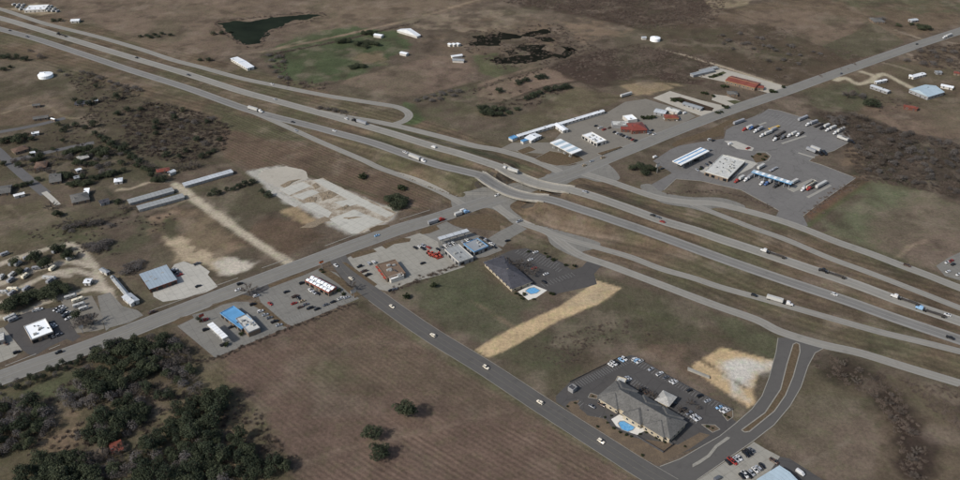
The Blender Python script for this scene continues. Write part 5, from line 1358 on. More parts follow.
# --- homes on the left
for nm, lb, ct, pts, h, rf, wm, rm in (
    ('house', 'grey shingled house beside the end of the dead end street', 'house', ((345, 352), (432, 332), (322, 315)), 3.4, 'hip', 'tan_brick', 'grey_shingle'),
    ('garage', 'bright white roofed lean-to on the dead end street house', 'garage', ((398, 308), (425, 305), (388, 287)), 3.0, 'shed', 'white_wall', 'white_membrane'),
    ('shed', 'dark grey roofed outbuilding beside the fence line', 'shed', ((480, 355), (528, 342), (468, 340)), 2.8, 'gable', 'grey_wall', 'dark_shingle'),
    ('white_house', 'small white roofed house alone on the lawn above the storage sheds', 'house', ((545, 252), (588, 246), (537, 234)), 3.0, 'hip', 'white_wall', 'white_metal'),
    ('house', 'weathered grey roofed house behind the hedge', 'house', ((235, 255), (295, 245), (200, 216)), 3.2, 'gable', 'tan_brick', 'grey_shingle'),
    ('house', 'brown shingled house at the street corner', 'house', ((160, 185), (222, 178), (130, 158)), 3.2, 'hip', 'red_brick', 'brown_shingle'),
    ('mobile_home', 'long white mobile home below the dark street', 'mobile home', ((66, 320), (120, 306), (62, 310)), 3.0, 'gable', 'white_wall', 'white_roof'),
    ('house', 'grey shingled house cut by the left edge', 'house', ((-20, 310), (50, 300), (-40, 275)), 3.2, 'gable', 'tan_brick', 'grey_shingle'),
    ('house', 'brown roofed house between the two dark streets', 'house', ((70, 110), (140, 88), (50, 92)), 3.2, 'hip', 'tan_brick', 'brown_shingle'),
    ('shed', 'small white shed beside the upper street', 'shed', ((148, 115), (172, 108), (144, 105)), 2.6, 'gable', 'white_wall', 'white_metal'),
    ('mobile_home', 'small white mobile home at the top street', 'mobile home', ((150, 20), (188, 14), (146, 11)), 2.8, 'gable', 'white_wall', 'white_metal'),
    ('house', 'pale grey roofed house hidden in trees by the middle street', 'house', ((380, 145), (430, 130), (360, 130)), 3.0, 'gable', 'tan_brick', 'light_grey_shingle'),
    ('shed', 'tiny white shed among trees near the middle street', 'shed', ((366, 197), (394, 188), (360, 188)), 2.4, 'gable', 'white_wall', 'white_metal'),
    ('shed', 'tiny grey shed behind the long hedge', 'shed', ((355, 235), (385, 228), (352, 222)), 2.4, 'gable', 'grey_wall', 'grey_metal')):
    building(nm, lb, ct, *Z(0, 130, 4.8, *pts), h, rf, wm, rm, 0, 1)
for nm, lb, ct, pts, rm in (
    ('house', 'dark grey roofed house circled by trees upper left', 'house', ((445, 270), (540, 262), (450, 248)), 'dark_shingle'),
    ('shed', 'small white shed at the end of the tree circled house', 'shed', ((562, 248), (588, 245), (560, 238)), 'white_metal'),
    ('house', 'grey roofed house beside the top street', 'house', ((195, 358), (290, 345), (190, 342)), 'grey_shingle'),
    ('house', 'small grey roofed house in the open lot upper left', 'house', ((190, 278), (240, 272), (188, 265)), 'grey_shingle'),
    ('shed', 'small white shed beside the grey house on the top street', 'shed', ((300, 352), (325, 358), (292, 342)), 'white_roof')):
    building(nm, lb, ct, *Z(0, 60, 6, *pts), 3.0, 'gable', 'tan_brick', rm, 0, 0)
building('storage_building', 'long grey storage building, farther of the side by side pair', 'storage', *Z(100, 130, 4.8, (140, 353), (358, 292), (125, 335)), 3.2, 'gable', 'grey_wall', 'storage_metal', 0, 0, False, .5)
sb = building('storage_building', 'long grey storage building, nearer of the side by side pair', 'storage', *Z(100, 130, 4.8, (185, 384), (408, 322), (168, 366)), 3.2, 'gable', 'grey_wall', 'storage_metal', 0, 0, False, .5)
building('storage_building', 'long pale storage building beyond the gravel lane', 'storage', *Z(100, 130, 4.8, (405, 270), (642, 202), (390, 255)), 3.2, 'gable', 'grey_wall', 'pale_storage_metal', 0, 0, False, .5)
RD = MB().box(-1.3, 1.3, -.05, .05, 0, 2.3).mesh('roller_door', 'rooftop_unit')
for b in [o for o in C.objects if o.name.startswith('storage_building')]:
    bb = [c for c in b.children if c.name.startswith('wall')][0].data.vertices
    xm = max(v.co.x for v in bb); ym = max(v.co.y for v in bb)
    s_ = -1 if facing(b.location, b.rotation_euler.z, -math.pi / 2) else 1
    n = int(2 * xm / 3.4)
    for k in range(n):
        d = link('roller_door', RD, b); d.location = (-xm + 2 * xm * (k + .5) / n, s_ * (ym + .03), .02)
building('cottage', 'cottage with a dull red roof beside the bare trees and storage lane', 'house', *Z(100, 130, 4.8, (270, 205), (335, 195), (265, 188)), 3.2, 'hip', 'tan_brick', 'dull_red_metal', 0, 1)
building('carport', 'pale roofed carport next to the red roofed cottage', 'carport', *Z(100, 130, 4.8, (335, 210), (368, 196), (330, 200)), 2.8, 'shed', 'white_wall', 'pale_storage_metal', 0, 0, False)
building('cabin', 'cabin with a faded red roof in the dark woods', 'house', *Z(0, 320, 3, (335, 402), (372, 388), (322, 372)), 3.4, 'gable', 'timber', 'dull_red_metal', 0, 1, True, 1.2)
# residential streets
for L_, w_, m_ in (([(-45, 118), (-10, 145), (0, 153), (12, 165), (29, 180), (46, 194)], 8.5, 'dark_asphalt'), ([(4, 162), (31, 156), (62, 149), (94, 142.5)], 6.5, 'dark_asphalt'), ([(-40, 141), (0, 132), (17, 129), (42, 124), (65, 118)], 6.5, 'dark_asphalt'), ([(44, 192), (52, 199), (58, 205)], 4.5, 'pale_concrete')):
    STZ = globals().get('STZ', .03) + .012
    ribbon('street', px_line(L_), w_, 'street_asphalt' if m_ == 'dark_asphalt' else m_, STZ)
# ---------------------------------------------------------------- vehicles
def ring(x, hw, z0, z1, bev=.12):
    return [(x, -hw, z0), (x, hw, z0), (x, hw, z1 - bev), (x, hw - bev, z1), (x, -hw + bev, z1), (x, -hw, z1 - bev)]
def car_meshes(kind):
    if kind == 'sedan':
        body = [(-2.35, .78, .42, .82), (-2.2, .88, .25, .92), (-1.2, .9, .22, .95), (.9, .9, .22, .93), (1.9, .88, .24, .80), (2.3, .78, .36, .68)]
        cab = [(-1.75, .72, .90, .94), (-1.05, .68, .90, 1.40), (.15, .68, .90, 1.44), (1.05, .74, .90, .95)]
        roof = (-1.05, .15, .66, 1.405, 1.45); wh, wr = 1.42, .32
    elif kind == 'suv':
        body = [(-2.3, .85, .5, 1.0), (-2.2, .93, .32, 1.08), (-1.0, .95, .3, 1.08), (1.0, .95, .3, 1.06), (2.0, .92, .32, .96), (2.35, .82, .45, .86)]
        cab = [(-2.2, .80, 1.04, 1.10), (-1.95, .76, 1.04, 1.72), (.25, .76, 1.04, 1.76), (1.05, .82, 1.04, 1.08)]
        roof = (-1.95, .3, .74, 1.725, 1.77); wh, wr = 1.45, .37
    elif kind == 'pickup':
        body = [(-2.8, .9, .55, 1.0), (-2.75, .95, .4, 1.04), (-.6, .96, .38, 1.06), (1.2, .96, .38, 1.06), (2.4, .94, .4, 1.0), (2.75, .86, .5, .9)]
        cab = [(-.75, .80, 1.02, 1.08), (-.65, .76, 1.02, 1.74), (.75, .76, 1.02, 1.78), (1.45, .82, 1.02, 1.08)]
        roof = (-.65, .8, .74, 1.745, 1.79); wh, wr = 1.75, .39
    else:       # van
        body = [(-2.6, .92, .5, 1.5), (-2.55, .98, .35, 2.0), (-1, 1.0, .33, 2.05), (1.2, 1.0, .33, 2.0), (2.0, .96, .35, 1.25), (2.6, .86, .45, 1.0)]
        cab = [(1.15, .90, 1.2, 1.9), (1.3, .92, 1.1, 1.86), (1.9, .93, 1.1, 1.32), (2.1, .86, 1.1, 1.16)]
        roof = (-2.4, 1.1, .86, 2.02, 2.08); wh, wr = 1.6, .36
    mb = MB().loft([ring(*s) for s in body])
    mb.box(roof[0], roof[1], -roof[2], roof[2], roof[3], roof[4], 0, (.12, .1))
    if kind == 'pickup':
        mb.box(-2.62, -.85, -.72, .72, 1.045, 1.062, 1)
        for sy in (-1, 1): mb.box(-2.7, -.8, sy * .84 - .1, sy * .84 + .1, 1.04, 1.22)
        mb.box(-2.74, -2.6, -.74, .74, 1.04, 1.22)
    bm = mb.mesh(kind + '_body', ['paint_white', 'dark_chassis'])
    gm = MB().loft([ring(s[0], s[1], s[2], s[3], .06) for s in cab]).mesh(kind + '_glass', 'glass')
    wm = MB()
    n = 10
    rg = lambda y: [(wr * math.cos(2 * math.pi * i / n), y, wr * math.sin(2 * math.pi * i / n)) for i in range(n)]
    wm.loft([rg(-.11), rg(.11)])
    return bm, gm, wm.mesh(kind + '_wheel', 'tyre'), wh, wr, (.8 if kind == 'sedan' else .86)
CARS = {k: car_meshes(k) for k in ('sedan', 'suv', 'pickup', 'van')}
def car(px, py, dpx, color, label, kind='sedan', z=0.0, line=None, group=None, parts=True):
    """a parked or driving car standing at a surveyed point, nose along the pixel direction DPX"""
    p = G(px, py, z)
    ang = dpx if isinstance(dpx, float) else gdir(px, py, *dpx)
    hz = float(height(p.x, p.y)[0])
    o = empty({'sedan': 'car', 'suv': 'car', 'pickup': 'pickup_truck', 'van': 'van'}[kind], (p.x, p.y, (z + .11) if z else hz + .07), ang)
    o.scale = (.93, .93, .93)
    bm, gm, wm, wh, wr, wy = CARS[kind]
    b = link('body', bm, o); b.material_slots[0].link = 'OBJECT'; b.material_slots[0].material = M('paint_' + color.replace(' ', '_'))
    link('windows', gm, o)
    for sx in (-1, 1):
        for sy in (-1, 1):
            w = link('wheel', wm, o); w.location = (sx * wh, sy * wy, wr)
    return tag(o, label, {'sedan': 'car', 'suv': 'car', 'pickup': 'pickup truck', 'van': 'van'}[kind], group)
ORD = ['first', 'second', 'third', 'fourth', 'fifth', 'sixth', 'seventh', 'eighth', 'ninth', 'tenth', 'eleventh', 'twelfth', 'thirteenth', 'fourteenth', 'fifteenth', 'sixteenth', 'seventeenth', 'eighteenth', 'nineteenth', 'twentieth']
def row(pts, dpx, colors, where, group, end='the left', jit=4):
    """a row of parked cars; the label counts along the row"""
    rr = random.Random(len(where) * 13 + len(pts))
    for i, (p, c) in enumerate(sorted(zip(pts, colors))):
        k = rr.choice(['sedan', 'sedan', 'suv', 'pickup'])
        a = gdir(p[0], p[1], *dpx) + R(rr.uniform(-jit, jit)) + (math.pi if rr.random() < .4 else 0)
        kind_word = {'sedan': 'car', 'suv': 'car', 'pickup': 'pickup truck'}[k]
        car(p[0], p[1], a, c, '%s %s, %s from left %s' % (c, kind_word, ORD[i], where), k, group=group)
HB, HL, CD, SD, HD = (27, -12), (29, 17.5), (26, -9.4), (26, 17), (26, 9)
# hotel car park
row(Z(560, 350, 4, (298, 40), (308, 45), (318, 50), (364, 79), (399, 98), (424, 112), (449, 126), (459, 132), (519, 163), (560, 186), (590, 206), (636, 232), (652, 241), (664, 247)), HB,
    ['white', 'light blue', 'white', 'silver', 'white', 'grey', 'white', 'white', 'black', 'black', 'silver', 'light blue', 'white', 'white'], 'along the outer hotel fence', 'cars along the outer hotel fence', 'the far corner')
row(Z(560, 350, 4, (203, 62), (214, 56), (226, 52), (245, 42), (256, 38)), HL, ['white', 'white', 'black', 'light blue', 'white'], 'on the short side of the hotel car park', 'cars on the short side of the hotel car park')
row(Z(560, 350, 4, (263, 116), (274, 121), (330, 160), (350, 172)), HB, ['silver', 'white', 'black', 'brown'], 'behind the hotel left of its porch', 'cars behind the hotel left of the porch')
row(Z(560, 350, 4, (452, 220), (490, 242), (515, 254), (534, 266), (544, 274), (552, 280)), HB, ['black', 'black', 'silver', 'white', 'silver', 'white'], 'behind the hotel right of its porch', 'cars behind the hotel right of the porch')
row(Z(560, 350, 4, (128, 228), (168, 222)), HL, ['grey', 'brown'], 'in the small front bay of the hotel', 'cars in the front bay of the hotel')
# bottom right lot
row(Z(700, 430, 8, (225, 262), (250, 250), (270, 262), (290, 240), (312, 228), (365, 198), (388, 184), (410, 168)), (10, 10), ['black', 'red', 'red', 'silver', 'white', 'black', 'black', 'grey'], 'nearest the boulevard', 'cars nearest the boulevard')
row(Z(700, 430, 8, (335, 375), (358, 362), (384, 366), (410, 350), (440, 325), (466, 312), (495, 292)), (10, 10), ['black', 'white', 'black', 'silver', 'white', 'silver', 'black'], 'facing the pale blue roofed shop', 'cars facing the pale blue roofed shop')
car(*Z(700, 430, 8, (590, 255))[0], (10, 7), 'brown', 'dark brown pickup truck parked at the corner of the pale blue roofed shop', 'pickup')
car(*Z(700, 430, 8, (800, 348))[0], (10, 7), 'white', 'white van parked beside the pale blue roofed shop', 'van')
car(*Z(700, 430, 8, (140, 395))[0], (12, -7), 'grey', 'grey van at the bottom edge of the boulevard lot', 'van')
# side road
for i, (p, s_) in enumerate((((336, 266), 'nearest the cross road'), ((351, 279), 'turning near the grill restaurant'), ((392, 307), 'beside the ploughed field top corner'), ((433, 336), 'above the sandy track'), ((486, 368), 'just below the sandy track'), ((540, 403), 'opposite the hotel entrance'), ((601, 442), 'below the hotel pool'))):
    car(p[0], p[1], (26, 17) if i % 2 == 0 else (-26, -17), 'cream' if i else 'white', ('white' if i == 0 else 'cream') + ' car driving on the side road ' + s_, 'sedan' if i < 3 else 'suv')
# cross road traffic
for p, d, c, k, lb in (((377, 236), 1, 'light blue', 'sedan', 'light blue car on the cross road beside the cleared slab'), ((240, 284.5), 1, 'black', 'suv', 'black car on the far lane of the cross road above the fuel station'),
                       ((238, 290.5), -1, 'white', 'sedan', 'white car on the near lane of the cross road above the fuel station'), ((59, 353), -1, 'black', 'suv', 'black car standing in for a car shadow below the white roofed restaurant'),  # the black car stands in for a dark car shadow on the road
                       ((94, 348.5), 1, 'black', 'pickup', 'black pickup truck standing in for a car shadow above the dark wood'), ((152, 313), -1, 'brown', 'pickup', 'brown pickup truck on the cross road kerb lane below the auto shop'),  # black pickup added in place of a dark car shadow
                       ((497, 196), -1, 'white', 'suv', 'white car on the cross road just before the overpass'), ((463, 211), 1, 'white', 'van', 'white van on the cross road before the ramp'),
                       ((841, 74), -1, 'grey', 'sedan', 'grey car on the far cross road opposite the gravel drive'), ((917, 44.5), 1, 'black', 'sedan', 'black car on the far cross road near the upper right corner'),
                       ((519, 222), -1, 'silver', 'pickup', 'silver pickup truck at the start of the near frontage road'), ((603, 158), 1, 'tan', 'pickup', 'tan pickup truck turning off the cross road by the striped canopy')):
    car(p[0], p[1], (26 * d, -9.4 * d), c, lb, k)
# highway cars
def on_line(L, px, py, off):
    """the nearest station of a highway line to a surveyed point, and the offset lane position there"""
    best = None
    for i in range(len(L) - 1):
        q = G(px, py, L[i, 2]); d = (L[i, 0] - q.x) ** 2 + (L[i, 1] - q.y) ** 2
        if best is None or d < best[0]: best = (d, i)
    i = best[1]; t, n, s = frame_of(L)
    return Vector((L[i, 0] + n[i, 0] * off, L[i, 1] + n[i, 1] * off, L[i, 2] + .095)), math.atan2(t[i, 1], t[i, 0])
def hw_car(L, px, py, off, color, label, kind='sedan', flip=0):
    p, a = on_line(L, px, py, off)
    o = car(px, py, a + math.pi * flip, color, label, kind); o.location = p
    return o
for p, off, c, k, lb in (((656, 216), 1.9, 'black', 'suv', 'black car leading two others on the far highway lanes'), ((661, 218.5), 1.9, 'grey', 'sedan', 'grey car close behind a black car on the far highway lanes'), ((666, 221.5), -1.9, 'red', 'sedan', 'red car on the far highway lanes'),
                         ((584, 193), 1.9, 'silver', 'suv', 'silver car just past the far overpass bridge'), ((136, 58), 1.9, 'black', 'suv', 'black car on the upper left far highway lanes'), ((187, 75), -1.9, 'grey', 'pickup', 'grey pickup truck on the far highway lanes above the curve'),
                         ((342, 120), 1.9, 'white', 'suv', 'white car on the far highway lanes below the frontage loop'), ((436, 148), -1.9, 'white', 'van', 'white van on the far highway lanes before the overpass'), ((273, 100), 1.9, 'silver', 'sedan', 'silver car on the far highway lanes by the frontage road'),
                         ((948, 317), 1.9, 'white', 'sedan', 'white car on the far highway lanes at the right edge')):
    hw_car(HW_FAR, p[0], p[1], off, c, lb, k, 1)
for p, off, c, k, lb in (((835, 298), 1.9, 'white', 'suv', 'white car on the near highway lanes lower right'), ((952, 337), -1.9, 'black', 'pickup', 'black pickup truck on the near highway lanes at the right edge'), ((10, 31), 1.9, 'black', 'sedan', 'black car on the near highway lanes upper left corner'),
                         ((28, 37), -1.9, 'grey', 'suv', 'grey car second from the upper left corner on the near highway lanes'), ((333, 132), 1.9, 'white', 'sedan', 'white car on the near highway lanes past the ramp'), ((296, 122), -1.9, 'black', 'sedan', 'black car on the near highway lanes where the ramp leaves'),
                         ((405, 154), 1.9, 'white', 'pickup', 'white pickup truck leading a box truck on the near highway lanes')):
    hw_car(HW_NEAR, p[0], p[1], off, c, lb, k, 0)
car(754, 296, (26, 8), 'black', 'black car behind the white semi truck on the slip ramp', 'suv'); car(272, 84.5, (26, 6), 'white', 'white car on the upper frontage road', 'sedan')
car(296, 131, (26, 12), 'silver', 'silver car on the slip ramp leaving the highway upper left', 'sedan'); car(907, 266, (26, 9), 'brown', 'brown pickup truck stopped on the far right frontage road', 'pickup')
# fuel station and burger restaurant
for p, d, c, k, lb in (((200, 350), CD, 'black', 'suv', 'black car left of the long white fuel canopy'), ((280, 415), CD, 'black', 'pickup', 'black pickup truck below the long white fuel canopy'), ((312, 338), CD, 'black', 'sedan', 'black car between the fuel canopy and blue roofed shop'),
                    ((195, 308), CD, 'red', 'pickup', 'red pickup truck at the head of the long white fuel canopy'), ((405, 240), CD, 'black', 'suv', 'black car topmost in the line beside the blue roofed shop'), ((438, 270), CD, 'white', 'suv', 'white car second in the line beside the blue roofed shop'),
                    ((460, 285), CD, 'silver', 'sedan', 'silver car third in the line beside the blue roofed shop'), ((478, 298), CD, 'grey', 'sedan', 'grey car fourth in the line beside the blue roofed shop'), ((500, 315), CD, 'black', 'pickup', 'black pickup truck fifth in the line beside the blue roofed shop'),
                    ((520, 330), CD, 'silver', 'sedan', 'silver car last in the line beside the blue roofed shop'), ((420, 203), CD, 'white', 'suv', 'white car at the near corner of the burger restaurant lot'),
                    ((480, 237), (10, 8), 'red', 'sedan', 'red car at the near edge of the burger lot'), ((552, 185), CD, 'black', 'sedan', 'black car alone in the upper burger lot'), ((590, 205), CD, 'brown', 'pickup', 'brown pickup truck in the middle of the burger lot'), ((602, 212), (10, 8), 'black', 'sedan', 'black car beside the brown pickup in the burger lot'),
                    ((585, 235), CD, 'red', 'sedan', 'red car in the middle of the burger lot'), ((612, 252), CD, 'brown', 'sedan', 'brown car below the red car in the burger lot'), ((636, 240), CD, 'grey', 'sedan', 'grey car in the third line of the burger lot'),
                    ((620, 225), CD, 'tan', 'sedan', 'tan car nearest the middle of the burger lot'), ((655, 178), (8, 8), 'white', 'sedan', 'white car against the front of the burger restaurant'), ((672, 188), (8, 8), 'silver', 'suv', 'silver car against the burger restaurant front'), ((688, 192), (8, 8), 'black', 'sedan', 'black car last along the burger restaurant front'),
                    ((620, 147), CD, 'black', 'suv', 'black car above the burger restaurant in the drive')):
    q = Z(160, 250, 4.36, p)[0]; car(q[0], q[1], d, c, lb, k)
row(Z(160, 250, 4.36, (655, 256), (685, 260), (722, 242), (755, 229), (790, 214), (815, 210)), CD, ['black', 'black', 'grey', 'black', 'white', 'silver'], 'along the bottom burger lot kerb', 'cars along the bottom burger lot kerb')
# grill restaurant and shops by the highway corner
row(Z(340, 200, 4.8, (140, 308), (163, 302)), (8, 8), ['silver', 'white'], 'in front of the grill restaurant', 'cars in front of the grill restaurant')
row(Z(340, 200, 4.8, (95, 322), (115, 345), (135, 362)), CD, ['black', 'brown', 'black'], 'beside the red awnings', 'cars beside the red awnings')
row(Z(340, 200, 4.8, (362, 232), (384, 228), (400, 222), (398, 236), (426, 230)), (10, 6), ['black', 'white', 'silver', 'black', 'red'], 'on the bare concrete before the grill restaurant', 'cars on the bare concrete')
row(Z(340, 200, 4.8, (470, 240), (490, 232), (508, 225), (526, 218), (545, 212), (590, 205), (612, 198), (628, 194)), (9, 8), ['black', 'grey', 'white', 'silver', 'white', 'silver', 'white', 'grey'], 'between the grey canopy and the shops', 'cars between the grey canopy and the shops')
row(Z(340, 200, 4.8, (680, 186), (695, 192), (712, 200), (728, 214), (740, 228)), (10, 5), ['black', 'silver', 'black', 'white', 'black'], 'at the highway end of the blue trimmed shop', 'cars at the end of the blue trimmed shop')
car(*Z(340, 200, 4.8, (398, 306))[0], CD, 'black', 'black car alone on the bare concrete', 'sedan'); car(*Z(340, 200, 4.8, (262, 432))[0], CD, 'grey', 'grey car in the lower yard of the grill restaurant', 'suv'); car(*Z(340, 200, 4.8, (245, 436))[0], CD, 'black', 'black car in the lower yard of the grill restaurant', 'sedan')
# motel lot
for p, c, d, lb in (((530, 193), 'white', CD, 'white car alone in the upper motel lot'), ((548, 234), 'red', CD, 'red car in the middle of the motel lot'), ((604, 262), 'white', CD, 'white car nearest the frontage side of the motel lot'), ((596, 300), 'black', SD, 'black car near the motel pool'),
                    ((555, 157), 'white', CD, 'white car at the top edge of the motel lot'), ((420, 102), 'black', CD, 'black car on the drive between shops and motel')):
    q = Z(420, 220, 4.8, p)[0]; car(q[0], q[1], d, c, lb, 'sedan')
# auto shop, white roofed restaurant, left lots
row(Z(90, 230, 4.8, (405, 195), (415, 203), (424, 208), (432, 218)), CD, ['white', 'black', 'grey', 'red'], 'beside the auto shop', 'cars beside the auto shop')
car(*Z(90, 230, 4.8, (520, 272))[0], CD, 'black', 'black car at the auto shop exit', 'sedan'); car(*Z(90, 230, 4.8, (515, 165))[0], CD, 'grey', 'grey pickup truck at the back of the auto shop yard', 'pickup')
row(Z(0, 300, 9.6, (540, 98), (560, 88), (585, 75), (575, 108), (600, 95)), (8, -4), ['white', 'black', 'white', 'silver', 'white'], 'by the storage fence behind the restaurant', 'cars by the storage fence')
row(Z(0, 300, 9.6, (610, 122), (625, 145), (645, 135), (630, 160), (655, 182)), (8, -4), ['black', 'grey', 'white', 'black', 'white'], 'beside the round tree behind the restaurant', 'cars beside the round tree')
row(Z(0, 300, 9.6, (478, 232), (500, 245), (520, 262), (545, 330), (570, 340)), (10, -4), ['black', 'white', 'silver', 'black', 'grey'], 'along the right wall of the white roofed restaurant', 'cars right of the white roofed restaurant')
row(Z(0, 300, 9.6, (455, 350), (480, 362), (505, 352)), (8, 7), ['silver', 'black', 'grey'], 'in front of the white roofed restaurant', 'cars in front of the white roofed restaurant')
row(Z(0, 300, 9.6, (352, 104), (382, 96)), (10, -3), ['white', 'white'], 'on the back edge of the restaurant lot', 'cars on the back edge')
car(*Z(0, 300, 9.6, (135, 182 + 300))[0] if False else (17, 353), (10, -4), 'black', 'black car on the pale lot at the left edge', 'suv'); car(6, 344, (10, 6), 'brown', 'brown car near the pale roofed shop at the left edge', 'sedan')
# truck stop cars
row(Z(580, 90, 4.8, (562, 386), (585, 374), (608, 362), (626, 352)), (9, 7), ['silver', 'black', 'grey', 'black'], 'in front of the truck stop building', 'cars in front of the truck stop building')
row(Z(580, 90, 4.8, (560, 340), (580, 330), (530, 352), (625, 292)), CD, ['black', 'silver', 'black', 'grey'], 'under the edge of the striped car canopy', 'cars by the striped car canopy')
for p, c, k, lb in (((360, 325), 'white', 'van', 'white van at the truck stop entrance'), ((620, 240), 'white', 'suv', 'white car on the pale strip near the cross road'), ((640, 245), 'black', 'sedan', 'black car on the pale strip near the cross road'), ((720, 262), 'white', 'van', 'white van on the pale strip of the truck stop'), ((395, 380), 'black', 'sedan', 'black car beside the dark oak at the truck stop entrance')):
    q = Z(580, 90, 4.8, p)[0]; car(q[0], q[1], CD, c, lb, k)
q = Z(660, 90, 3.69, (325, 217))[0]; car(q[0], q[1], CD, 'red', 'red pickup truck on the pale strip of the truck stop', 'pickup')
# strip lot cars by the diner
row(Z(500, 80, 4.8, (548, 252), (562, 258), (578, 264), (592, 270), (606, 276), (622, 282), (636, 288), (650, 294)), (9, -6), ['black', 'white', 'grey', 'black', 'silver', 'black', 'red', 'black'], 'diagonally before the red diner', 'cars before the red diner')
row(Z(500, 80, 4.8, (704, 252), (718, 258), (728, 246), (740, 262)), CD, ['white', 'silver', 'black', 'white'], 'at the roadside corner of the red diner', 'cars at the corner of the red diner')
row(Z(500, 80, 4.8, (460, 222), (480, 232), (500, 240), (525, 232)), CD, ['black', 'white', 'red', 'brown'], 'between the white shop and the diner', 'cars between the white shop and the diner')
row(Z(640, 60, 6, (150, 358), (175, 362), (215, 362), (235, 356)), (8, 6), ['white', 'black', 'white', 'silver'], 'before the red and tan roofed shop', 'cars before the red and tan roofed shop')
car(*Z(640, 60, 6, (268, 322))[0], CD, 'white', 'white van behind the red and tan roofed shop', 'van')
car(*Z(500, 80, 4.8, (405, 412))[0], CD, 'tan', 'tan car at the striped canopy exit', 'suv'); car(*Z(500, 80, 4.8, (440, 392))[0], CD, 'silver', 'silver car at the striped canopy exit', 'sedan')
row([(947, 263), (951, 261.5), (948, 272), (953, 265), (958, 275)], (9, -4), ['white', 'red', 'white', 'black', 'white'], 'in the yard at the right edge', 'cars in the yard at the right edge')

# --- trucks
def wheel_mesh(r, w, name='wheel'):
    n = 12; rg = lambda y: [(r * math.cos(2 * math.pi * i / n), y, r * math.sin(2 * math.pi * i / n)) for i in range(n)]
    return MB().loft([rg(-w / 2), rg(w / 2)]).mesh(name, 'tyre')
TW = wheel_mesh(.52, .55)
CABM = MB().loft([ring(-2.9, 1.15, .9, 3.5, .2), ring(-1.2, 1.2, .9, 3.7, .25), ring(-.2, 1.2, .9, 3.2, .2), ring(.2, 1.15, .9, 2.1, .2), ring(1.9, 1.0, .8, 1.9, .2), ring(2.1, .9, .8, 1.6, .2)]).mesh('cab', ['paint_white'])
CABG = MB().loft([ring(-.32, 1.08, 2.15, 3.14, .1), ring(.26, 1.05, 2.12, 2.24, .05)]).mesh('windscreen', 'glass')
CHAS = MB().box(-6.2, 1.9, -.5, .5, .75, .95).mesh('chassis', 'dark_chassis')
def trailer_mesh(kind, mat, ln=16.0):
    mb = MB()
    if kind == 'box':
        mb.box(-ln, 0, -1.3, 1.3, 1.2, 4.0)
        for k in range(int(ln / 2)): mb.box(-ln + .4 + 2 * k, -ln + .52 + 2 * k, -1.27, 1.27, 4.0, 4.03)
    elif kind == 'flat':
        mb.box(-ln, 0, -1.3, 1.3, 1.25, 1.5); mb.box(-.35, 0, -1.25, 1.25, 1.5, 2.4)
        mb.box(-ln + 2, -5, -.9, .9, 1.5, 2.1)
    else:
        n = 12; rg = lambda x, r: [(x, r * math.cos(2 * math.pi * i / n), 2.4 + r * math.sin(2 * math.pi * i / n)) for i in range(n)]
        mb.loft([rg(-ln, .5), rg(-ln + .5, 1.15), rg(-.5, 1.15), rg(0, .5)])
    mb.box(-ln + .5, -1, -.45, .45, 1.0, 1.2)
    return mb.mesh('trailer', mat)
TRL = {}
def semi(loc, ang, label, cab='white', kind='box', mat='trailer_white', ln=13.5, tractor=True, group=None):
    key = (kind, mat, ln)
    if key not in TRL: TRL[key] = trailer_mesh(*key)
    o = empty('semi_truck' if tractor else 'parked_trailer', loc, ang)
    o.scale = (.9, .86, .8)
    off = ln / 2
    t = link('trailer', TRL[key], o); t.location = (off - (2.2 if tractor else 0), 0, 0)
    if tractor:
        x0 = off + 3.2
        c = link('cab', CABM, o); c.location = (x0, 0, 0); c.material_slots[0].link = 'OBJECT'; c.material_slots[0].material = M('paint_' + cab.replace(' ', '_'))
        g = link('windscreen', CABG, c)
        h = link('chassis', CHAS, o); h.location = (x0, 0, 0)
        xs = [x0 + 1.2, x0 - 3.9, x0 - 5.2, off - 2.2 - ln + 1.2, off - 2.2 - ln + 2.5]
    else:
        xs = [off - ln + 1.2, off - ln + 2.5, off - 2.5]
    for x in xs:
        for sy in (-1, 1):
            w = link('wheel', TW, o); w.location = (x, sy * .95, .52)
    return tag(o, label, 'truck' if tractor else 'trailer', group)
def semi_px(a, b, label, **kw):
    """from tail pixel a to nose pixel b; the length follows from the two"""
    A, B = G(*a), G(*b); d = (B - A).length
    tr = kw.get('tractor', True)
    ln = max(7.0, min(16.0, d - (7.5 if tr else 0)))
    c = (A + B) / 2
    return semi((c.x, c.y, float(height(c.x, c.y)[0]) + .07), math.atan2(B.y - A.y, B.x - A.x), label, ln=round(ln, 0), **kw)
def semi_hw(L, px, py, off, label, flip=0, **kw):
    p, a = on_line(L, px, py, off); return semi(p, a + math.pi * flip, label, **kw)
semi_px((763, 297.5), (792, 306), 'white semi truck and trailer on the near slip ramp')
semi_hw(HW_FAR, 772, 256.5, 1.9, 'white cabbed truck with a dark flatbed on the far highway lanes', 1, kind='flat', mat='flatbed_deck')
semi_hw(HW_FAR, 833, 276, 1.9, 'black cabbed truck with a dark flatbed on the far highway lanes', 1, cab='black', kind='flat', mat='flatbed_deck')
semi_hw(HW_FAR, 909, 304, 1.9, 'white cabbed flatbed truck leading another at the lower right far lanes', 1, kind='flat', mat='flatbed_deck')
semi_hw(HW_FAR, 932, 312, -1.9, 'light blue cabbed flatbed truck following another at the lower right far lanes', 1, cab='light blue', kind='flat', mat='flatbed_deck')
semi_hw(HW_FAR, 511, 172, 1.9, 'white box truck on the far overpass bridge', 1, ln=11.0)
semi_hw(HW_FAR, 357, 124, 1.9, 'dark trailer truck on the far highway lanes below the frontage loop', 1, cab='black', mat='trailer_grey', ln=13.0)
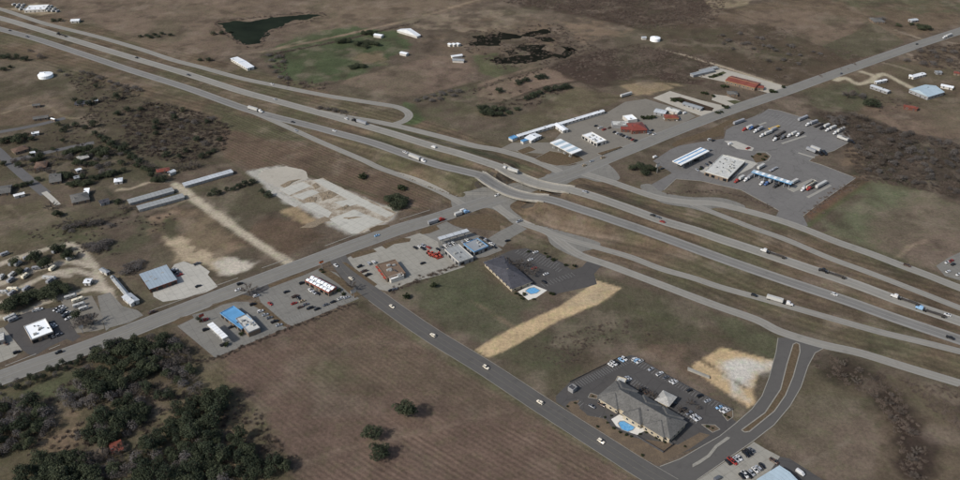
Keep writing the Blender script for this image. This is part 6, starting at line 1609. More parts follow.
semi_hw(HW_FAR, 62, 36, 1.9, 'dark trailer truck on the upper left far highway lanes', 1, cab='black', kind='flat', mat='flatbed_deck')
semi_hw(HW_NEAR, 257, 110, 1.9, 'white semi truck on the near highway lanes where the ramp leaves', 0)
semi_hw(HW_NEAR, 416, 158, -1.9, 'white semi truck approaching the near overpass bridge', 0)
semi_px((426, 226), (444, 220), 'grey trailer with a red cab turning onto the cross road', cab='red', mat='trailer_grey')
semi_px((453, 217.5), (468, 212.5), 'white and blue semi truck on the cross road by the ramp', cab='light blue', mat='trailer_white')
semi_px((952, 35.5), (943, 38.8), 'white box truck on the far cross road at the upper right', mat='trailer_white')
T = lambda *p: Z(700, 100, 4.36, *p)
for i_, (a, b, kw, lb) in enumerate((
    ((232, 118), (186, 137), dict(cab='red', mat='trailer_white'), 'white trailer with a red cab at the first cream island'),
    ((276, 124), (236, 144), dict(cab='white', mat='trailer_grey'), 'grey trailer with a white cab beside the first cream island'),
    ((350, 115), (296, 134), dict(tractor=False, kind='flat', mat='paint_yellow'), 'yellow flatbed trailer in the truck parking'),
    ((316, 142), (262, 163), dict(cab='white', mat='trailer_white'), 'white semi truck beside the yellow flatbed'),
    ((385, 130), (310, 175), dict(cab='black', kind='flat', mat='flatbed_deck'), 'long dark flatbed truck in the middle of the truck parking'),
    ((362, 160), (320, 180), dict(cab='white', kind='flat', mat='flatbed_deck'), 'short dark flatbed truck with a white cab'),
    ((422, 147), (383, 163), dict(cab='white', mat='trailer_white'), 'white semi truck second from the middle cream island'),
    ((452, 142), (424, 158), dict(cab='white', kind='flat', mat='flatbed_deck'), 'white cabbed truck with short flatbed by the middle island'),
    ((468, 78), (426, 95), dict(tractor=False, mat='trailer_grey'), 'grey box trailer first in the back row of the truck stop'),
    ((515, 97), (462, 115), dict(cab='white', mat='trailer_grey'), 'grey semi truck second in the back row of the truck stop'),
    ((566, 112), (524, 130), dict(cab='black', mat='trailer_white'), 'white trailer with black cab third in the back row'),
    ((596, 120), (548, 139), dict(cab='white', mat='trailer_white'), 'white semi truck fourth in the back row of the truck stop'),
    ((632, 128), (582, 152), dict(cab='white', mat='trailer_white'), 'white semi truck last in the back row of the truck stop'),
    ((596, 165), (640, 181), dict(tractor=False, mat='trailer_white'), 'white trailer beside the end of the back row'),
    ((618, 172), (660, 188), dict(cab='black', mat='trailer_white'), 'white trailer with a black cab at the right lot edge'),
    ((472, 208), (550, 237), dict(cab='black', mat='trailer_white'), 'white semi truck nearer the cross road of the two beside the short island'),
    ((454, 214), (530, 243), dict(cab='black', mat='trailer_grey'), 'grey semi truck between a white trailer and the short cream island'),
    ((195, 338), (152, 362), dict(cab='red', mat='trailer_white', ), 'white trailer with a red cab at the diesel lanes'),
    ((246, 321), (193, 357), dict(cab='white', mat='trailer_grey'), 'grey semi truck under the start of the diesel canopy'),
    ((312, 344), (262, 373), dict(cab='white', kind='flat', mat='flatbed_deck'), 'brown flatbed truck with a white cab at the diesel lanes'),
    ((278, 290), (250, 306), dict(tractor=False, mat='trailer_white'), 'short white trailer above the diesel canopy'),
    ((338, 296), (300, 316), dict(tractor=False, mat='trailer_grey', kind='flat'), 'grey flatbed trailer above the diesel canopy'),
    ((428, 354), (382, 378), dict(cab='black', mat='trailer_white'), 'white semi truck at the far end of the diesel canopy'),
    ((516, 352), (428, 408), dict(cab='white', mat='trailer_cream'), 'cream trailer with a white cab on the scale pad'),
    ((522, 368), (466, 396), dict(cab='red', kind='flat', mat='flatbed_deck'), 'dark flatbed truck with a red cab beside the scale pad'),
    ((554, 361), (498, 392), dict(tractor=False, mat='trailer_white'), 'white trailer between the scale pad and the last cream island'),
    ((196, 92), (140, 112), dict(tractor=False, mat='trailer_grey'), 'grey trailer alone near the cross road side of the truck stop'))):
    a, b = T(a, b); semi_px(a, b, lb, **kw)
for i_, (a, b, kw, lb) in enumerate((
    ((262, 112), (216, 131), dict(cab='blue', kind='flat', mat='flatbed_deck'), 'dark flatbed truck with a blue cab beside the first cream island'),
    ((336, 128), (292, 148), dict(cab='black', mat='trailer_grey'), 'grey trailer with a black cab just below the yellow flatbed'),
    ((404, 150), (352, 172), dict(cab='grey', kind='flat', mat='flatbed_deck'), 'dark flatbed truck with a grey cab in the middle rows'),
    ((488, 220), (545, 241), dict(cab='black', kind='flat', mat='flatbed_deck'), 'black flatbed truck squeezed beside the two parked trailers'),
    ((330, 346), (282, 374), dict(cab='blue', mat='trailer_grey'), 'grey trailer with a blue cab at the diesel lanes'),
    ((372, 356), (322, 384), dict(cab='black', kind='flat', mat='flatbed_deck'), 'black flatbed truck leaving the diesel lanes'),
    ((540, 104), (494, 122), dict(tractor=False, kind='flat', mat='flatbed_deck'), 'dark flatbed trailer between grey and white trucks in the back row'),
    ((500, 362), (446, 392), dict(tractor=False, mat='trailer_grey'), 'grey box trailer on the middle of the scale pad'))):
    a, b = T(a, b); semi_px(a, b, lb, **kw)
semi_px((620, 98), (632, 94.5), 'white trailer parked at the field edge behind the motel', tractor=False)

# --- travel trailers
def rv_meshes(ln):
    prof = [(-ln / 2, .75, 2.7), (-ln / 2 + .25, .6, 3.0), (ln / 2 - .9, .6, 3.0), (ln / 2 - .1, .8, 2.2), (ln / 2, .9, 1.4)]
    b = MB().loft([ring(x, 1.2, z0, z1, .15) for x, z0, z1 in prof]).mesh('shell', ['trailer_white'])
    s = MB()
    for sy in (-1, 1): s.box(-ln / 2 + .4, ln / 2 - 1, sy * 1.205 - .01, sy * 1.205 + .01, 1.0, 1.25)
    s = s.mesh('stripe', 'rv_trim')
    g = MB().box(-.55, .55, -.02, .02, -.35, .35).mesh('window', 'glass')
    u = MB().box(-.5, .5, -.35, .35, 0, .28, 0, (.1, .08)).mesh('roof_unit', 'rooftop_unit')
    return b, s, g, u
RVM = {k: rv_meshes(k) for k in (6.5, 8.5, 10.5)}
RW = wheel_mesh(.36, .25)
def rv(a, b, label, mat='trailer_white', group=None):
    A, B = G(*a), G(*b); d = (B - A).length; c = (A + B) / 2
    k = min(RVM, key=lambda q: abs(q - d))
    o = empty('travel_trailer', (c.x, c.y, .06), math.atan2(B.y - A.y, B.x - A.x))
    m = RVM[k]
    o.scale = (.9, .88, .85)
    s = link('shell', m[0], o); s.material_slots[0].link = 'OBJECT'; s.material_slots[0].material = M(mat)
    link('stripe', m[1], o)
    for sy in (-1, 1):
        for f in (-.25, .12):
            w = link('window', m[2], o); w.location = (k * f, sy * 1.215, 2.0)
    u = link('roof_unit', m[3], o); u.location = (0, 0, 3.0)
    for sx in (-.9, 0):
        for sy in (-1, 1): w = link('wheel', RW, o); w.location = (sx, sy * 1.05, .36)
    MB().box(k / 2 - .2, k / 2 + 1.1, -.06, .06, .45, .58).build('hitch', 'dark_chassis', o)
    return tag(o, label, 'trailer', group)
V = lambda *p: Z(0, 230, 4.36, *p)
for a, b, lb, mt in (((5, 117), (42, 103), 'grey travel trailer alone in the field above the park', 'trailer_grey'), ((40, 212), (70, 188), 'white travel trailer on the second park lane', 'trailer_white'), ((70, 160), (92, 145), 'white travel trailer on the first park lane', 'trailer_white'),
                 ((0, 222), (18, 200), 'white travel trailer at the left edge of the park', 'trailer_white'), ((100, 196), (130, 172), 'grey travel trailer beside the second lane tree', 'trailer_grey'), ((188, 213), (246, 217), 'long white travel trailer lying across the middle of the park', 'trailer_white'),
                 ((0, 278), (34, 276), 'white travel trailer lowest at the left edge', 'trailer_white'), ((30, 264), (86, 264), 'white travel trailer beside the lowest lane', 'trailer_cream'), ((298, 133), (318, 124), 'small white travel trailer at the end of the tree row', 'trailer_white'),
                 ((150, 173), (172, 170), 'small grey travel trailer near the second tree', 'trailer_grey'), ((112, 130), (132, 122), 'small grey travel trailer on the topmost lane', 'trailer_grey'),
                 ((278, 306), (342, 287), 'white travel trailer topmost in the fenced storage row', 'trailer_white'), ((314, 320), (370, 300), 'cream travel trailer second in the fenced storage row', 'trailer_cream'), ((318, 342), (376, 324), 'white travel trailer third in the fenced storage row', 'trailer_white'),
                 ((344, 356), (390, 340), 'white travel trailer last in the fenced storage row', 'trailer_white'), ((20, 398), (72, 374), 'white travel trailer at the back left of the restaurant lot', 'trailer_white'), ((38, 404), (80, 386), 'grey travel trailer at the back left of the restaurant lot', 'trailer_grey')):
    a, b = V(a, b); rv(a, b, lb, mt)
rv_rng = random.Random(5)
for ln_, n_ in (([(4, 268), (20, 262), (45, 254), (62, 251)], 3), ([(2, 283), (18, 280), (40, 272), (60, 268)], 3), ([(4, 296), (20, 293), (42, 283), (60, 281)], 3), ([(2, 306), (22, 302), (44, 297)], 2)):
    for k in range(n_):
        t = (k + .5 + rv_rng.uniform(-.2, .2)) / n_ * (len(ln_) - 1); i = min(int(t), len(ln_) - 2); f = t - i
        px, py = ln_[i][0] * (1 - f) + ln_[i + 1][0] * f, ln_[i][1] * (1 - f) + ln_[i + 1][1] * f
        rv((px - 2.8, py + 2.2), (px + 2.8, py - 2.2), 'small travel trailer parked aslant on a park lane', rv_rng.choice(['trailer_white', 'trailer_grey', 'trailer_grey', 'trailer_cream']), 'trailers aslant on the park lanes')
k_ = 0
for j in range(3):
    for i in range(9):
        px, py = 12 + i * 4.6 + j * 3.5, 6.2 + j * 2.3 + i * .25
        if 24 < px < 46 and 4.5 < py < 11: continue
        k_ += 1
        rv((px, py), (px + 4.5, py - 1.6), 'pale travel trailer in the upper left sales yard', random.Random(k_).choice(['trailer_white', 'trailer_white', 'trailer_grey']), 'trailers in the upper left sales yard')
# red farm machine on the concrete, roadside signs
def loader(label, px, py, ang):
    p = G(px, py); o = empty('farm_loader', (p.x, p.y, .05), ang)
    MB().loft([ring(-2.2, .7, .8, 1.9, .15), ring(.2, .75, .8, 2.0, .15), ring(2.0, .6, .8, 1.6, .15)]).build('hood', 'red_paint', o)
    MB().box(-1.6, -.1, -.75, .75, 2.0, 3.0, 0, (.15, .1)).build('cab', 'glass', o)
    MB().box(-1.65, -.05, -.8, .8, 3.0, 3.12).build('cab_roof', 'red_paint', o)
    MB().box(2.3, 3.1, -1.2, 1.2, .3, 1.0, 0, (.2, 0)).build('bucket', 'red_paint', o)
    for sy in (-1, 1):
        MB().box(.3, 2.5, sy * .9 - .1, sy * .9 + .1, .8, 1.1).build('lift_arm', 'red_paint', o)
        w = link('wheel', TW, o); w.location = (-1.4, sy * 1.0, .85); w.scale = (1.6, 1, 1.6)
        w = link('wheel', TW, o); w.location = (1.4, sy * 1.0, .6); w.scale = (1.1, 1, 1.1)
    return tag(o, label, 'loader')
for i_, p in enumerate(((428, 262), (445, 268), (462, 275), (478, 270))):
    q = Z(340, 200, 4.8, p)[0]; loader('red loader %s in the line on the bare concrete' % ('first', 'second', 'third', 'last')[i_], q[0], q[1], gdir(q[0], q[1], 8, 7))
def pole_sign(label, px, py, h, w, hh, mat):
    p = G(px, py); o = empty('pole_sign', (p.x, p.y, 0), .6)
    MB().cyl((0, 0), .22, 0, h - hh, 8).build('pole', 'grey_wall', o)
    MB().box(-w / 2, w / 2, -.25, .25, h - hh + .005, h).build('panel', mat, o)
    MB().box(-w / 2 - .12, w / 2 + .12, -.3, .3, h + .005, h + .15).build('cap', 'dark_vent', o)
    return tag(o, label, 'sign')
pole_sign('tall white pole sign at the corner of the burger lot', 354, 298, 7, 4, 2.6, 'white_wall'); pole_sign('pale pole sign on the lawn before the white roofed restaurant', 83, 333, 6, 2.6, 2, 'white_wall')
pole_sign('red pole sign at the head of the long white canopy', 203, 322, 6.5, 3, 2, 'red_paint'); pole_sign('pole sign with an orange panel at the top of the burger lot', 322, 268, 6, 3, 1.6, 'orange_paint'); pole_sign('white pole sign at the truck stop entrance', 657, 173, 9, 4, 3, 'white_wall')
# ---------------------------------------------------------------- trees
def limb_set(r_, h, spread, n, mb, up=.5):
    tips = []
    for k in range(n):
        a = 2 * math.pi * (k + r_.random() * .6) / n
        b = Vector((0, 0, h * r_.uniform(.25, .5)))
        e = Vector((math.cos(a) * spread * r_.uniform(.5, .9), math.sin(a) * spread * r_.uniform(.5, .9), h * r_.uniform(.6, .9)))
        mb.tube(b, e, .03 * h * .5, .012 * h * .5, 4); tips.append((b, e))
    return tips
def evergreen(seed, h=8.0, w=4.6, n=620, leaf=(.35, .75), low=.12):
    """trunk with limbs, and a crown of leaf sprays spread through uneven lobes"""
    r_ = random.Random(seed)
    tb = MB(); tb.tube((0, 0, -.2), (r_.uniform(-.2, .2), r_.uniform(-.2, .2), h * .55), .045 * h, .02 * h, 7)
    limb_set(r_, h, w * .75, 6, tb)
    lobes = [(Vector((0, 0, h * .6)), w * .62, h * .34)]
    for k in range(8):
        a = 2 * math.pi * k / 8 + r_.uniform(-.4, .4); q = w * r_.uniform(.35, .72)
        lobes.append((Vector((math.cos(a) * q, math.sin(a) * q, h * r_.uniform(low + .2, .72))), w * r_.uniform(.25, .46), h * r_.uniform(.15, .27)))
    vs, fs = [], []
    tot = sum(l[1] ** 2 * l[2] for l in lobes)
    for c, rw, rh in lobes:
        for k in range(max(20, int(n * rw * rw * rh / tot))):
            d = Vector((r_.gauss(0, 1), r_.gauss(0, 1), r_.gauss(0, 1))).normalized()
            q = r_.random() ** .33
            if q < .55: q = r_.uniform(.6, 1)
            p = c + Vector((d.x * rw * q, d.y * rw * q, d.z * rh * q))
            if p.z < h * low: continue
            s = r_.uniform(*leaf)
            nrm = (d + Vector((r_.gauss(0, .6), r_.gauss(0, .6), r_.gauss(.3, .6)))).normalized()
            a = nrm.orthogonal().normalized(); a = Matrix.Rotation(r_.uniform(0, 6.28), 3, nrm) @ a; b = nrm.cross(a)
            i = len(vs)
            vs += [p + a * s * r_.uniform(.6, 1), p + b * s * r_.uniform(.4, .9), p - a * s * r_.uniform(.6, 1), p - b * s * r_.uniform(.4, .9)]
            fs.append((i, i + 1, i + 2, i + 3))
    return tb.mesh('trunk', 'bark'), MB().add(vs, fs)
def bare(seed, h=7.0, w=4.0, twigs=430):
    r_ = random.Random(seed)
    tb = MB(); tb.tube((0, 0, -.2), (0, 0, h * .4), .03 * h, .02 * h, 6)
    tips = limb_set(r_, h, w, 7, tb)
    cm = MB(); vs, fs = [], []
    for k in range(twigs):
        b, e = r_.choice(tips); t = r_.uniform(.35, 1.0)
        p = b.lerp(e, t); d = ((e - b).normalized() + Vector((r_.gauss(0, .7), r_.gauss(0, .7), r_.gauss(.35, .5)))).normalized()
        q = p + d * r_.uniform(.5, 1.5) * h / 7
        s = d.orthogonal().normalized(); s = Matrix.Rotation(r_.uniform(0, 6.28), 3, d) @ s
        i = len(vs); wd = r_.uniform(.04, .09)
        vs += [p - s * wd, p + s * wd, q]; fs.append((i, i + 1, i + 2))
        for _ in range(2):
            q0 = p.lerp(q, r_.uniform(.3, .8)); d2 = (d + Vector((r_.gauss(0, .8), r_.gauss(0, .8), r_.gauss(.1, .6)))).normalized(); q1 = q0 + d2 * r_.uniform(.4, 1.0)
            i = len(vs); vs += [q0 - s * wd, q0 + s * wd, q1]; fs.append((i, i + 1, i + 2))
    return tb.mesh('trunk', 'bark'), cm.add(vs, fs).mesh('crown', 'twig')
OAK = [(lambda t: (t[0], t[1].mesh('crown', 'oak_leaf')))(evergreen(100 + k, 8.0 + k % 3, 4.8, 1250, (.22, .55))) for k in range(6)]
CED = [(lambda t: (t[0], t[1].mesh('crown', 'cedar_leaf')))(evergreen(200 + k, 7.0 + k, 3.4, 800, (.2, .45), .05)) for k in range(4)]
SHR = [(lambda t: (t[0], t[1].mesh('crown', 'lawn_shrub')))(evergreen(300 + k, 2.6, 2.2, 130, (.3, .6), .02)) for k in range(2)]
BARE = [bare(400 + k) for k in range(4)]
SCR = [(lambda t: (t[0], t[1].mesh('crown', 'scrub_leaf')))(evergreen(500 + k, 5.0 + k % 2, 3.6, 620, (.12, .38), .04)) for k in range(4)]
TRS = {'oak': (OAK, 'oak_tree', 8.0, 4.8), 'cedar': (CED, 'cedar_tree', 7.0, 3.4), 'shrub': (SHR, 'shrub', 2.6, 2.2), 'bare': (BARE, 'bare_tree', 7.0, 4.0), 'scrub': (SCR, 'scrub_tree', 5.0, 3.6)}
trng = random.Random(77)
def tree(kind, x, y, diam, label, group=None, hk=1.0):
    pr, nm, h0, w0 = TRS[kind]
    m = trng.choice(pr)
    k = diam / 2 / w0
    o = empty(nm, (x, y, float(height(x, y)[0])), trng.uniform(0, 6.28))
    o.scale = (k * trng.uniform(.9, 1.1), k * trng.uniform(.9, 1.1), k * hk * trng.uniform(.85, 1.12))
    link('trunk', m[0], o); link('crown', m[1], o)
    return tag(o, label, 'shrub' if kind == 'shrub' else 'tree', group)
def tree_px(kind, px, py, diam, label, group=None, hk=1.0):
    """the surveyed point is the crown's middle; the trunk stands below it"""
    h = TRS[kind][2] * (diam / 2 / TRS[kind][3]) * hk * .5
    p = G(px, py, h); return tree(kind, p.x, p.y, diam, label, group, hk)
# lone trees
for a in (('oak', 371, 433, 13, 'round live oak in the ploughed field, leftmost of three', .75), ('oak', 380, 452, 13, 'round live oak in the ploughed field, nearest of three', .75), ('oak', 407, 411, 15.5, 'round live oak in the ploughed field, farthest of three', .7),
          ('shrub', 407, 296, 6, 'dark shrub at the corner of the green lot below the grill restaurant', 1), ('shrub', 434, 285, 6, 'lone dark shrub on the green lot below the grill restaurant', 1), ('bare', 351, 287, 9, 'bare tree beside the side road by the burger lot', .8),
          ('bare', 249, 291, 13, 'wide bare tree at the kerb above the blue roofed shop', .6), ('shrub', 363, 176, 9, 'low dark shrub in the striped field above the cleared slab', .7), ('shrub', 402, 187, 9, 'low shrub behind the big dark oak clump', .7),
          ('oak', 76, 316, 9, 'round oak at the back corner of the restaurant lot', .8), ('oak', 872, 102.5, 19, 'broad dark oak in the pasture beyond the truck stop', .5), ('bare', 848, 95, 16, 'bare grey tree group west of the pasture oak', .5),
          ('bare', 83, 325, 10, 'bare tree in the triangle beside the restaurant lot', .7), ('bare', 92, 320, 12, 'larger bare tree in the triangle beside the storage row', .7), ('cedar', 199, 319, 5, 'small dark tree at the head of the long white canopy', .8), ('shrub', 226, 344, 5, 'low shrub below the long white canopy', .8)):
    tree_px(*a[:5], None, a[5])
for i, (x, y, d) in enumerate(((388, 199, 12), (397, 197, 14), (404, 201, 12), (394, 205, 13), (401, 206, 10))):
    tree_px('oak', x, y, d, 'oak in the big dark clump between ramp and cross road', 'oaks in the clump by the cross road', .6)
for i, (x, y, d) in enumerate(((632, 168, 9), (640, 165, 12), (649, 168, 12), (645, 172, 10), (655, 169, 8))):
    tree_px('oak', x, y, d, 'oak in the clump at the truck stop entrance', 'oaks at the truck stop entrance', .55)
def many(kind, pts, diam, label, group, hk=.8):
    for (x, y) in pts: tree_px(kind, x, y, diam * trng.uniform(.75, 1.2), label, group, hk)
many('oak', Z(0, 230, 4.36, (60, 140), (155, 115), (145, 122), (245, 85), (268, 82), (280, 112), (300, 108), (185, 150), (205, 143), (90, 185)), 9, 'evergreen oak on a lane of the trailer park', 'oaks on the trailer park lanes')
many('oak', Z(0, 230, 4.36, (5, 335), (25, 328), (45, 340), (62, 312), (85, 300), (105, 296), (125, 288), (150, 274), (170, 280), (195, 262), (215, 270), (235, 250), (255, 242), (275, 252), (290, 262), (230, 280), (110, 315), (30, 312)), 9.5, 'evergreen oak in the band below the trailer park', 'oaks below the trailer park')
many('scrub', Z(0, 230, 4.36, (372, 68), (395, 62), (420, 75), (440, 60), (465, 55), (480, 50), (400, 85), (550, 180), (575, 165), (595, 160), (360, 385), (385, 400), (345, 400)), 10, 'scrub tree in the thicket behind the trailer park', 'bare trees behind the trailer park', .6)
many('scrub', Z(0, 160, 3, (200, 200), (225, 195), (245, 190), (280, 190), (300, 188), (330, 195), (215, 210), (270, 255), (300, 250), (315, 262), (285, 268), (380, 318), (400, 310), (420, 305)), 9, 'scrub tree in the thicket below the dead end street', 'bare trees below the dead end street', .6)
many('cedar', Z(0, 160, 3, (628, 102), (645, 98), (660, 96), (680, 88), (700, 84), (716, 76)), 7, 'dark shrubby tree in the line beyond the gravel lane', 'shrubby trees beyond the gravel lane', .6)
many('cedar', [(245, 183), (252, 181), (262, 191), (268, 194)], 7.5, 'dark shrubby tree left of the cleared slab', 'shrubby trees left of the slab', .6)
# homes on the left
H = lambda *p: Z(0, 130, 4.8, *p)
many('oak', H((10, 55), (30, 45), (60, 38), (95, 35), (120, 30), (80, 50), (150, 40)), 10, 'evergreen tree in the row at the top street corner', 'evergreens at the top street corner', .6)
many('oak', H((320, 105), (345, 98), (370, 92), (400, 92), (430, 88), (455, 100), (475, 120), (500, 110), (480, 85)), 10, 'evergreen tree along the middle street', 'evergreens along the middle street', .6)
many('oak', H((360, 160), (385, 158), (410, 162), (440, 158), (460, 165), (290, 215), (310, 212), (335, 210), (180, 235)), 8, 'evergreen tree in the gardens below the middle street', 'evergreens in the gardens', .7)
many('oak', H((330, 262), (350, 258), (375, 252), (400, 255), (425, 248), (445, 228)), 9, 'evergreen tree in the row above the grey shingled house', 'evergreens above the grey shingled house', .6)
many('cedar', H((460, 226), (480, 220), (500, 216), (520, 212), (545, 205), (570, 200), (595, 194)), 7, 'clipped evergreen in the long garden hedge', 'evergreens of the long hedge', .6)
many('oak', H((80, 268), (105, 262), (130, 258), (150, 255), (270, 405), (290, 402), (165, 140), (185, 138), (300, 50), (690, 185), (710, 190), (730, 215), (745, 240), (565, 340)), 7, 'evergreen tree scattered between the homes', 'evergreens between the homes', .7)
many('cedar', H((455, 15), (480, 30), (505, 50), (530, 70), (555, 80), (580, 90), (610, 105), (625, 120), (645, 130), (665, 150), (600, 85), (540, 60)), 8.5, 'dark tree in the diagonal tree line behind the homes', 'trees of the diagonal line', .6)
many('bare', H((330, 440), (360, 450), (395, 455), (420, 440), (450, 445), (480, 440), (300, 460), (230, 375), (250, 365), (590, 380), (610, 372), (690, 165), (715, 170), (280, 130), (310, 135), (630, 160)), 9, 'bare tree near the dead end street', 'bare trees near the dead end street', .55)
many('bare', Z(100, 130, 4.8, (280, 220), (310, 215), (350, 180), (375, 185), (400, 180), (425, 175), (450, 165), (470, 170), (230, 180), (250, 175)), 9, 'bare tree round the red roofed cottage', 'bare trees round the cottage', .6)
many('cedar', Z(100, 130, 4.8, (255, 238), (280, 235), (305, 235), (245, 215), (490, 125), (520, 110), (545, 98)), 8, 'dark evergreen behind the storage buildings', 'evergreens behind the storage buildings', .55)
U = lambda *p: Z(0, 0, 3, *p)
many('cedar', U((5, 168), (25, 172), (50, 170), (75, 175), (10, 205), (30, 200)), 9, 'dark evergreen at the far left edge below the highway', 'evergreens at the far left edge', .5)
many('scrub', U((245, 215), (270, 222), (300, 232), (330, 245), (350, 252), (380, 260), (405, 262), (90, 152), (120, 170), (420, 270)), 10, 'scrub tree in the line below the highway upper left', 'bare trees below the highway', .6)
many('cedar', U((225, 300), (245, 305), (265, 308), (285, 300), (240, 312), (175, 372), (200, 378), (225, 375), (255, 380), (280, 372), (190, 388)), 9, 'dark evergreen round the upper left houses', 'evergreens round the upper left houses', .55)
many('cedar', U((420, 108), (440, 105), (462, 102), (485, 100), (510, 104), (450, 110), (475, 108)), 10, 'dark shrub in the long patch of the upper field', 'shrubs of the upper field patch', .35)
many('cedar', U((640, 100), (665, 98), (690, 95), (160, 60), (180, 60), (600, 178), (625, 178)), 8, 'dark shrub scattered in the upper field', 'shrubs scattered in the upper field', .4)
W2 = lambda *p: Z(240, 0, 3, *p)
many('oak', W2((295, 123), (310, 122), (325, 122), (350, 130), (365, 128), (380, 126), (395, 128), (410, 132), (375, 138), (370, 98), (390, 98), (405, 100)), 11, 'dark evergreen in the clump on the far green field', 'evergreens on the far green field', .5)
many('oak', W2((335, 200), (350, 196), (368, 197)), 11, 'dark evergreen in the small clump nearest the frontage road', 'evergreens nearest the frontage road', .45)
many('scrub', W2((85, 165), (95, 180), (90, 200), (105, 215), (120, 230), (140, 235), (115, 170), (128, 185), (240, 322), (262, 326), (285, 330), (310, 335)), 9, 'scrub tree along the near side of the far green field', 'bare trees by the far green field', .5)
many('scrub', W2((530, 300), (555, 292), (580, 285), (605, 280), (630, 272), (655, 272), (575, 300), (600, 295), (640, 285)), 10, 'scrub tree in the brown thicket by the fork of the field', 'bare trees in the brown thicket', .5)
W3 = lambda *p: Z(480, 0, 3, *p)
many('cedar', W3((115, 245), (130, 241), (140, 238), (175, 230), (190, 228), (57, 269), (140, 292), (160, 284), (180, 276), (200, 268), (225, 264), (250, 260), (262, 258)), 10, 'dark shrubby tree in the far brown field', 'shrubby trees in the far brown field', .45)
many('oak', W3((5, 325), (25, 330), (45, 325), (65, 328), (85, 335), (35, 340), (60, 342), (10, 338), (110, 325)), 11, 'dark evergreen in the grove behind the white motel', 'evergreens behind the white motel', .5)
W4 = lambda *p: Z(720, 0, 3, *p)
many('scrub', W4((8, 105), (25, 120), (10, 130), (40, 145), (70, 130), (85, 128), (110, 112), (125, 115), (100, 145), (130, 135), (150, 140), (165, 150), (205, 135), (215, 138), (280, 155), (300, 160), (145, 182), (190, 178), (205, 162), (235, 190), (175, 205), (60, 100), (240, 165)), 9, 'grey brown scrub tree dotted over the brown pasture', 'scrub trees dotted over the pasture', .55)
many('oak', W4((575, 72), (595, 76), (615, 78), (605, 85), (625, 84), (535, 75)), 10, 'dark evergreen round the far upper right farmhouse', 'evergreens by the upper right farmhouse', .5)
many('scrub', W4((470, 60), (490, 55), (375, 282), (400, 280), (425, 290), (430, 285), (610, 190), (640, 190), (560, 180), (600, 150), (640, 155), (670, 150), (700, 155), (650, 170), (690, 180)), 10, 'grey scrub tree around the far right farmstead', 'bare trees round the right farmstead', .55)
many('oak', W3((160, 282), (20, 320)), 9, 'dark evergreen at the edge of the far brown field', 'evergreens at the far field edge', .5)
many('bare', Z(420, 220, 4.8, (370, 185), (390, 195), (405, 200), (425, 205), (440, 215), (460, 222), (480, 232), (500, 240), (515, 252), (540, 262), (480, 212), (520, 215), (555, 240)), 6.5, 'bare tree between the motel and its car park', 'bare trees by the motel', .8)
many('shrub', Z(420, 220, 4.8, (460, 352), (480, 362), (500, 355), (545, 380), (630, 350), (640, 355), (490, 376), (600, 160), (615, 175), (640, 190), (700, 215), (740, 220), (520, 150)), 3.4, 'clipped shrub by the motel pool and lot', 'shrubs by the motel', .9)
many('shrub', Z(560, 350, 4, (190, 290), (215, 312), (240, 328), (265, 338), (285, 345), (320, 335), (345, 328), (385, 350), (400, 358), (420, 368), (205, 262), (180, 268), (30, 225), (60, 212), (130, 185), (660, 260), (675, 268), (590, 305), (610, 312), (500, 385), (150, 305), (330, 420)), 2.0, 'small shrub in the hotel planting', 'shrubs in the hotel planting', .9)
many('bare', Z(560, 350, 4, (335, 160), (360, 175), (380, 190), (480, 240), (505, 250), (310, 150), (520, 210), (550, 230), (200, 215)), 5, 'small bare tree behind the hotel', 'small bare trees behind the hotel', .9)
many('shrub', Z(660, 90, 3.69, (150, 290), (185, 300), (215, 320), (250, 330), (365, 235), (390, 245), (380, 255), (340, 245)), 4, 'shrub in the truck stop planting', 'shrubs in the truck stop planting', .8)
many('shrub', Z(160, 250, 4.36, (180, 310), (200, 300), (355, 365), (400, 355), (780, 175), (800, 190), (700, 85), (710, 95)), 3.5, 'shrub beside the fuel and burger restaurants', 'shrubs beside the fuel and burger restaurants', .8)
many('shrub', Z(640, 60, 6, (200, 238), (220, 236), (245, 240), (500, 275), (520, 282), (465, 315), (490, 310), (790, 185), (810, 188), (860, 160), (420, 100), (450, 92), (480, 85), (380, 195), (400, 198), (440, 215), (500, 155), (520, 158), (20, 345), (50, 345), (80, 340)), 6, 'dark shrub among the yards beyond the cross road', 'shrubs among the far yards', .7)
# woods at the lower left
def wood(px, kinds, n, dmin, diam, label, group, seed, hk=.85):
    w = gpoly(px); r_ = random.Random(seed); xs = [p.x for p in w]; ys = [p.y for p in w]; got = []
    for _ in range(n * 40):
        if len(got) >= n: break
        x, y = r_.uniform(min(xs), max(xs)), r_.uniform(min(ys), max(ys))
        if not inside(np.array([x]), np.array([y]), w)[0]: continue
        if any((x - a) ** 2 + (y - b) ** 2 < dmin ** 2 for a, b in got): continue
        got.append((x, y))
        k = r_.choice(kinds)
        d = diam * r_.uniform(.7, 1.25)
        tree(k, x, y, d, label[k], group + (' (bare)' if k == 'bare' else ''), hk)
lb = lambda s: {'scrub': 'leafless grey scrub tree in ' + s, 'oak': 'evergreen oak in ' + s, 'cedar': 'dark cedar in ' + s, 'bare': 'bare grey tree in ' + s}
wood([(76, 392), (84, 366), (98, 356), (122, 344), (150, 338), (165, 345), (158, 372), (140, 382), (110, 396)], ['oak', 'oak', 'oak', 'cedar', 'scrub'], 44, 4.2, 9.5, lb('the grove under the cross road'), 'grove under the cross road', 1)
wood([(150, 338), (168, 337), (185, 352), (198, 384), (205, 398), (185, 390), (160, 372)], ['bare', 'scrub', 'scrub', 'oak'], 34, 4.2, 8.5, lb('the right fringe of the grove'), 'right fringe of the grove', 2)
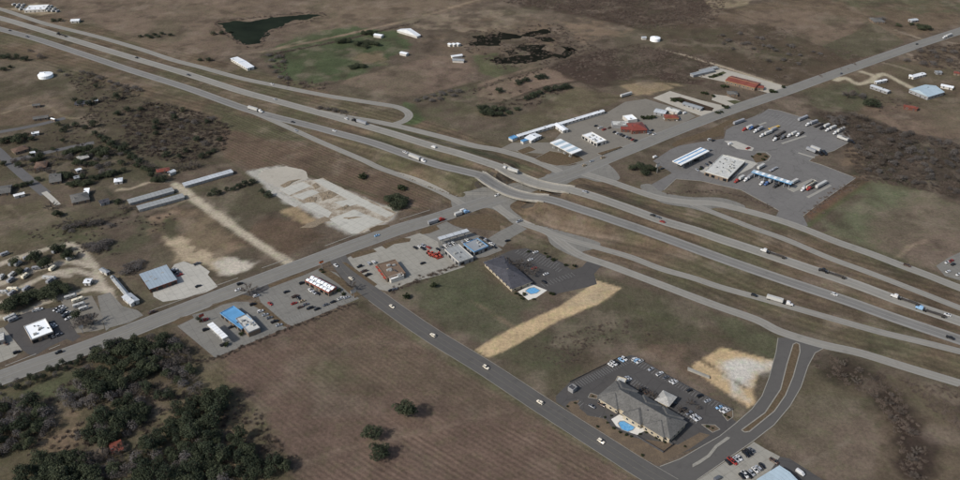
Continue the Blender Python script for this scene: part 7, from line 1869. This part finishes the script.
wood([(78, 440), (92, 425), (118, 406), (140, 402), (150, 420), (128, 440), (105, 448)], ['oak', 'oak', 'cedar', 'scrub'], 30, 4.2, 8.5, lb('the thicket above the red roofed cabin'), 'thicket above the cabin', 3)
wood([(132, 470), (140, 450), (165, 432), (178, 410), (205, 402), (232, 392), (238, 402), (222, 412), (218, 440), (225, 465), (235, 490), (130, 492)], ['oak', 'oak', 'oak', 'cedar', 'cedar', 'scrub'], 84, 4.1, 8.8, lb('the dense wood beside the ploughed field'), 'dense wood by the field', 4)
wood([(228, 440), (240, 438), (262, 455), (295, 468), (285, 475), (250, 485), (235, 478)], ['oak', 'oak', 'cedar'], 20, 4, 8, lb('the tip of the wood jutting into the ploughed field'), 'tip of the wood', 5)
wood([(-8, 408), (28, 402), (45, 412), (55, 428), (40, 442), (15, 455), (-8, 458)], ['oak', 'cedar', 'scrub', 'scrub'], 40, 4.4, 8.5, lb('the thicket at the left edge'), 'thicket at the left edge', 6)
wood([(20, 478), (40, 462), (62, 456), (84, 462), (94, 476), (98, 496), (15, 498)], ['oak'], 30, 4.4, 10, lb('the bottom left grove'), 'bottom left grove', 7)
wood([(62, 395), (95, 398), (140, 388), (178, 395), (170, 402), (130, 398), (100, 404), (68, 412)], ['bare', 'scrub', 'scrub', 'cedar'], 34, 5, 8, lb('the grey strip between the grove and wood'), 'grey strip between grove and wood', 8)
wood([(82, 462), (108, 452), (128, 448), (128, 480), (98, 485)], ['bare', 'scrub', 'scrub', 'oak'], 30, 4.2, 8, lb('the grey thicket below the cabin'), 'grey thicket below the cabin', 9)
wood([(0, 396), (30, 386), (60, 375), (85, 362), (83, 358), (55, 368), (0, 388)], ['cedar', 'scrub'], 24, 4, 5, lb('the hedge under the cross road'), 'hedge under the cross road', 10)

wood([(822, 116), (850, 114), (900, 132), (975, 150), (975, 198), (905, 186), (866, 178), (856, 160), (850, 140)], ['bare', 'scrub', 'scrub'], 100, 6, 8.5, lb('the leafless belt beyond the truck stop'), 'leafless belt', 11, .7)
wood([(152, 104), (200, 114), (230, 127), (226, 150), (180, 162), (128, 148)], ['bare', 'scrub', 'scrub', 'cedar'], 30, 8.5, 8, lb('the scrub wood beside the highway'), 'scrub wood by the highway', 12, .6)
wood([(60, 72), (135, 92), (150, 108), (112, 140), (95, 118), (100, 100)], ['scrub', 'bare', 'cedar'], 20, 10, 8, lb('the scrub between homes and highway'), 'scrub between homes and highway', 13, .6)
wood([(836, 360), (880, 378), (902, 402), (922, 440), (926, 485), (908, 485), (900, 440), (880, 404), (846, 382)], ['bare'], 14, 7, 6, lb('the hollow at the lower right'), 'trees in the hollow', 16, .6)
wood([(0, 165), (60, 185), (120, 175), (150, 165), (110, 150), (40, 150)], ['scrub', 'oak', 'scrub', 'bare'], 46, 6, 7.5, lb('the gardens round the homes'), 'trees in the gardens', 18, .7)

# ---------------------------------------------------------------- winter brush: uncounted scrub, one mass per place
def twig_bush(seed, n=46):
    r_ = np.random.default_rng(seed); v, f = [], []
    for k in range(n):
        a, b = r_.uniform(0, 6.283), r_.uniform(.15, 1.35)
        p0 = np.array([r_.normal(0, .5), r_.normal(0, .5), 0])
        d = np.array([math.cos(a) * math.cos(b), math.sin(a) * math.cos(b), math.sin(b)])
        p1 = p0 + d * r_.uniform(.7, 1.6); s = np.cross(d, r_.normal(0, 1, 3)); s /= np.linalg.norm(s) + 1e-9; s *= r_.uniform(.05, .13)
        i = len(v); v += [p0 - s, p0 + s, p1]; f.append((i, i + 1, i + 2))
    return np.array(v), np.array(f)
BUSH = [twig_bush(900 + k) for k in range(6)]
def brush(px, spacing, size, label, seed, mat='brush_twig', clump=0.0, line=None, spread=3.0):
    r_ = np.random.default_rng(seed)
    if line is None:
        w = gpoly(px); xs = [p.x for p in w]; ys = [p.y for p in w]
        area = (max(xs) - min(xs)) * (max(ys) - min(ys)); n = int(area / spacing ** 2)
        x, y = r_.uniform(min(xs), max(xs), n), r_.uniform(min(ys), max(ys), n)
        m = inside(x, y, w)
        if clump: m &= fbm(x, y, 22, seed) > (r_.random(n) - .5) * 1.5 + clump
        x, y = x[m], y[m]
    else:
        L = smooth_line([G(*p) for p in line], spacing / 2)
        x = L[:, 0] + r_.normal(0, spread, len(L)); y = L[:, 1] + r_.normal(0, spread, len(L))
    n = len(x)
    if not n: return
    z = height(x, y); pick = r_.integers(0, 6, n); V_, F_ = [], []; off = 0
    for k in range(6):
        i = np.where(pick == k)[0]
        if not len(i): continue
        bv, bf = BUSH[k]; a = r_.uniform(0, 6.28, len(i)); s = size * r_.uniform(.6, 1.4, len(i)); sz = s * r_.uniform(.7, 1.1, len(i))
        ca, sa = np.cos(a), np.sin(a)
        vx = (bv[None, :, 0] * ca[:, None] - bv[None, :, 1] * sa[:, None]) * s[:, None] + x[i][:, None]
        vy = (bv[None, :, 0] * sa[:, None] + bv[None, :, 1] * ca[:, None]) * s[:, None] + y[i][:, None]
        vz = bv[None, :, 2] * sz[:, None] + z[i][:, None]
        V_.append(np.stack([vx, vy, vz], -1).reshape(-1, 3)); m_ = len(bv)
        F_.append((bf[None] + (np.arange(len(i)) * m_)[:, None, None]).reshape(-1, 3) + off); off += len(i) * m_
    v = np.concatenate(V_); f = np.concatenate(F_)
    me = bpy.data.meshes.new('brush')
    me.vertices.add(len(v)); me.vertices.foreach_set('co', v.astype(np.float32).ravel())
    me.loops.add(f.size); me.loops.foreach_set('vertex_index', f.astype(np.int32).ravel())
    me.polygons.add(len(f)); me.polygons.foreach_set('loop_start', np.arange(0, f.size, 3, dtype=np.int32)); me.polygons.foreach_set('loop_total', np.full(len(f), 3, np.int32))
    me.update(calc_edges=True); me.materials.append(M(mat))
    return tag(link('brush', me), label, 'brush', None, 'stuff')
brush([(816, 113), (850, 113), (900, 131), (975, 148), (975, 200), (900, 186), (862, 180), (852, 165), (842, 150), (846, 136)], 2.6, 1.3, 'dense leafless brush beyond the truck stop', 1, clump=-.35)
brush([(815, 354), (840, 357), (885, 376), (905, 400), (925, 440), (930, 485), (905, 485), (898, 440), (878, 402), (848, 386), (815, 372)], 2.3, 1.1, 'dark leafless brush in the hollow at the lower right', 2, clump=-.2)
brush([(895, 378), (960, 387), (1000, 402), (1000, 450), (950, 425), (920, 402)], 2.8, 1.0, 'patchy leafless brush right of the hollow', 3, clump=.0)
brush([(150, 102), (200, 113), (230, 126), (226, 150), (180, 164), (120, 150), (128, 120)], 3.0, 1.2, 'patchy leafless brush beside the highway upper left', 4, clump=.0)
brush([(60, 68), (140, 92), (150, 110), (110, 150), (150, 162), (60, 140), (90, 110)], 3.4, 1.1, 'patchy scrub between the homes and the highway', 5, clump=.15)
brush([(548, 66), (600, 50), (660, 47), (720, 60), (698, 83), (640, 81), (575, 81)], 3.4, 1.2, 'brown scrub beyond the motel field', 6, clump=-.1)
brush([(500, 2), (560, -6), (730, -6), (715, 22), (640, 30), (580, 14)], 4.4, 1.5, 'dark scrub along the top of the view', 7, clump=.0)
brush([(462, 30), (510, 28), (556, 22), (600, 50), (585, 60), (500, 70), (484, 62), (464, 50)], 4.0, 1.2, 'marshy scrub round the dark ponds', 28, clump=.05)
brush([(0, 160), (60, 182), (130, 178), (150, 160), (95, 130), (40, 130), (0, 140)], 4.2, 1.0, 'thin undergrowth in the gardens of the homes', 29, clump=.1)
brush([(545, 34), (556, 24), (570, 40), (585, 50), (555, 44), (530, 44), (525, 40)], 4.4, 1.5, 'reeds and scrub round the dark ponds', 8, clump=-.1)
brush([(640, 32), (730, 18), (830, 38), (875, 60), (830, 76), (790, 82), (730, 64)], 5.5, 1.1, 'thin scrub over the brown pasture', 9, clump=.15)
brush([(530, 345), (590, 325), (640, 318), (650, 335), (600, 345), (560, 372)], 2.2, .7, 'low dark weeds above the hotel', 10, clump=.05)
brush([(640, 332), (660, 322), (668, 330), (640, 345)], 3.5, .7, 'low dark weeds beside the hotel fence', 11, clump=.0)
brush([(920, 48), (960, 44), (975, 70), (930, 68), (912, 58)], 4.2, 1.7, 'grey brush at the right edge by the farmstead', 12, clump=.0)
brush([(850, 90), (880, 96), (920, 104), (930, 112), (880, 112)], 6, 1.4, 'thin brush round the pasture oak', 13, clump=.1)
brush([(0, 404), (60, 380), (150, 392), (240, 388), (300, 470), (200, 482), (120, 470), (30, 460)], 2.8, 1.1, 'undergrowth on the floor of the south west woods', 14, clump=-.1)
brush([(272, 55), (285, 50), (292, 80), (330, 84), (322, 90), (285, 86)], 4.5, 1.4, 'leafless scrub along the edge of the far green field', 15)
brush(None, 1.6, .8, 'weedy strip between the burger lot and the ploughed field', 16, line=[(178, 360), (215, 358), (285, 330), (358, 302)], spread=1.0)
brush(None, 1.8, 1.0, 'weedy strip below the grill restaurant lot', 17, line=[(392, 292), (420, 280), (445, 270), (468, 261)], spread=1.4)
brush(None, 2.0, 1.0, 'brushy ditch beside the truck stop', 18, line=[(806, 214), (835, 194), (862, 180)], spread=2.6)
brush(None, 2.0, .9, 'brushy ditch between the frontage road and truck stop', 19, line=[(668, 194), (690, 192), (720, 192), (745, 198), (772, 208)], spread=1.4)
brush(None, 2.4, 1.0, 'scrub along the track beyond the ponds', 20, line=[(470, 92), (540, 70), (600, 54), (640, 45)], spread=2.5)
brush(None, 2.2, 1.0, 'scrub along the lane above the far green field', 21, line=[(262, 56), (330, 43), (420, 22)], spread=1.5)
brush(None, 3.5, 1.1, 'reeds round the green pond', 22, line=[(232, 20), (262, 17), (300, 13), (324, 14), (312, 20), (286, 26), (270, 32), (264, 40), (258, 47), (242, 45), (222, 30), (216, 23), (232, 20)], spread=2.0)
brush([(10, 236), (100, 214), (175, 205), (190, 220), (140, 240), (110, 262), (60, 250)], 4, .9, 'thin scrub above the trailer park', 23, clump=.2)
brush(None, 3, 1.1, 'scrub patch on the verge below the frontage loop', 24, line=[(318, 107), (335, 110), (352, 114)], spread=2.5)
brush([(490, 92), (560, 86), (560, 98), (520, 112), (480, 112)], 5.5, 1.5, 'thin brush along the grove behind the motel', 25, clump=.05)
